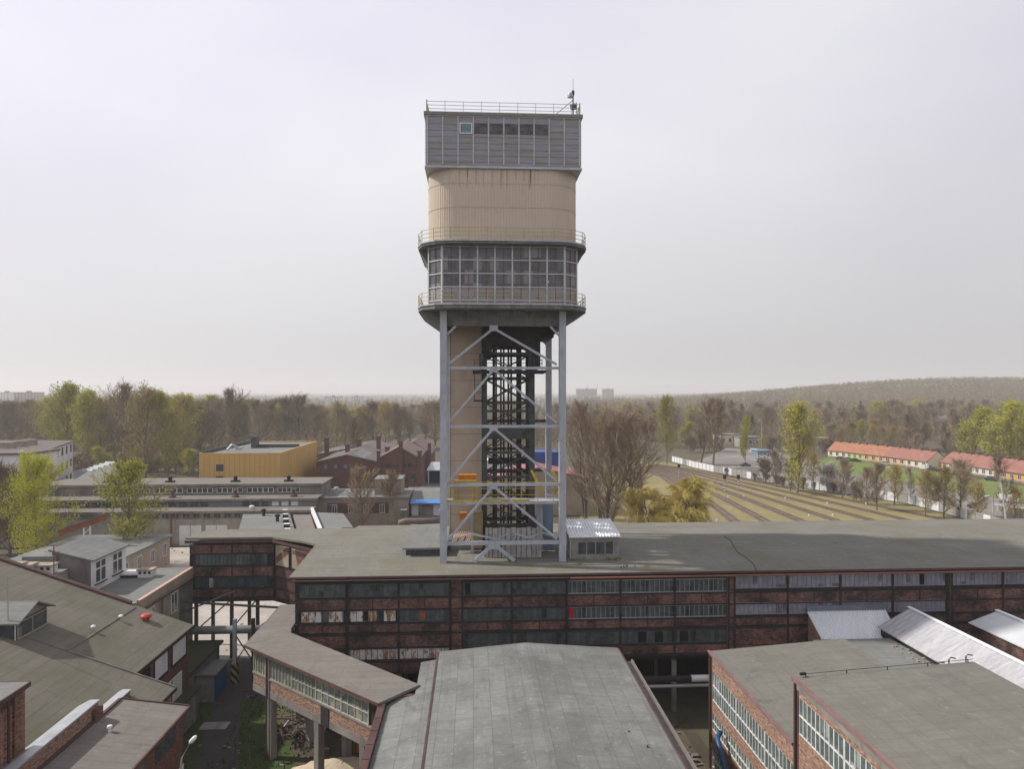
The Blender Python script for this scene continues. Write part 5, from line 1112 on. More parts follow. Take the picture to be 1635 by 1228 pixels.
# brick machine halls (gabled)
def ghall(name, label, x0, x1, y0, y1, ze, zr_, wall='brick_old', roof=None, nw=4, cat='hall', over=.5):
    t = thing(name, label, cat, ((x0+x1)/2, y0, 0)); xm = (x0+x1)/2; s = (zr_-ze)/(xm-x0)
    b = MB(); b.prism([(x0, y0), (xm, y0), (xm, y1), (x0, y1)], 0, lambda x, y: ze+(x-x0)*s-.06); b.prism([(xm, y0), (x1, y0), (x1, y1), (xm, y1)], 0, lambda x, y: ze+(x1-x)*s-.06); b.build('wall', M[wall], t)
    b = MB(); b.prism([(x0-over, y0-.3), (xm, y0-.3), (xm, y1+.3), (x0-over, y1+.3)], lambda x, y: ze+(x-x0)*s-.05, lambda x, y: ze+(x-x0)*s+.2); b.prism([(xm, y0-.3), (x1+over, y0-.3), (x1+over, y1+.3), (xm, y1+.3)], lambda x, y: ze+(x1-x)*s-.05, lambda x, y: ze+(x1-x)*s+.2)
    b.build('roof', roof or M['roof_dark'], t); return t, xm
M['roof_dark'] = roofmat('dark_slate_roof', (.13, .11, .105), (.16, .14, .135), (.2, .19, .18), .9, 6, moss=(.15, .10, .09))
M['roof_maroon'] = roofmat('maroon_felt_roof', (.22, .15, .135), (.27, .18, .16), (.19, .16, .15), .9, 5)
gy = 188; gz = lambda py: ZY(640, py, gy)
t, xm = ghall('gabled_brick_hall', 'dark red brick machine hall with stepped gable, round windows and chimney pier', XY(606, gy), XY(668, gy), gy, 212, gz(731), gz(714), nw=4, roof=M['roof_maroon'])
for a, c in ((602, 607), (637, 643), (667, 673)):
    top = gz(722) if a != 637 else gz(707); b = MB(); b.box(XY(a, gy), XY(c, gy), gy-.5, gy-.31, 0, top) if False else b.box(XY(a, gy), XY(c, gy), gy-.6, gy+.4, 0, top); b.box(XY(a, gy)-.2, XY(c, gy)+.2, gy-.7, gy+.5, top, top+.35); b.build('buttress', M['brick_old'], t)
for px in (620, 653):
    b = MB(); cx_ = XY(px, gy); cz_ = gz(743); b.tube([(cx_, gy-.12, cz_), (cx_, gy+.02, cz_)], .72, 20); w_ = b.build('round_window', M['glass_dark'], t)
    b = MB(); b.tube([(cx_+.8*math.cos(k*math.pi/10), gy-.15, cz_+.8*math.sin(k*math.pi/10)) for k in range(21)], .1, 5); b.build('window_ring', M['brick_old'], w_)
for px in (615, 626, 648, 660):
    b = MB(); cx_ = XY(px, gy); b.box(cx_-.65, cx_+.65, gy-.1, gy+.02, gz(769), gz(757)); b.lathe((cx_, gy, gz(757)), [(.01, 0), (.01, .01)], 4); b.build('arched_window', M['glass_dark'], t)
b = MB(); b.slab((XY(606, gy), gy), (XY(668, gy), gy), gz(744.2), gz(743.2), 0, .12); b.build('string_course', M['soot_steel'], t)
t, xm = ghall('rear_brick_hall', 'taller brick hall with a maroon roof just behind the stepped gable', XY(632, 222), XY(687, 222), 222, 250, ZY(660, 724, 222), ZY(660, 706, 222), roof=M['roof_maroon'])
for px in (685,):
    b = MB(); b.box(XY(px-2, 222), XY(px+3, 222), 221.5, 223, 0, ZY(660, 708, 222)); b.build('chimney', M['brick_old'], t)
t, xm = ghall('low_brick_hall', 'low wide brick hall with shallow gable behind the concrete office', XY(505, 192), XY(602, 192), 192, 222, ZY(550, 738, 192), ZY(550, 727, 192), roof=M['roof_dark'])
wins(t, (XY(512, 192), 192), (XY(560, 192), 192), ZY(540, 748, 192), ZY(540, 742, 192), 3, .35, glass='glass_lav', frame='brick_old', mid=False)
for (px, py) in ((521, 701), (573, 703), (604, 699), (618, 716), (554, 712)):
    y = 222 if py < 704 else 205; b = MB(); b.box(XY(px-3, y), XY(px+3, y), y, y+1.5, 8, ZY(px, py, y)); b.box(XY(px-4, y), XY(px+4, y), y-.2, y+1.7, ZY(px, py, y), ZY(px, py, y)+.4); b.build('chimney', M['brick_old'], t)
b = MB(); 
for i in range(4): b.hexa([(XY(571, 200)-.3+i*.1, 194+i*4, ZY(570, 724, 200)), (XY(600, 200), 194+i*4, ZY(600, 735, 200)), (XY(600, 200), 195+i*4, ZY(600, 735, 200)), (XY(571, 200), 195+i*4, ZY(570, 724, 200)), (XY(571, 200), 194+i*4, ZY(570, 724, 200)+.5), (XY(600, 200), 194+i*4, ZY(600, 735, 200)+.5), (XY(600, 200), 195+i*4, ZY(600, 735, 200)+.5), (XY(571, 200), 195+i*4, ZY(570, 724, 200)+.5)])
b.build('skylight', M['galv'], t)
# long dark-roofed hall behind them
t, xm = ghall('slate_hall', 'long grey-roofed hall behind the row of brick chimneys', XY(505, 236), XY(650, 236), 236, 262, ZY(570, 726, 236), ZY(570, 713, 236), roof=M['roof_dark'])
# concrete office with upper block
co = thing('concrete_office', 'pinkish concrete office with flat felt roof and a small square block on top', 'office', (-30, 150, 0)); cy = 150; cz = lambda py: ZY(570, py, cy)
cx0, cx1 = XY(496, cy), XY(652, cy)
b = MB(); b.box(cx0, cx1, cy, cy+13, 0, cz(797)); b.build('wall', M['plaster_pink'], co)
b = MB(); b.box(cx0-.2, cx1+.2, cy-.3, cy+13.2, cz(797)+.01, cz(794)); b.build('roof', M['roof_light'], co)
b = MB(); b.box(XY(598, cy+3), XY(641, cy+3), cy+3, cy+10, cz(794)+.01, ZY(620, 767, cy+3)); b.build('upper_block', M['plaster_pink'], co)
b = MB(); b.box(XY(597, cy+3), XY(642, cy+3), cy+2.8, cy+10.2, ZY(620, 767, cy+3)+.01, ZY(620, 765, cy+3)); b.build('upper_roof', M['roof_light'], co)
wins(co, (XY(607, cy+3), cy+3), (XY(622, cy+3), cy+3), ZY(615, 782, cy+3), ZY(615, 771, cy+3), 1, .75, glass='glass_dark', frame='plaster_pink', mid=False)
b = MB(); b.slab((XY(522, cy), cy), (XY(621, cy), cy), cz(820), cz(803), 0, .06); b.build('brown_band', weathered('brown_infill', (.10, .055, .04), (.14, .08, .055)), co)
for px in (526, 534, 560, 584, 610): wins(co, (XY(px-4, cy), cy), (XY(px+4.5, cy), cy), cz(819) if px != 526 else cz(815), cz(806), 1, .8, glass='glass_dark', frame='plaster_pink' if px == 526 else 'white_paint', off=.06)
b = MB(); b.box(XY(640, cy-1), XY(651, cy-1), cy-3, cy-.1, 0, cz(812)); b.build('porch', M['concrete_dark'], co)
b = MB(); b.lathe((XY(537, cy+4), cy+4, cz(794)), [(.15, 0), (.15, 1.2), (.6, 1.3), (.55, 1.6), (.1, 1.7)], 8); b.build('roof_vent', M['galv'], co)
# crane hook arm behind it
cr_ = thing('yellow_crane', 'small yellow lattice crane jib behind the concrete office', 'crane', (XY(576, 168), 168, 0)); b = MB()
p0, p1 = Vector((XY(572, 168), 168, 5)), Vector((XY(590, 168), 168, ZY(590, 753, 168)))
for o in (-.45, .45): b.bar(p0+Vector((0, o, 0)), p1+Vector((0, o, 0)), .18); b.bar(p0+Vector((-.9, o, 0)), p1+Vector((-.9, o, -.3)), .18)
for k in range(9):
    a = p0.lerp(p1, k/9); c = p0.lerp(p1, (k+1)/9); b.bar(a+Vector((0, -.45, 0)), c+Vector((-.9, -.45, 0)), .12)
b.build('jib', M['yellow'], cr_); b = MB(); b.box(p0.x-2, p0.x+1.2, 167, 170, 0.6, 3.2); b.build('cab', M['yellow'], cr_); b = MB(); [b.tube([(p0.x+dx, 166.8, .5), (p0.x+dx, 170.2, .5)], .5, 12) for dx in (-1.4, .7)]; b.build('wheels', M['rubber'], cr_)
# blue-roofed garages and low roofs next to the tower leg
bg_ = thing('blue_garage', 'white garage with bright blue roof and red emblem seen left of the tower leg', 'garage', (XY(680, 152), 152, 0)); y = 152
b = MB(); b.box(XY(657, y), XY(728, y), y, y+9, 0, ZY(680, 806, y)); b.build('wall', M['white_wall'], bg_)
b = MB(); b.prism([(XY(656, y), y-1.6), (XY(730, y), y-1.6), (XY(730, y), y), (XY(656, y), y)], lambda X, Y: ZY(680, 798, y)+(Y-y)*.35-.1, lambda X, Y: ZY(680, 798, y)+(Y-y)*.35); b.build('blue_awning', plain('bright_blue_sheet', (.08, .25, .62), .4), bg_)
b = MB(); b.prism([(XY(656, y), y), (XY(730, y), y), (XY(730, y), y+10), (XY(656, y), y+10)], ZY(680, 806, y)+.01, lambda X, Y: ZY(680, 798, y)+(Y-y)*.12); b.build('roof', M['roof_light'], bg_)
b = MB(); b.slab((XY(668, y), y), (XY(692, y), y), 0, ZY(680, 800, y)-.7, 0, .08); b.build('door', M['concrete_grime'], bg_)
def disc(px, py, r_): 
    b = MB(); c = (XY(px, y), y-.1, ZY(px, py, y)); b.tube([c, (c[0], c[1]-.05, c[2])], r_, 14); return b.build('red_emblem', plain('red_emblem', (.35, .04, .05), .6), bg_)
disc(677, 806, .45); disc(683, 806, .45)
def polyblock(name, label, cat, pix, z, wall, roofm, th=.25, z0=0):
    pts = [G(a, c, z) for a, c in pix]; pts = [(p.x, p.y) for p in pts]
    ar = sum(pts[i][0]*pts[(i+1) % len(pts)][1]-pts[(i+1) % len(pts)][0]*pts[i][1] for i in range(len(pts)))
    if ar < 0: pts.reverse()
    cx_ = sum(p[0] for p in pts)/len(pts); cy_ = sum(p[1] for p in pts)/len(pts)
    t = thing(name, label, cat, (cx_, cy_, 0)); b = MB(); inn = [(cx_+(p[0]-cx_)*.985, cy_+(p[1]-cy_)*.985) for p in pts]
    b.prism(inn, z0, z-th); b.build('wall', M[wall], t); b = MB(); b.prism(pts, z-th+.001, z); b.build('roof', M[roofm], t); return t
t = polyblock('grey_flat_annex', 'low annex with plain grey roof and a row of small black chimneys', 'annex', [(378, 858), (389, 818), (460, 811), (474, 858)], 6.2, 'plaster_pink', 'roof_grey')
for i, (px, py) in enumerate(((455, 819), (456, 826), (457, 834), (458, 842), (459, 850))):
    c = G(px, py, 6.2); b = MB(); b.box(c.x-.45, c.x+.45, c.y-.4, c.y+.4, 6.2, 6.75); q_ = b.build('chimney', M['black'], t); b = MB(); b.box(c.x-.5, c.x+.5, c.y-.45, c.y+.45, 6.75, 6.85); b.build('cap', M['white_wall'], q_)
for (px, py, mm) in ((421, 824, 'black'), (443, 833, 'black'), (402, 818, 'white_wall')):
    c = G(px, py, 6.2); b = MB(); b.lathe((c.x, c.y, 6.2), [(.3, 0), (.3, .9), (.55, 1.0), (.5, 1.25), (.1, 1.4)], 8); b.build('roof_vent', M[mm], t)
polyblock('ribbed_annex', 'narrow annex with ribbed beige-grey roof between two parapets', 'annex', [(478, 858), (464, 809), (491, 807), (508, 858)], 6.0, 'plaster_pink', 'roof_gal')
t = polyblock('parapet_annex', 'low annex with dark grey roof and pale parapet on its left', 'annex', [(512, 848), (500, 818), (548, 820), (568, 848)], 6.5, 'plaster_pink', 'roof_grey')
c0, c1 = G(512, 850, 6.5), G(498, 816, 6.5); b = MB(); b.bar(c0+Vector((0, 0, .3)), c1+Vector((0, 0, .3)), .5, .8); b.build('parapet', M['white_wall'], t)
t = polyblock('low_store', 'low store with pale grey roof beside the tower and a fat curved pipe', 'store', [(636, 845), (662, 836), (735, 834), (735, 858), (636, 858)], 6.8, 'concrete_grime', 'roof_grey')
polyblock('pale_store', 'pale grey flat-roofed store in front of the blue garage', 'store', [(650, 829), (668, 813), (728, 812), (728, 832)], 3.5, 'plaster_pink', 'roof_light')
polyblock('long_store', 'long pale flat-roofed store behind the blue garage', 'store', [(655, 788), (650, 771), (728, 771), (728, 788)], 5.0, 'plaster_pink', 'roof_light')
b = MB(); q = [G(640, 843, 7.2), G(640, 834, 8.4), G(648, 832, 8.6), G(670, 833, 8.4), G(720, 831, 8.4)]; b.tube(q, .5, 12); tag(b.build('curved_pipe', weathered('lagged_pipe', (.14, .1, .09), (.2, .15, .13)), smooth=True), 'fat brown curved pipe lying across the low store roof', 'pipe')
t = thing('open_shed', 'open shed with pale metal roof right of the rear brick hall', 'shed', (XY(705, 190), 190, 0)); y = 190
b = MB(); b.prism([(XY(681, y), y), (XY(722, y), y), (XY(722, y), y+9), (XY(685, y), y+9)], lambda X, Y: ZY(700, 751, y)+(Y-y)*.15-.15, lambda X, Y: ZY(700, 751, y)+(Y-y)*.15); b.build('roof', M['galv'], t)
b = MB(); b.box(XY(683, y), XY(722, y), y+6, y+8, 0, ZY(700, 753, y)); b.build('back', plain('dark_blue_back', (.02, .035, .08), .8), t)
for px in (684, 720): b = MB(); b.box(XY(px, y)-.15, XY(px, y)+.15, y+.3, y+.6, 0, ZY(700, 751.5, y)); b.build('post', M['galv'], t)
# beige small building by the yard
t = thing('yard_house', 'small beige house with three white windows by the pale yard', 'house', (-50, 108, 0)); hx = XY(268, 112); y0_, y1_ = 93, 113
zz = ZY(268, 853, 110)
hx = -53.5; y0_, y1_ = 108, 126
b = MB(); b.box(hx-16, hx, y0_, y1_, 0, 4.9); b.build('wall', M['plaster'], t)
b = MB(); b.box(hx-16.3, hx+.5, y0_-.3, y1_+.3, 4.91, 5.2); b.build('roof', M['roof_light'], t)
wins(t, (hx, y0_), (hx, y1_), 2.0, 4.0, 4, .28, frame='white_paint')
b = MB(); c = G(285, 868, .3)
for i in range(5): b.bar(c+Vector((-4+i*.3, i*.25, .25+.1*(i % 2))), c+Vector((6+i*.4, i*.3-.4, .3+.08*i)), .22, .16)
tag(b.build('timber_stack', M['yellow']), 'yellow timber beams lying in the pale yard', 'timber')
# rust red conveyor tube on the left
t = thing('rust_conveyor', 'sloping rust-red conveyor on a pale lattice leg behind the light green tree', 'conveyor', (XY(140, 118), 118, 0)); a, c = Vector((XY(95, 118), 118, ZY(95, 852, 118))), Vector((XY(170, 118), 118, ZY(170, 826, 118)))
b = MB(); b.bar(a, c, .5, .9); b.build('beam', M['rust'], t); b = MB(); b.bar(a+Vector((0, -.3, .5)), c+Vector((0, -.3, .5)), .2, .12); b.build('rail', M['rust_pipe'], t)
b = MB(); x = XY(139, 118)
for dx in (-.5, .5): b.bar((x+dx, 118, 0), (x+dx, 118, ZY(139, 836, 118)), .2)
for k in range(8): b.bar((x-.5, 118, k*1.0), (x+.5, 118, k*1.0+1), .1)
b.build('lattice_leg', M['white_paint'], t)
# white office block, left edge
wy0, wy1 = 172, 232; wx = None
wz = lambda px, py, y: ZY(px, py, y)
t = thing('white_block', 'white three-storey block with grey roof and chimneys at the left edge', 'apartment block', (-125, 180, 0))
pA = Vector(G(25, 723, 17).xy); k_ = None
xr_ = XY(116, 232); zt_ = ZY(116, 704, 232)
y_n = 172; x_n = XY(40, y_n); zr_n = zt_
b = MB(); P = [(xr_, 232), (x_n, 172), (x_n-40, 172+3), (xr_-40, 235)]; P = [P[2], P[1], P[0], P[3]]
b.prism(P, 0, zt_-.3); b.build('wall', M['white_wall'], t)
b = MB(); cx_ = sum(p[0] for p in P)/4; cy_ = sum(p[1] for p in P)/4; b.prism([(cx_+(p[0]-cx_)*1.02, cy_+(p[1]-cy_)*1.02) for p in P], zt_-.29, zt_+.1); b.build('roof', M['roof_dark'], t)
for f0 in range(3): wins(t, (x_n, 172), (xr_, 232), zt_-3.2-f0*4.6, zt_-1.0-f0*4.6, 9, .26, frame='dark_wood', mid=False)
for (a_, y_) in ((10, 200), (30, 206), (45, 212)):
    b = MB(); x = XY(a_, y_); b.box(x-1.8, x+1.8, y_, y_+1.5, zt_+.1, zt_+1.6); b.box(x-2, x+2, y_-.2, y_+1.7, zt_+1.6, zt_+1.8); b.build('chimney', M['plaster_pink'], t)
t = thing('front_wing', 'lower white wing with small pediment in front of the white block', 'house', (XY(20, 165), 165, 0)); 
b = MB(); xa, xb = XY(-30, 160), XY(46, 160); zf = ZY(30, 727, 160); b.box(xa, xb, 160, 171, 0, zf); b.build('wall', M['white_wall'], t); b = MB(); b.box(xa-.3, xb+.3, 159.6, 171.3, zf+.01, zf+.5); b.build('roof', M['roof_dark'], t)
b = MB(); b.hexa([(xb-3.2, 159.7, zf-.2), (xb+.3, 159.7, zf-.2), (xb+.3, 160, zf-.2), (xb-3.2, 160, zf-.2), (xb-1.5, 159.7, zf+1.3), (xb-1.4, 159.7, zf+1.3), (xb-1.4, 160, zf+1.3), (xb-1.5, 160, zf+1.3)]); b.build('pediment', M['white_paint'], t)
wins(t, (xa, 160), (xb, 160), zf-6, zf-4, 5, .3, frame='dark_wood', mid=False)
# sheds with skylights beyond the workshop
t = polyblock('skylight_shed', 'low pale shed with a row of skylights beyond the workshop roof', 'shed', [(118, 752), (150, 744), (178, 737), (190, 752), (185, 765), (118, 765)], 7.0, 'plaster', 'roof_grey')
for i in range(5):
    c = G(140+i*9, 752-i*3, 7.0); b = MB(); b.hexa([(c.x-1.6, c.y-.6, 7), (c.x+1.6, c.y-.6, 7), (c.x+1.6, c.y+.6, 7), (c.x-1.6, c.y+.6, 7), (c.x-1.5, c.y-.1, 7.6), (c.x+1.5, c.y-.1, 7.6), (c.x+1.5, c.y+.1, 7.6), (c.x-1.5, c.y+.1, 7.6)]); b.build('skylight', M['galv'], t)
# pink tiled hall behind the tower, blue wagon
M['pink_tile'] = weathered('pink_tile_roof', (.30, .115, .11), (.38, .16, .15), (.22, .1, .09), .6, .4)
t, xm = ghall('pink_roof_hall', 'broad hall with pink tiled roof behind the tower legs', XY(775, 170), XY(934, 178), 170, 184, ZY(850, 766, 170), ZY(850, 744, 175), wall='plaster', roof=M['pink_tile'])
b = MB(); b.box(XY(846, 186), XY(892, 186), 186, 194, 0, ZY(870, 722, 186)); tag(b.build('blue_hoarding', plain('blue_panel', (.03, .08, .28), .5)), 'dark blue box building between the tower legs above the pink roof', 'building')
b = MB(); b.box(XY(770, 196), XY(905, 196), 196, 204, 0, ZY(870, 735, 196)); tag(b.build('white_shed', M['white_wall']), 'white shed behind the lattice, beside the blue box building', 'shed')
t = polyblock('red_yard_roof', 'small red-roofed building among bare trees right of the tower', 'building', [(908, 745), (936, 748), (936, 775), (908, 772)], 4, 'plaster', 'roof_maroon'); t.children[1].data.materials[0] = M['pink_tile']
# distant blocks in the haze
def block(px0, px1, pytop, d, label, cat='apartment block', wall='white_wall', rows=None, pbase=None):
    x0, x1 = XY(px0, d), XY(px1, d); z = ZY((px0+px1)/2, pytop, d); t = thing('apartment_block', label, cat, ((x0+x1)/2, d, 0), 'apartment blocks in the haze')
    b = MB(); b.box(x0, x1, d, d+14, -1, z); b.build('wall', M[wall], t); b = MB(); b.box(x0-.4, x1+.4, d-.4, d+14.4, z, z+.8); xm = (x0+x1)/2; b.box(xm-3, xm+3, d+4, d+9, z+.8, z+3); b.build('roof', M['roof_dark'], t)
    n = max(2, int((x1-x0)/5)); b = MB(); fl = int(max(1, z-6)/3)
    for k in range(fl):
        for i in range(n):
            c = x0+(x1-x0)*(i+.5)/n; b.box(c-.9, c+.9, d-.08, d, z-2.4-k*3, z-1-k*3)
    o = b.build('windows', M['house_glass'], t); o['kind'] = 'stuff'; return t
block(0, 15, 627, 1350, 'hazy white tower block at the far left edge of the horizon', wall='white_wall')
block(22, 63, 627, 1250, 'wide hazy beige slab block near the left edge of the horizon', wall='plaster')
block(66, 86, 633, 1500, 'low pale block just right of the wide beige slab on the horizon')
block(108, 120, 627, 1200, 'narrow pale block peeping above the tall green tree')
block(133, 146, 625, 1200, 'white block with stepped roof right of the tall green tree')
block(206, 214, 627, 1200, 'slim pale block between bare tree tops on the left')
block(395, 412, 651, 900, 'small pale block low behind the trees above the ochre hall')
block(592, 617, 672, 520, 'grey-green flat block among trees above the stepped gable', wall='concrete')
block(622, 641, 677, 480, 'cream windowless house end among the trees above the stepped gable', wall='white_wall')
block(643, 690, 678, 500, 'long grey block half hidden by trees left of the tower', wall='concrete')
block(518, 545, 634, 1500, 'pale blocks in deep haze left of the tower'); block(920, 953, 621.5, 2300, 'wide reddish block on the horizon right of the tower', wall='plaster_pink'); block(962, 980, 621.5, 2400, 'narrow reddish block on the horizon right of the tower', wall='plaster_pink')
block(560, 580, 634, 1700, 'smaller pale block in deep haze just left of the tower')
# ------------------------------------------------------------ railway yard and settlement on the right
sheet('rail_yard', [tuple(G(a, c).xy) for a, c in ((1000, 738), (1065, 738), (1110, 749), (1200, 768), (1350, 791), (1450, 806), (1545, 832), (1700, 885), (1500, 980), (900, 980), (930, 800))], .02, M['dry_grass'])
sheet('parking_lot', [tuple(G(a, c).xy) for a, c in ((1100, 742), (1160, 716), (1245, 722), (1330, 746), (1480, 772), (1640, 800), (1700, 860), (1545, 828), (1450, 801), (1350, 786), (1200, 762))], .016, M['lot'])
sheet('grass_bank', [tuple(G(a, c).xy) for a, c in ((1303, 736), (1322, 731), (1400, 741), (1480, 752), (1590, 768), (1700, 790), (1700, 815), (1620, 800), (1500, 782), (1420, 768), (1330, 752))], .030, M['bank_grass'])
sheet('upper_street', [tuple(G(a, c).xy) for a, c in ((1322, 730), (1400, 738.5), (1480, 749.5), (1590, 764), (1700, 785), (1700, 781), (1500, 749), (1322, 727.5))], .04, M['lot'])
ends = [(1092, 748, 1570, 843), (1088, 749.5, 1500, 843), (1083, 751, 1435, 843), (1078, 753, 1370, 843), (1074, 755, 1305, 843), (1069, 757, 1245, 845), (1065, 760, 1190, 846), (1061, 763, 1140, 848)]
lb = ['outermost', 'second', 'third', 'fourth', 'fifth', 'sixth', 'seventh', 'innermost']
tb = [(1035, 741)]
for i, (a, c, e_, f_) in enumerate(ends):
    p, q = G(a, c), G(e_, f_); d = (q-p); pts = [G(1046-i*2, 742+i*1.4)]
    for k in range(7): 
        t = k/6; pts.append(p.lerp(q, t)+Vector((d.y, -d.x, 0)).normalized()*(-1.2*math.sin(math.pi*t)))
    pts.append(q+d*.18)
    rails('railway_track', pts, 1.45, '%s railway track from the fence in the overgrown yard' % lb[i], 'tracks of the overgrown rail yard', None, .03+.004*i, 1.5, .13, .1)
# signals
def signal(px, py, top, label):
    g = G(px, py); s = g.y*ST*0+ (g.x*ST+g.y*CT)/F; hh = (py-top)*s; t = thing('rail_signal', label, 'railway signal', tuple(g), 'railway signals in the yard')
    for k in range(7):
        pass
    b = MB(); b.tube([g, g+Vector((0, 0, hh*.8))], .16, 8); b.build('post', M['white_paint'], t)
    b = MB()
    for k in range(4): b.tube([g+Vector((0, 0, hh*(.1+.18*k))), g+Vector((0, 0, hh*(.19+.18*k)))], .19, 8)
    b.build('red_bands', M['redcoat'], t)
    b = MB(); b.box(g.x-.4, g.x+.4, g.y-.25, g.y+.25, hh*.78, hh+.3); b.build('signal_head', M['black'], t)
signal(1157, 784, 760, 'striped rail signal on the left of the nearer pair'); signal(1179, 783, 760, 'striped rail signal on the right of the nearer pair'); signal(1084, 760, 743, 'single distant rail signal near the start of the fence')
rp_ = random.Random(21); gg = None
for (a, c) in ((1163, 795), (1188, 794), (1145, 833), (1218, 837), (1292, 825), (1321, 805), (1330, 824), (1229, 845), (1254, 797), (1286, 836), (1383, 806), (1096, 757)):
    g = G(a, c)
    if gg is None:
        gg = thing('marker_stone', 'small pale point marker standing in the dry grass between tracks', 'marker', tuple(g), 'pale markers between the tracks'); b = MB(); b.box(g.x-.16, g.x+.16, g.y-.12, g.y+.12, 0, .45); b.build('block', M['white_paint'], gg)
        b = MB(); b.box(g.x-.2, g.x+.2, g.y-.16, g.y+.16, .45, .52); b.build('cap', M['white_wall'], gg)
    else: t = copy_tree(gg); t.location = g; t['label'] = gg['label']
# concrete panel fence: panels + posts
fpts = [(1073, 737), (1090, 741.5), (1110, 747), (1140, 753.5), (1200, 765), (1270, 777), (1350, 789), (1400, 796), (1450, 804), (1500, 817), (1545, 830), (1640, 858)]
fn = thing('panel_fence', 'long white and grey concrete panel fence along the rail yard', 'fence', tuple(G(1350, 789))); pan = [MB(), MB()]; posts = MB(); rf = random.Random(2)
fm = [weathered('white_fence', (.6, .62, .64), (.74, .76, .78), (.2, .18, .16), 2, .6), weathered('grey_fence', (.26, .24, .22), (.36, .34, .31), (.1, .09, .07), 2, .7)]
allp = []
for i in range(len(fpts)-1):
    p, q = G(*fpts[i]), G(*fpts[i+1]); n = max(1, round((q-p).length/3.0))
    for k in range(n): allp.append((p.lerp(q, k/n), p.lerp(q, (k+1)/n), fpts[i][0]))
rest = MB(); order = sorted(range(len(allp)), key=lambda j: allp[j][0].length); near_ = set(order[:90])
for j, (p, q, px) in enumerate(allp):
    wm = 0 if (px < 1115 or (1260 <= px < 1500 and rf.random() < .9) or rf.random() < .4) else 1
    if 1200 <= px < 1260 and rf.random() < .25: continue
    posts.box(p.x-.12, p.x+.12, p.y-.12, p.y+.12, 0, 2.5)
    k = MB() if j in near_ else rest; k.slab(p.xy.lerp(q.xy, .03), p.xy.lerp(q.xy, .97), 0, 2.35, -.05, .05)
    if j in near_: k.build('panel', fm[wm], fn)
o = rest.build('panel', fm[0], fn); o['kind'] = 'stuff'
o = posts.build('fence_post', fm[1], fn); o['kind'] = 'stuff'
# second grey fence right
f2 = thing('grey_fence', 'low grey panel fence at the right edge behind the birch', 'fence', tuple(G(1600, 825))); b = MB(); p, q = G(1560, 818), G(1700, 838)
for k in range(16): b.slab(p.xy.lerp(q.xy, k/16+.003), p.xy.lerp(q.xy, (k+1)/16-.003), 0, 2.4, 0, .1)
o = b.build('panel', fm[1], f2); o['kind'] = 'stuff'
# terraced houses
M['tile_or'] = weathered('orange_tile', (.30, .13, .075), (.37, .165, .10), (.2, .09, .06), .5, .4); M['tile_pk'] = weathered('pink_red_tile', (.26, .115, .09), (.31, .145, .12), (.2, .09, .08), .5, .4)
walls = {'cream': (.62, .55, .40), 'green': (.42, .48, .10), 'orange': (.55, .30, .10), 'pinkish': (.55, .33, .22), 'pale': (.6, .56, .5), 'ochre': (.5, .33, .1)}
for k, v in walls.items(): M['w_'+k] = weathered('render_'+k, v, tuple(min(1, x*1.1) for x in v), (.2, .16, .12), .3, .25)
def terrace(pa, pb, wall, tile, label, gable=False):
    A_, B_ = G(*pa), G(*pb); e = (B_-A_).xy.normalized(); n = Vector((e.y, -e.x)); L_ = (B_-A_).length; D = 9.0; ze, zr_ = 3.4, 6.9
    t = thing('terraced_house', label, 'house', tuple(A_.lerp(B_, .5)), 'terraced houses above the grass bank')
    f = lambda s, o: (A_.x+e.x*s+n.x*o, A_.y+e.y*s+n.y*o)
    b = MB(); b.prism([f(0, 0), f(L_, 0), f(L_, -D), f(0, -D)], 0, ze)
    for s in (0.0, L_-.2): b.hexa([(*f(s, 0), ze), (*f(s+.2, 0), ze), (*f(s+.2, -D), ze), (*f(s, -D), ze), (*f(s, -D/2+.05), zr_-.1), (*f(s+.2, -D/2+.05), zr_-.1), (*f(s+.2, -D/2-.05), zr_-.1), (*f(s, -D/2-.05), zr_-.1)])
    b.build('wall', M['w_'+wall], t)
    b = MB(); g1 = [(*f(-.05, .6), ze-.3), (*f(L_+.05, .6), ze-.3), (*f(L_+.05, -D/2), zr_), (*f(-.05, -D/2), zr_)]; g2 = [(*f(-.05, -D/2), zr_), (*f(L_+.05, -D/2), zr_), (*f(L_+.05, -D-.6), ze-.3), (*f(-.05, -D-.6), ze-.3)]
    for g in (g1, g2): b.hexa(g+[(x, y, z+.18) for x, y, z in g])
    rf_ = b.build('roof', M[tile], t)
    for s in (.3, .75):
        c = f(L_*s, -D/2); b = MB(); b.box(c[0]-.4, c[0]+.4, c[1]-.4, c[1]+.4, zr_-.5, zr_+.9); b.build('chimney', M['brick_old'], rf_)
    nw = max(3, int(L_/3.2)); wins(t, f(0, 0), f(L_, 0), 1.2, 2.7, nw, .42, frame='white_paint', mid=True)
    b = MB(); b.slab(f(0, 0), f(L_, 0), 0, .7, 0, .06); b.build('plinth', M['concrete_grime'], t)
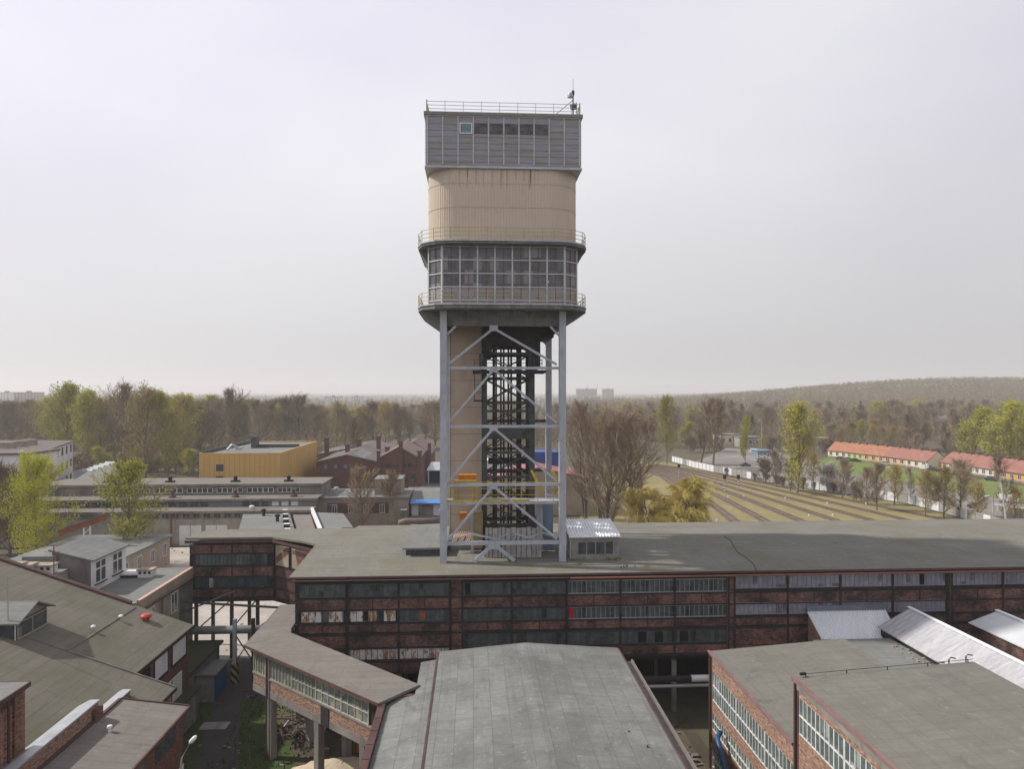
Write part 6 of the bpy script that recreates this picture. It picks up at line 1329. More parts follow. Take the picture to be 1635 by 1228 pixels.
hs = [((1322, 730), (1352, 733.4), 'cream', 'tile_or', 'cream terraced house with orange tiles, leftmost of the far row'), ((1352, 733.4), (1378, 736.6), 'green', 'tile_or', 'lime green terraced house with orange tiles in the far row'),
      ((1378, 736.6), (1412, 741), 'ochre', 'tile_or', 'ochre terraced house with orange tiles in the middle of the far row'), ((1412, 741), (1446, 745.8), 'pinkish', 'tile_pk', 'salmon terraced house where the far row turns pink-roofed'), ((1446, 745.8), (1481, 751), 'cream', 'tile_pk', 'cream terraced house with orange gable at the near end of the far row'),
      ((1503, 751), (1545, 757.5), 'cream', 'tile_pk', 'cream terraced house, first of the near row'), ((1545, 757.5), (1587, 764.5), 'pale', 'tile_pk', 'whitish terraced house in the middle of the near row'), ((1587, 764.5), (1660, 777), 'orange', 'tile_pk', 'orange terraced house at the right edge of the near row')]
for h_ in hs: terrace(*h_)
# other buildings to the right
def simple(px0, px1, pyb, pyt, dep, label, wall='white_wall', roof='roof_grey', n=4, name='house'):
    g0, g1 = G(px0, pyb), G(px1, pyb); y = g0.y; x0, x1 = g0.x, XY(px1, y); z = ZY(px0, pyt, y); t = thing(name, label, 'building', (x0, y, 0))
    b = MB(); b.box(x0, x1, y, y+dep, 0, z); b.build('wall', M[wall], t); b = MB(); b.box(x0-.4, x1+.4, y-.4, y+dep+.4, z+.01, z+.4); b.build('roof', M[roof], t)
    wins(t, (x0, y), (x1, y), z*.35, z*.7, n, .45, frame='white_paint', mid=False)
simple(1150, 1181, 712, 695, 12, 'cream house with grey roof beyond the bare poplars', 'w_cream', n=3); simple(1181, 1215, 714, 699, 12, 'grey house right of the cream one beyond the trees', 'concrete', n=3)
simple(1283, 1332, 716, 701, 14, 'pale grey-roofed pavilion left of the terraced row', 'white_wall', n=5); simple(1005, 1040, 706, 692, 12, 'long white house behind bare trees right of the tower', 'white_wall', n=5)
simple(1095, 1112, 712, 703, 10, 'low red-walled shed behind the bare poplars', 'brick_red', n=2); simple(1292, 1308, 668, 659, 20, 'red-roofed house far in the trees on the right', 'brick_red', 'pink_tile', 3)
simple(1210, 1232, 728, 721, 8, 'blue market stall roof by the car park', 'corr_blue', 'corr_blue', 2); simple(1425, 1436, 690, 682, 12, 'small red house in the woods above the terraces', 'brick_red', 'tile_or', 2)
# kiosk + white boxes by the lower car park
for (a, c0_, c1_, w_, lb_) in ((1594, 820, 807, 10, 'white cabin with dark window by the lower car park'), (1634, 822, 808, 14, 'white cabin cut off by the right edge')):
    g = G(a, c0_); hh = (c0_-c1_)*(g.x*ST+g.y*CT)/F; t = thing('site_cabin', lb_, 'cabin', tuple(g)); ww = w_*(g.x*ST+g.y*CT)/F/2
    b = MB(); b.box(g.x-ww, g.x+ww, g.y-1.5, g.y+1.5, 0, hh); b.build('body', M['white_paint'], t); b = MB(); b.box(g.x-ww-.1, g.x+ww+.1, g.y-1.6, g.y+1.6, hh, hh+.12); b.build('roof', M['galv'], t); b = MB(); b.box(g.x-.4, g.x+.3, g.y-1.54, g.y-1.5, hh*.45, hh*.8); b.build('window', M['house_glass'], t)
# lamp posts
def lamp(px, pyb, pyt, label, two=False):
    g = G(px, pyb); s = (g.x*ST+g.y*CT)/F; hh = (pyb-pyt)*s; t = thing('street_lamp', label, 'street lamp', tuple(g), 'lamp posts near the car park')
    b = MB(); b.tube([g, g+Vector((0, 0, hh))], [.16, .1], 6); b.build('post', M['galv'], t)
    for sgn in ((-1, 1) if two else (-1,)):
        b = MB(); b.bar(g+Vector((0, 0, hh-.1)), g+Vector((sgn*1.3, 0, hh+.1)), .1); h2 = g+Vector((sgn*1.5, 0, hh+.1)); b.tube([h2-Vector((.5, 0, 0)), h2+Vector((.5, 0, 0))], [.1, .2], 6); b.build('lamp_arm', M['white_paint'], t)
lamp(1586, 838, 793, 'tall concrete lamp post at the right by the white cabin'); lamp(1411, 772, 747, 'twin-armed lamp post on the slope below the far terrace', True); lamp(1351, 792, 764, 'dark lamp post by the fence left of the twin lamp'); lamp(1404, 742, 722, 'thin lamp post in front of the ochre terraced house'); lamp(1478, 751, 727, 'thin lamp post at the gap between terraces')
lamp(1216, 720, 672, 'tall thin lamp post by the green tree near the car park')
# floodlight mast with cross bar right of the tower
g = G(945, 700); t = thing('floodlight_mast', 'floodlight mast with wide cross bar beyond the bare trees right of the tower', 'mast', tuple(g)); s = (g.x*ST+g.y*CT)/F; hh = (700-635)*s
b = MB(); [b.bar(g+Vector((dx, 0, 0)), g+Vector((dx, 0, hh)), .35) for dx in (-2.2, 2.2)]; b.bar(g+Vector((-2.2, 0, hh)), g+Vector((-3, 0, hh+9)), .15); b.bar(g+Vector((2.2, 0, hh)), g+Vector((4, 0, hh+9)), .15); b.build('mast_legs', M['galv'], t)
b = MB(); b.bar(g+Vector((-5.5, 0, hh)), g+Vector((5.5, 0, hh)), .6); [b.box(g.x+dx-.6, g.x+dx+.6, g.y-.8, g.y-.2, hh, hh+1) for dx in (-5, -3.6, -.7, .9, 3, 4.6)]; b.build('floodlight_bar', M['white_paint'], t)
# cars
def prof(b, pts, w2, x0=0):
    n = len(pts); k = len(b.v); b.v += [(x, -w2, z) for x, z in pts]+[(x, w2, z) for x, z in pts]; b.f.append(tuple(k+i for i in range(n))); b.f.append(tuple(k+n+i for i in reversed(range(n)))); b.m += [0, 0]
    for i in range(n): j = (i+1) % n; b.f.append((k+i, k+n+i, k+n+j, k+j)); b.m.append(0)
def carmesh(van):
    body = MB(); 
    if van: prof(body, [(-2.3, .3), (2.3, .3), (2.35, 1.0), (1.7, 1.2), (1.2, 1.95), (-2.25, 2.0), (-2.35, 1.1)], .92)
    else: prof(body, [(-2.1, .3), (2.1, .3), (2.15, .75), (1.05, .95), (-1.5, .98), (-2.12, .9)], .86)
    cab = MB(); prof(cab, [(-1.6, .97), (1.05, .93), (.45, 1.42), (-1.1, 1.45)] if not van else [(1.1, 1.2), (1.72, 1.22), (1.28, 1.9), (1.1, 1.9)], .78 if not van else .93)
    roof = MB(); prof(roof, [(-1.12, 1.44), (.47, 1.41), (.4, 1.48), (-1.05, 1.51)], .74)
    whl = []
    for x in (-1.35, 1.35):
        for y in (-.8, .8): m_ = MB(); m_.tube([(x, y-.1, .32), (x, y+.1, .32)], .32, 12); whl.append(m_)
    lt = [MB(), MB()]
    for i, y in enumerate((-.6, .6)): lt[i].box(2.12 if not van else 2.32, 2.18 if not van else 2.38, y-.18, y+.18, .58, .72)
    return body, cab, roof, whl, lt
cars = [(1212, 737, 'silver', 80, 'silver car in the middle of the upper car park', 0), (1222, 741, 'black', 80, 'black car behind the silver one in the upper car park', 0), (1206, 723, 'white', 10, 'white van at the top of the upper car park', 1), (1217, 731, 'silver', 20, 'silver car below the market stall', 0), (1232, 728, 'white', 30, 'white car right of the market stall', 0),
 (1190, 745, 'dark', 70, 'dark car at the left of the upper car park', 0), (1480, 750.5, 'white', 5, 'white car parked at the near end of the far terrace', 1), (1490, 752.5, 'dark', 10, 'dark grey car beside the white one at the terrace end', 0), (1503, 753, 'maroon', 60, 'maroon car at the gap between the terraces', 0), (1514, 754, 'white', 70, 'white van first before the near terrace', 1), (1526, 757, 'silver', 70, 'silver car second before the near terrace', 0), (1541, 760, 'silver', 20, 'pale blue-grey car on the verge before the near terrace', 0), (1584, 768, 'dark', 5, 'dark grey car on the street before the orange terrace', 0),
 (1343, 734.5, 'dark', 5, 'dark car before the cream house of the far terrace', 0), (1354, 736, 'dark', 5, 'dark car before the lime green house', 0), (1366, 737.5, 'black', 5, 'black car right of the lime green house', 0), (1416, 743, 'silver', 5, 'silver car before the salmon house', 0), (1610, 802, 'white', 10, 'white van parked behind the birch at the right', 1), (1542, 826, 'silver', 40, 'silver car close behind the fence', 0), (1300, 760, 'silver', 40, 'silver car on the lower lot near the flowering bush', 0), (1560, 812, 'dark', 20, 'dark car in the lower lot by the tall lamp post', 0)]
cc = {'silver': (.42, .44, .46), 'black': (.02, .02, .022), 'white': (.72, .73, .74), 'dark': (.06, .065, .075), 'maroon': (.14, .05, .06)}
protos = {}
for (a, c, col, rot, label, van) in cars:
    k = (col, van)
    if k not in protos:
        m_ = newmat('car_paint_'+col, .25, .2, .5)[0]; m_.node_tree.nodes['Principled BSDF'].inputs['Base Color'].default_value = (*cc[col], 1)
        t = thing('parked_car' if not van else 'parked_van', label, 'car' if not van else 'van', (0, 0, 0), 'cars parked around the settlement'); bd, cb, rf_, wh, lt = carmesh(van)
        bd.build('body', m_, t); cb.build('glazing', M['house_glass'], t)
        if not van: rf_.build('roof', m_, t)
        for w_ in wh: w_.build('wheel', M['rubber'], t)
        for l_ in lt: l_.build('headlight', M['lampglass'], t)
        protos[k] = t
    else: t = copy_tree(protos[k]); t['label'] = label
    t.location = G(a, c)+Vector((0, 0, .03)); t.rotation_euler = (0, 0, R(rot-60)); t['cars'] = 1
for o in bpy.data.objects:
    if 'cars' in o: del o['cars']
# power line pylons on the wooded hill
for i, (a, pt, d) in enumerate(((1187, 628, 700), (1236, 628, 720))):
    x = XY(a, d); zt_ = ZY(a, pt, d); t = thing('lattice_pylon', 'faint lattice pylon above the woods, %s of the two' % ('left' if i == 0 else 'right'), 'pylon', (x, d, 0)); b = MB(); zg = hfun(x, d)
    for sx_ in (-1, 1):
        for sy in (-1, 1): b.bar((x+sx_*2.5, d+sy*2.5, zg), (x+sx_*.3, d+sy*.3, zt_), .22)
    for k in range(8):
        z = zg+(zt_-zg)*k/8; w_ = 2.5*(1-k/8)+.3; w2 = 2.5*(1-(k+1)/8)+.3; b.bar((x-w_, d-w_, z), (x+w2, d-w2, z+(zt_-zg)/8), .14); b.bar((x+w_, d-w_, z), (x-w2, d-w2, z+(zt_-zg)/8), .14)
    b.build('lattice', M['galv'], t); b = MB(); [b.bar((x-4+k, d, zt_-2-3*k), (x+4-k, d, zt_-2-3*k), .3) for k in (0, 1)]; b.build('cross_arm', M['galv'], t)
# ------------------------------------------------------------ trees
class TB:                                  # fast triangle/quad collector
    def __init__(s): s.v = []; s.f = []
    def tri(s, a, b, c): k = len(s.v); s.v += [a, b, c]; s.f.append((k, k+1, k+2))
    def quad(s, a, b, c, d): k = len(s.v); s.v += [a, b, c, d]; s.f.append((k, k+1, k+2, k+3))
    def tube(s, pts, rr_, n):
        k = len(s.v)
        for i, p in enumerate(pts):
            d = (pts[min(i+1, len(pts)-1)]-pts[max(i-1, 0)]).normalized(); up = Vector((0, 1, 0)) if abs(d.z) > .8 else Vector((0, 0, 1)); a = d.cross(up).normalized(); c = a.cross(d)
            for q in range(n): t = 2*math.pi*q/n; s.v.append(p+(a*math.cos(t)+c*math.sin(t))*rr_[i])
        for i in range(len(pts)-1):
            for q in range(n): q2 = (q+1) % n; s.f.append((k+i*n+q, k+(i+1)*n+q, k+(i+1)*n+q2, k+i*n+q2))
def tmesh(name, parts):                    # parts: list of (TB, material)
    me = bpy.data.meshes.new(name); V = []; Fc = []; mi = []
    for i, (t, m_) in enumerate(parts):
        k = len(V); V += [tuple(p) for p in t.v]; Fc += [tuple(k+j for j in f) for f in t.f]; mi += [i]*len(t.f); me.materials.append(m_)
    me.from_pydata(V, [], Fc); me.polygons.foreach_set('material_index', mi); return me
def leafmat(name, c1, c2, tr=.35):
    m, nt, b = newmat(name, .7, 0, .2); oi = N(nt, 'ShaderNodeObjectInfo'); v = coords(nt, kind='Object')
    col = mixc(nt, noise(nt, v, .35, 4, .35, .65), c1, c2); h_ = N(nt, 'ShaderNodeHueSaturation'); mr = N(nt, 'ShaderNodeMapRange'); mr.inputs[3].default_value = .75; mr.inputs[4].default_value = 1.2
    nt.links.new(oi.outputs['Random'], mr.inputs[0]); nt.links.new(mr.outputs[0], h_.inputs['Value']); nt.links.new(col, h_.inputs['Color']); nt.links.new(h_.outputs[0], b.inputs['Base Color'])
    if tr:
        t = N(nt, 'ShaderNodeBsdfTranslucent'); s = N(nt, 'ShaderNodeMixShader'); s.inputs[0].default_value = tr; nt.links.new(h_.outputs[0], t.inputs[0]); nt.links.new(b.outputs[0], s.inputs[1]); nt.links.new(t.outputs[0], s.inputs[2]); nt.links.new(s.outputs[0], nt.nodes['Material Output'].inputs[0])
    return m
bark = leafmat('grey_brown_bark', (.13, .105, .08), (.19, .16, .125), 0); birchbark = leafmat('white_birch_bark', (.5, .48, .45), (.65, .63, .6), 0)
twig = leafmat('brown_twigs', (.29, .225, .165), (.37, .29, .215), 0); twig_y = leafmat('yellow_willow_twigs', (.44, .36, .10), (.52, .42, .13), .2)
LEAF = {'green': leafmat('spring_green_leaves', (.33, .335, .025), (.43, .415, .04)), 'bright': leafmat('bright_spring_leaves', (.42, .45, .02), (.54, .54, .03)), 'olive': leafmat('olive_buds', (.36, .29, .05), (.44, .35, .07)), 'dark': leafmat('dark_needles', (.018, .04, .022), (.03, .06, .03), 0), 'blue': leafmat('blue_spruce_needles', (.06, .10, .10), (.09, .14, .13), 0), 'white': leafmat('white_blossom', (.55, .53, .5), (.7, .68, .66)), 'bud': leafmat('brown_buds', (.28, .2, .13), (.34, .25, .16), .1)}
def rot_about(d, ang, az):
    d = d.normalized(); up = Vector((0, 0, 1)) if abs(d.z) < .95 else Vector((1, 0, 0)); a = d.cross(up).normalized(); c = a.cross(d)
    return (d*math.cos(ang)+(a*math.cos(az)+c*math.sin(az))*math.sin(ang)).normalized()
def tree_proto(seed, Hh=20, kind='bare', leaf=None, nleaf=3, lsize=.28, spread=.8, n1=16, n2=7, n3=9, base_f=.15, trunks=1, tw=twig, bk=bark, upward=.5, twl=1.6, tww=.028, droop=0, width=.26):
    rg = random.Random(seed); T = TB(); K = TB(); Lf = TB()
    def leafat(p):
        for _ in range(nleaf):
            c = p+Vector((rg.gauss(0, .35), rg.gauss(0, .35), rg.gauss(0, .35))); a = Vector((rg.gauss(0, 1), rg.gauss(0, 1), rg.gauss(0, 1))).normalized()*lsize*rg.uniform(.6, 1.2); q = a.orthogonal().normalized()*a.length*.7
            Lf.quad(c-a, c-q, c+a, c+q)
    for tr_ in range(trunks):
        az0 = rg.uniform(0, 6.28); lean = .0 if trunks == 1 else rg.uniform(.06, .2); o = Vector((rg.uniform(-.6, .6), rg.uniform(-.6, .6), 0)) if trunks > 1 else Vector()
        pts = []; nseg = 8; tl = Hh*(.88 if trunks == 1 else rg.uniform(.75, .9)); d = Vector((math.sin(lean)*math.cos(az0), math.sin(lean)*math.sin(az0), math.cos(lean))); p = o.copy(); r0 = Hh*.014*(1 if trunks == 1 else .75)
        for i in range(nseg+1):
            pts.append(p.copy()); d = (d+Vector((rg.gauss(0, .05), rg.gauss(0, .05), .03))).normalized(); p = p+d*tl/nseg
        T.tube(pts, [r0*(1-.88*i/nseg)+.02 for i in range(nseg+1)], 7)
        for k in range(int(n1/trunks**.6)):
            f = base_f+(1-base_f)*((k+rg.random()*.8)/(n1/trunks**.6)); f = min(f, .99); ix = f*nseg; i = int(ix); b0 = pts[i].lerp(pts[min(i+1, nseg)], ix-i)
            env = math.sin(math.pi*min(1, (f-base_f)/(1-base_f)*.75+.22))**.8
            L1 = Hh*width*env*rg.uniform(.75, 1.2)+Hh*.03; ang = spread*rg.uniform(.75, 1.15)*(1-.45*f); az = rg.uniform(0, 6.283)
            d1 = rot_about(Vector((0, 0, 1)), ang, az); q = b0.copy(); bp = [q.copy()]
            for _ in range(4): d1 = (d1+Vector((rg.gauss(0, .1), rg.gauss(0, .1), upward*.22-droop*.12))).normalized(); q = q+d1*L1/4; bp.append(q.copy())
            r1 = r0*(1-.8*f)*.42+.015; T.tube(bp, [r1*(1-.2*j) for j in range(5)], 4)
            for m_ in range(n2):
                g = .2+.8*(m_+rg.random())/n2; g = min(g, .98)*4; j = int(g); b1 = bp[j].lerp(bp[j+1], g-j); L2 = L1*rg.uniform(.3, .5); d2 = rot_about(d1, rg.uniform(.4, .9), rg.uniform(0, 6.28)); d2 = (d2+Vector((0, 0, .35*upward-.5*droop))).normalized(); e2 = b1+d2*L2
                mid = b1.lerp(e2, .5)+Vector((0, 0, L2*.05)); K.tube([b1, mid, e2], [.035, .025, .012], 3); leafs = [e2]
                for t in range(n3):
                    s = .15+.85*(t+rg.random())/n3; b2 = b1.lerp(e2, s); d3 = rot_about(d2, rg.uniform(.3, .95), rg.uniform(0, 6.28)); d3 = (d3+Vector((0, 0, .3*upward-1.4*droop))).normalized(); e3 = b2+d3*twl*rg.uniform(.5, 1.1)
                    sd_ = d3.orthogonal().normalized()*tww; K.tri(b2-sd_, b2+sd_, e3); sd2 = d3.cross(sd_).normalized()*tww; K.tri(b2-sd2, b2+sd2, e3); leafs.append(b2.lerp(e3, rg.uniform(.4, 1)))
                if leaf:
                    for lp in leafs: leafat(lp)
    tm = tmesh('trunk', [(T, bk)]); cm = tmesh('crown', [(K, tw), (Lf, LEAF[leaf])] if leaf else [(K, tw)]); return tm, cm
def conifer(seed, Hh=14, leaf='dark'):
    rg = random.Random(seed); T = TB(); Lf = TB(); T.tube([Vector((0, 0, 0)), Vector((0, 0, Hh))], [.22, .03], 6)
    for k in range(60):
        f = .06+.93*k/60; z = Hh*f; L1 = Hh*.22*(1-f)+.25
        for a in range(6):
            az = rg.uniform(0, 6.28); d = Vector((math.cos(az), math.sin(az), -.25)); s = Vector((-math.sin(az), math.cos(az), 0))
            for m_ in range(5):
                c = Vector((0, 0, z))+d*L1*(m_+.6)/5*rg.uniform(.8, 1.15); w_ = .45*(1-.12*m_); Lf.quad(c-d*.3-s*w_*.3, c-s*w_+Vector((0, 0, -.15)), c+d*.45, c+s*w_+Vector((0, 0, -.15)))
    return tmesh('trunk', [(T, bark)]), tmesh('crown', [(Lf, LEAF[leaf])])
PR = {}
PR['bare'] = [tree_proto(s, 20, n1=26, n2=9, n3=13, spread=.8, width=.34, tww=.04, leaf='bud', nleaf=1, lsize=.11, base_f=.12) for s in (1, 2, 3)]
PR['poplar'] = [tree_proto(s, 24, n1=30, n2=8, n3=13, spread=.6, width=.32, base_f=.25, upward=.9, tww=.04, leaf='bud', nleaf=1, lsize=.1) for s in (11, 12)]
PR['green'] = [tree_proto(s, 20, leaf='green', nleaf=2, lsize=.19, n1=30, n2=9, n3=11, spread=.75, width=.32, base_f=.06) for s in (21, 22, 23)]
PR['olive'] = [tree_proto(s, 20, leaf='olive', nleaf=1, lsize=.17, n1=28, n2=9, n3=11, spread=.8, width=.34, base_f=.1) for s in (31, 32)]
PR['young'] = [tree_proto(s, 18, leaf='bright', nleaf=3, lsize=.14, n1=34, n2=9, n3=9, spread=.9, width=.32, base_f=.04, twl=1.0) for s in (41,)]
PR['lush'] = [tree_proto(s, 20, leaf='bright', nleaf=3, lsize=.15, n1=40, n2=11, n3=10, spread=1.0, width=.36, base_f=.03, twl=1.1) for s in (42,)]
PR['multi'] = [tree_proto(s, 26, n1=44, n2=8, n3=12, trunks=4, spread=.7, width=.27, base_f=.12, tww=.022, leaf='bud', nleaf=1, lsize=.045, upward=.7) for s in (51, 52)]
PR['willow'] = [tree_proto(s, 12, tw=twig_y, n1=24, n2=9, n3=18, spread=.9, width=.36, base_f=.05, droop=.8, upward=.4, tww=.04, twl=2.0) for s in (61, 62)]
PR['birch'] = [tree_proto(s, 14, bk=birchbark, tw=twig, n1=16, n2=6, n3=9, spread=.6, width=.22, base_f=.2, tww=.028) for s in (71, 72)]
PR['paleshrub'] = [tree_proto(s, 9, bk=birchbark, tw=birchbark, n1=14, n2=5, n3=5, trunks=3, spread=.6, width=.25, base_f=.1, tww=.03, twl=.8) for s in (73,)]
PR['spruce'] = [conifer(81)]; PR['bluespruce'] = [conifer(82, 14, 'blue')]
PR['bush'] = [tree_proto(s, 6, n1=22, n2=6, n3=9, trunks=3, spread=1.0, width=.4, base_f=.02, twl=.9, tww=.03) for s in (91, 92)]
PR['blossom'] = [tree_proto(s, 7, leaf='white', nleaf=3, lsize=.13, n1=22, n2=7, n3=9, trunks=2, spread=1.0, width=.42, base_f=.03, twl=.8) for s in (95,)]
PH = {'bare': 20, 'poplar': 24, 'green': 20, 'olive': 20, 'young': 18, 'lush': 20, 'multi': 26, 'willow': 12, 'birch': 14, 'paleshrub': 9, 'spruce': 14, 'bluespruce': 14, 'bush': 6, 'blossom': 7}
NM = {'bare': 'bare_tree', 'poplar': 'poplar_tree', 'green': 'green_tree', 'olive': 'budding_tree', 'young': 'young_tree', 'lush': 'leafy_tree', 'multi': 'bare_tree', 'willow': 'willow_tree', 'birch': 'birch_tree', 'paleshrub': 'birch_shrub', 'spruce': 'spruce_tree', 'bluespruce': 'spruce_tree', 'bush': 'bush', 'blossom': 'blossom_tree'}
rt = random.Random(99)
def tree(px, pyb, pyt, kind, label, group=None, wf=1.0, z=None, idx=None):
    g = G(px, pyb); g.z = hfun(g.x, g.y); d = g.x*ST+g.y*CT; hh = (H-(pyt-HY)*d/F)-g.z
    tm, cm = PR[kind][idx if idx is not None else rt.randrange(len(PR[kind]))]
    t = thing(NM[kind], label, 'tree' if kind not in ('bush', 'paleshrub') else 'bush', tuple(g), group); s = hh/PH[kind]/.98
    t.scale = (s*wf, s*wf, s); t.rotation_euler = (0, 0, rt.uniform(0, 6.28))
    for n_, me in (('trunk', tm), ('crown', cm)): o = bpy.data.objects.new(n_, me); C.objects.link(o); o.parent = t
    return t
# near trees
tree(60, 915, 734, 'lush', 'big bright spring tree in front of the workshop at the left', wf=.85)
tree(204, 905, 738, 'young', 'slim light green tree in front of the garage doors', wf=1.15)
tree(14, 885, 752, 'bush', 'dark leafless thicket at the left edge beside the bright tree', wf=1.3)
tree(-12, 900, 745, 'bare', 'bare tree cut off by the left edge')
tree(965, 862, 640, 'multi', 'tallest many-stemmed bare tree just right of the tower', idx=0, wf=1.15)
tree(935, 830, 655, 'multi', 'bare tree squeezed between tower leg and the tallest bare tree', idx=1, wf=.85)
tree(1005, 850, 668, 'bare', 'bare tree on the right side of the clump by the tower', wf=1.1)
tree(1085, 885, 765, 'willow', 'yellow willow right of the bare clump', idx=0, wf=1.1); tree(1040, 875, 775, 'willow', 'smaller yellow willow left of the bigger one', idx=1); tree(1112, 880, 800, 'willow', 'low yellow willow at the right end of the clump', idx=1)
tree(1090, 878, 808, 'paleshrub', 'pale stemmed shrub in front of the bigger willow'); tree(1016, 872, 800, 'paleshrub', 'pale stemmed shrub left of the willows')
tree(577, 862, 748, 'bare', 'bare tree before the concrete office, left one', wf=.9); tree(624, 850, 757, 'bare', 'bare tree before the concrete office, right one', wf=.9)
tree(566, 770, 672, 'poplar', 'bare poplar above the low brick hall', wf=.9); tree(487, 785, 708, 'bush', 'olive thicket at the corner of the ochre hall', wf=.9); tree(487, 790, 725, 'olive', 'small budding tree beside the ochre hall corner')
tree(1065, 742, 636, 'green', 'tall green-topped poplar at the start of the fence', wf=.7, idx=0)
tree(1118, 748, 640, 'poplar', 'broad bare poplar left of the pair by the fence', wf=1.25, idx=0); tree(1138, 752, 645, 'poplar', 'broad bare poplar right of the pair by the fence', wf=1.2, idx=1)
tree(1190, 742, 668, 'green', 'narrow green tree by the upper car park', wf=.5, idx=1)
tree(1273, 788, 648, 'green', 'tall leaning green tree by the fence', wf=.95, idx=2); tree(1240, 778, 722, 'bare', 'small bare tree left of the tall green one'); tree(1262, 785, 730, 'bare', 'bare scrub tree at the foot of the tall green one'); tree(1222, 772, 735, 'bush', 'brown bush along the fence left of the small bare tree')
tree(1322, 785, 745, 'blossom', 'white blossoming tree beyond the fence'); tree(1298, 776, 725, 'olive', 'budding tree beside the white blossom')
tree(1400, 815, 742, 'bare', 'spreading bare tree before the lower lot, leftmost of four', wf=1.1); tree(1477, 826, 755, 'olive', 'bare budding tree, second from left before the lower lot', wf=1.1); tree(1507, 828, 748, 'olive', 'budding tree, third from left before the lower lot', wf=1.1); tree(1533, 826, 738, 'bare', 'bare tree, fourth before the lower lot', wf=1.2)
tree(1455, 805, 745, 'birch', 'slim birch between the trees before the lower lot'); tree(1606, 842, 722, 'birch', 'tall white birch near the right edge', wf=1.0, idx=0)
tree(1365, 800, 770, 'bush', 'brown bush along the fence below the terraces')
for i, (a, c) in enumerate(((1205, 770), (1250, 779), (1282, 783), (1300, 784), (1330, 788), (1345, 791), (1160, 762), (1375, 798))):
    tree(a, c, c-14-(i % 3)*3, 'bush', 'low brown bush growing along the rail yard fence', 'low bushes along the rail yard fence')
tree(1500, 742, 718, 'spruce', 'dark spruce in the gap between the terraces'); tree(1575, 735, 693, 'bluespruce', 'blue spruce behind the near terrace'); tree(1611, 738, 688, 'spruce', 'dark spruce behind the near terrace right of the blue one'); tree(1509, 722, 682, 'spruce', 'dark spruce in the wood above the terrace gap')
tree(1374, 678, 640, 'spruce', 'dark conifer on the slope, left one'); tree(1398, 676, 642, 'spruce', 'dark conifer on the slope, right one'); tree(1341, 690, 652, 'spruce', 'dark round conifer above the pavilion', wf=1.6)
tree(1555, 742, 655, 'green', 'big yellow-green tree behind the near terrace, left', wf=1.2); tree(1600, 748, 646, 'green', 'big yellow-green tree behind the near terrace, middle', wf=1.25, idx=1); tree(1640, 752, 650, 'green', 'big yellow-green tree cut off by the right edge', wf=1.2, idx=2)
tree(1358, 706, 672, 'blossom', 'pale flowering tree on the slope above the far terrace', wf=1.0) if False else tree(1505, 695, 668, 'blossom', 'white flowering tree far in the wood on the right')
tree(1290, 745, 690, 'olive', 'budding tree left of the pavilion')
# left belt, named ones first
LB = [(100, 748, 617, 'green', 1.0, 'tall yellow-green tree, highest on the left'), (137, 752, 628, 'green', .9, 'yellow-green tree right of the highest one on the left'), (190, 752, 616, 'poplar', 1.0, 'tall bare poplar between the green trees on the left'), (232, 768, 626, 'olive', 1.1, 'large golden budding tree left of the ochre hall'), (268, 765, 632, 'green', .8, 'green tree just left of the ochre hall'), (290, 755, 640, 'olive', .9, 'budding tree at the left corner of the ochre hall'), (380, 735, 624, 'poplar', 1.0, 'bare poplar rising above the ochre hall roof'), (160, 745, 640, 'olive', .9, 'budding tree behind the white block corner'), (213, 745, 638, 'poplar', .9, 'bare poplar left of the golden tree')]
for (a, c, t_, k, wf, lab) in LB: tree(a, c, t_, k, lab, wf=wf)
for i, a in enumerate(range(128, 330, 9)):
    kd = ('bush', 'olive', 'bush', 'bare', 'green')[i % 5]; tree(a+rt.uniform(-3, 3), 758+rt.uniform(-6, 4), 733+rt.uniform(-12, 5)-(10 if kd != 'bush' else 0), kd, {'bush': 'brown scrub at the foot of the wooded belt left of the ochre hall', 'olive': 'small golden budding tree at the foot of the belt left of the ochre hall', 'bare': 'small bare tree at the foot of the belt left of the ochre hall', 'green': 'small green tree at the foot of the belt left of the ochre hall'}[kd], 'undergrowth left of the ochre hall, '+{'bush': 'scrub', 'olive': 'budding trees', 'bare': 'bare trees', 'green': 'green trees'}[kd], wf=1.5)
for i, a in enumerate(range(1105, 1320, 14)):
    if 1150 < a < 1215: continue
    kd = ('bush', 'bare', 'olive')[i % 3]; tree(a, 724+rt.uniform(-3, 2), 702+rt.uniform(-8, 3), kd, {'bush': 'brown scrub', 'bare': 'small bare tree', 'olive': 'small budding tree'}[kd]+' behind the upper car park', {'bush': 'scrub', 'bare': 'small bare trees', 'olive': 'small budding trees'}[kd]+' behind the upper car park', wf=1.5)
KL = {'bare': 'bare brown tree in the wooded belt ', 'poplar': 'bare upright poplar in the wooded belt ', 'green': 'yellow-green tree in the wooded belt ', 'olive': 'golden budding tree in the wooded belt '}
KG = {'bare': 'bare trees ', 'poplar': 'bare poplars ', 'green': 'yellow-green trees ', 'olive': 'golden budding trees ', 'spruce': 'dark spruces '}
ZL = ((60, 'at the far left over the white block'), (170, 'just right of the white block'), (320, 'between white block and ochre hall'), (420, 'over the left part of the ochre hall'), (510, 'over the right part of the ochre hall'), (610, 'above the low brick hall'), (9999, 'above the stepped gable'))
ZR = ((910, 'seen through the tower legs'), (1010, 'behind the tallest bare clump'), (1100, 'near the start of the white fence'), (1220, 'beyond the upper car park'), (1320, 'around the pale pavilion'), (1420, 'above the far orange terrace'), (1520, 'above the gap between the terraces'), (9999, 'above the near pink terrace'))
def where(a, z):
    for lim, s in z:
        if a < lim: return s
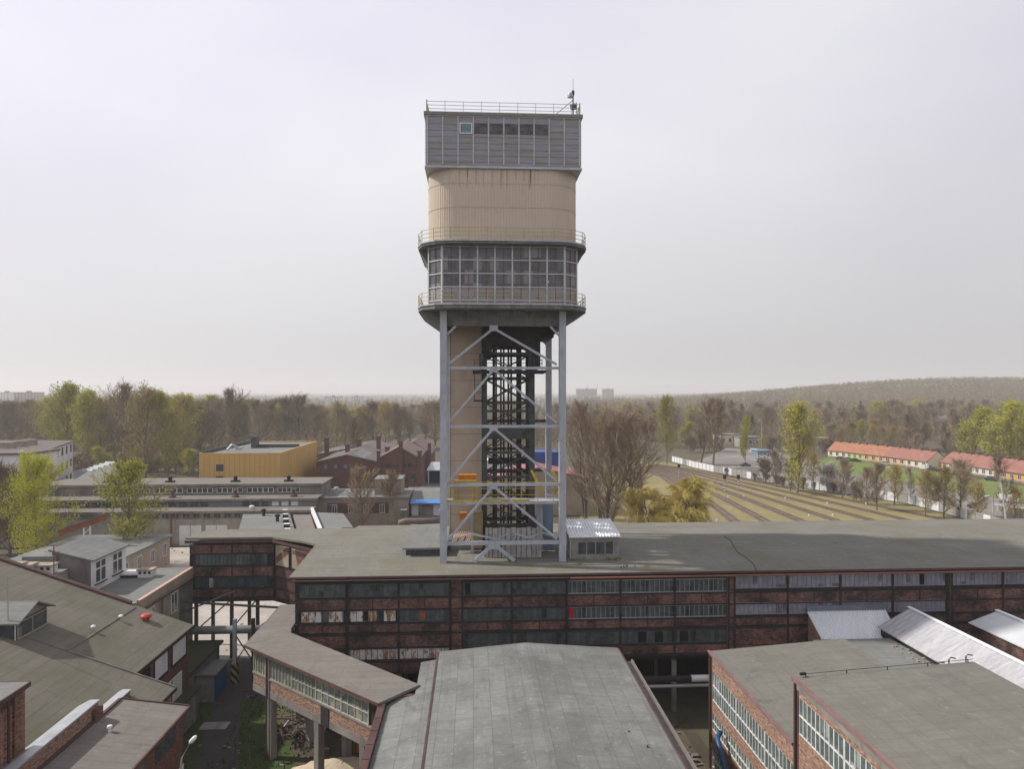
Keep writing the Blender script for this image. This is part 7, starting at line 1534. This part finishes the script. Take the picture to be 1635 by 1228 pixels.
for row, (pb, pt, step, jit) in enumerate(((738, 640, 22, 8), (716, 640, 18, 6), (700, 642, 16, 5), (688, 643, 15, 4))):
    a = -60+row*7
    while a < 705:
        k = rt.choices(['bare', 'poplar', 'green', 'olive'], [3, 2.6, 2.2+(1.2 if a > 600 else 0), 2.8])[0]
        skip = row == 0 and (320 < a < 500 or a < 130 or 500 < a < 715)
        if not skip: W_ = where(a, ZL); tree(a+rt.uniform(-6, 6), pb+rt.uniform(-4, 4), pt+rt.uniform(-jit, jit*1.5)+(8 if a > 480 else 0)+(6 if a < 60 else 0), k, KL[k]+W_, KG[k]+W_, wf=rt.uniform(1.0, 1.35))
        a += step*rt.uniform(.7, 1.3)
KR = {k: v.replace('wooded belt', 'east woods') for k, v in KL.items()}
for row, (pb, pt, step, jit) in enumerate(((716, 672, 26, 6), (700, 656, 21, 5), (688, 650, 19, 4), (678, 645, 19, 4))):
    a = 770+row*7
    while a < 1680:
        k = rt.choices(['bare', 'poplar', 'green', 'olive', 'spruce'], [3.5, 2, .7, 2, .25])[0]
        ok = not (row == 0 and (1140 < a < 1325)) and not (row == 0 and a > 1325 and False)
        W_ = where(a, ZR); lab = KR.get(k, 'dark spruce in the east woods ')+W_
        if ok: tree(a+rt.uniform(-6, 6), pb+rt.uniform(-4, 4), pt+rt.uniform(-jit, jit*1.5)-(4 if a > 1400 else 0), k, lab, KG[k]+'in the east woods '+W_, wf=rt.uniform(1.0, 1.5))
        a += step*rt.uniform(.7, 1.3)
for a, c in ((1385, 806), (1428, 806), (1560, 832), (1620, 836), (1345, 795), (1495, 815)): tree(a, c, c-48-rt.uniform(0, 14), 'bare' if a % 2 else 'olive', {1385: 'thin bare tree close left of the spreading bare tree', 1428: 'thin budding tree right of the spreading bare tree', 1560: 'budding tree left of the tall concrete lamp post', 1620: 'budding tree right of the tall white birch', 1345: 'bare tree beside the white blossom on its right', 1495: 'bare tree squeezed between the second and third of the four trees'}[a], wf=1.2)
for a in list(range(1325, 1640, 17)):
    k = rt.choices(['bare', 'olive', 'bush'], [2, 2, 1])[0]; c = 718+(a-1325)*.085
    tree(a, c, c-34-rt.uniform(0, 12) if k != 'bush' else c-16, k, 'scrubby low tree at the wood edge '+where(a, ZR), 'scrubby trees at the wood edge '+where(a, ZR), wf=1.2)
# far woods: one mass of light crowns
def farwood():
    rg = np.random.default_rng(5); V = []; Fq = []; n = 0; vs = []; 
    protoN = 34
    pts = []
    while len(pts) < 21000:
        u = rg.random(); q_ = rg.random()
        if q_ < .34: d = rg.uniform(300, 620); k = rg.uniform(-.78, .78)
        elif q_ < .62: d = rg.uniform(620, 1750); k = rg.uniform(.1, .78)
        else: d = 560*(4200/560)**(u**.85); k = rg.uniform(-.78, .78)
        if k > .12 and d < 392: continue
        if k < .12 and d < 330 and not (k < -.2): continue
        if k < -.62 and d < 340: continue
        if d < 520 and -.2 < k < -.1: continue
        r = k*d; x = r*CT+d*ST; y = d*CT-r*ST
        pts.append((x, y, d))
    allv = []; alln = 0; mats = []
    for (x, y, d) in pts:
        z = hfun(x, y); hh = rg.uniform(10, 16) if d > 620 else rg.uniform(6, 12); w_ = hh*rg.uniform(.3, .45); q = 60 if d < 620 else (protoN if d < 1100 else (22 if d < 2000 else 14)); S = .5 if d < 620 else (1.0 if d < 1100 else (1.5 if d < 2000 else 2.0))
        ph = rg.uniform(0, 6.28, q); rad_ = np.sqrt(rg.random(q))*w_; hz_ = rg.random(q)**.8; zz = z+hh*(.2+.8*hz_); rad_ *= np.clip(1.25-hz_, .35, 1)
        c = np.stack([x+rad_*np.cos(ph), y+rad_*np.sin(ph), zz], 1); a = rg.normal(0, 1, (q, 3)); a[:, 2] += .9; a /= np.linalg.norm(a, axis=1)[:, None]; a *= (.9*S*rg.uniform(.6, 1.3, q))[:, None]
        b_ = np.cross(a, rg.normal(0, 1, (q, 3))); b_ /= np.linalg.norm(b_, axis=1)[:, None]; b_ *= (.42*S)
        allv.append(np.stack([c-a-b_*.4, c+b_, c+a], 1).reshape(-1, 3)); mats += [int(rg.choice(3, p=[.62, .26, .12]))]*q
    v = np.concatenate(allv); nt_ = len(v)//3; me = bpy.data.meshes.new('far_wood'); me.vertices.add(len(v)); me.vertices.foreach_set('co', v.ravel()); me.loops.add(len(v)); me.loops.foreach_set('vertex_index', np.arange(len(v))); me.polygons.add(nt_); me.polygons.foreach_set('loop_start', np.arange(0, len(v), 3)); me.polygons.foreach_set('loop_total', np.full(nt_, 3)); me.polygons.foreach_set('material_index', mats)
    def fm_(name, c1, c2, c3):
        m, nt, b = newmat(name, .9, 0, .1); v = coords(nt, kind='Object'); col = mixc(nt, noise(nt, v, .15, 3, .35, .65), c1, c2); col = mixc(nt, noise(nt, v, .008, 5, .42, .6), col, c3); nt.links.new(col, b.inputs['Base Color']); return m
    for m_ in (fm_('far_twigs', (.17, .115, .085), (.25, .175, .135), (.18, .145, .09)), fm_('far_buds', (.24, .2, .06), (.3, .24, .08), (.2, .15, .08)), fm_('far_leaves', (.24, .25, .05), (.3, .3, .06), (.16, .17, .06))): me.materials.append(m_)
    me.update(calc_edges=True); o = bpy.data.objects.new('far_wood', me); C.objects.link(o); tag(o, 'hazy brown and green woods stretching to the horizon and over the hill', 'woodland', kind='stuff')
farwood()
# ------------------------------------------------------------ haze
b = MB(); b.box(-9500, 9500, -9500, 9500, -8, 150)
m = bpy.data.materials.new('haze_air'); m.use_nodes = True; nt = m.node_tree; nt.nodes.clear(); o_ = N(nt, 'ShaderNodeOutputMaterial'); pv = N(nt, 'ShaderNodeVolumePrincipled')
pv.inputs['Color'].default_value = (.97, .97, .98, 1); pv.inputs['Density'].default_value = .00027; pv.inputs['Anisotropy'].default_value = .2
nt.links.new(pv.outputs[0], o_.inputs['Volume']); hz_o = b.build('haze', m); hz_o['kind'] = 'stuff'; hz_o['label'] = 'pale spring haze lying over the plant and the woods'; hz_o['category'] = 'haze'
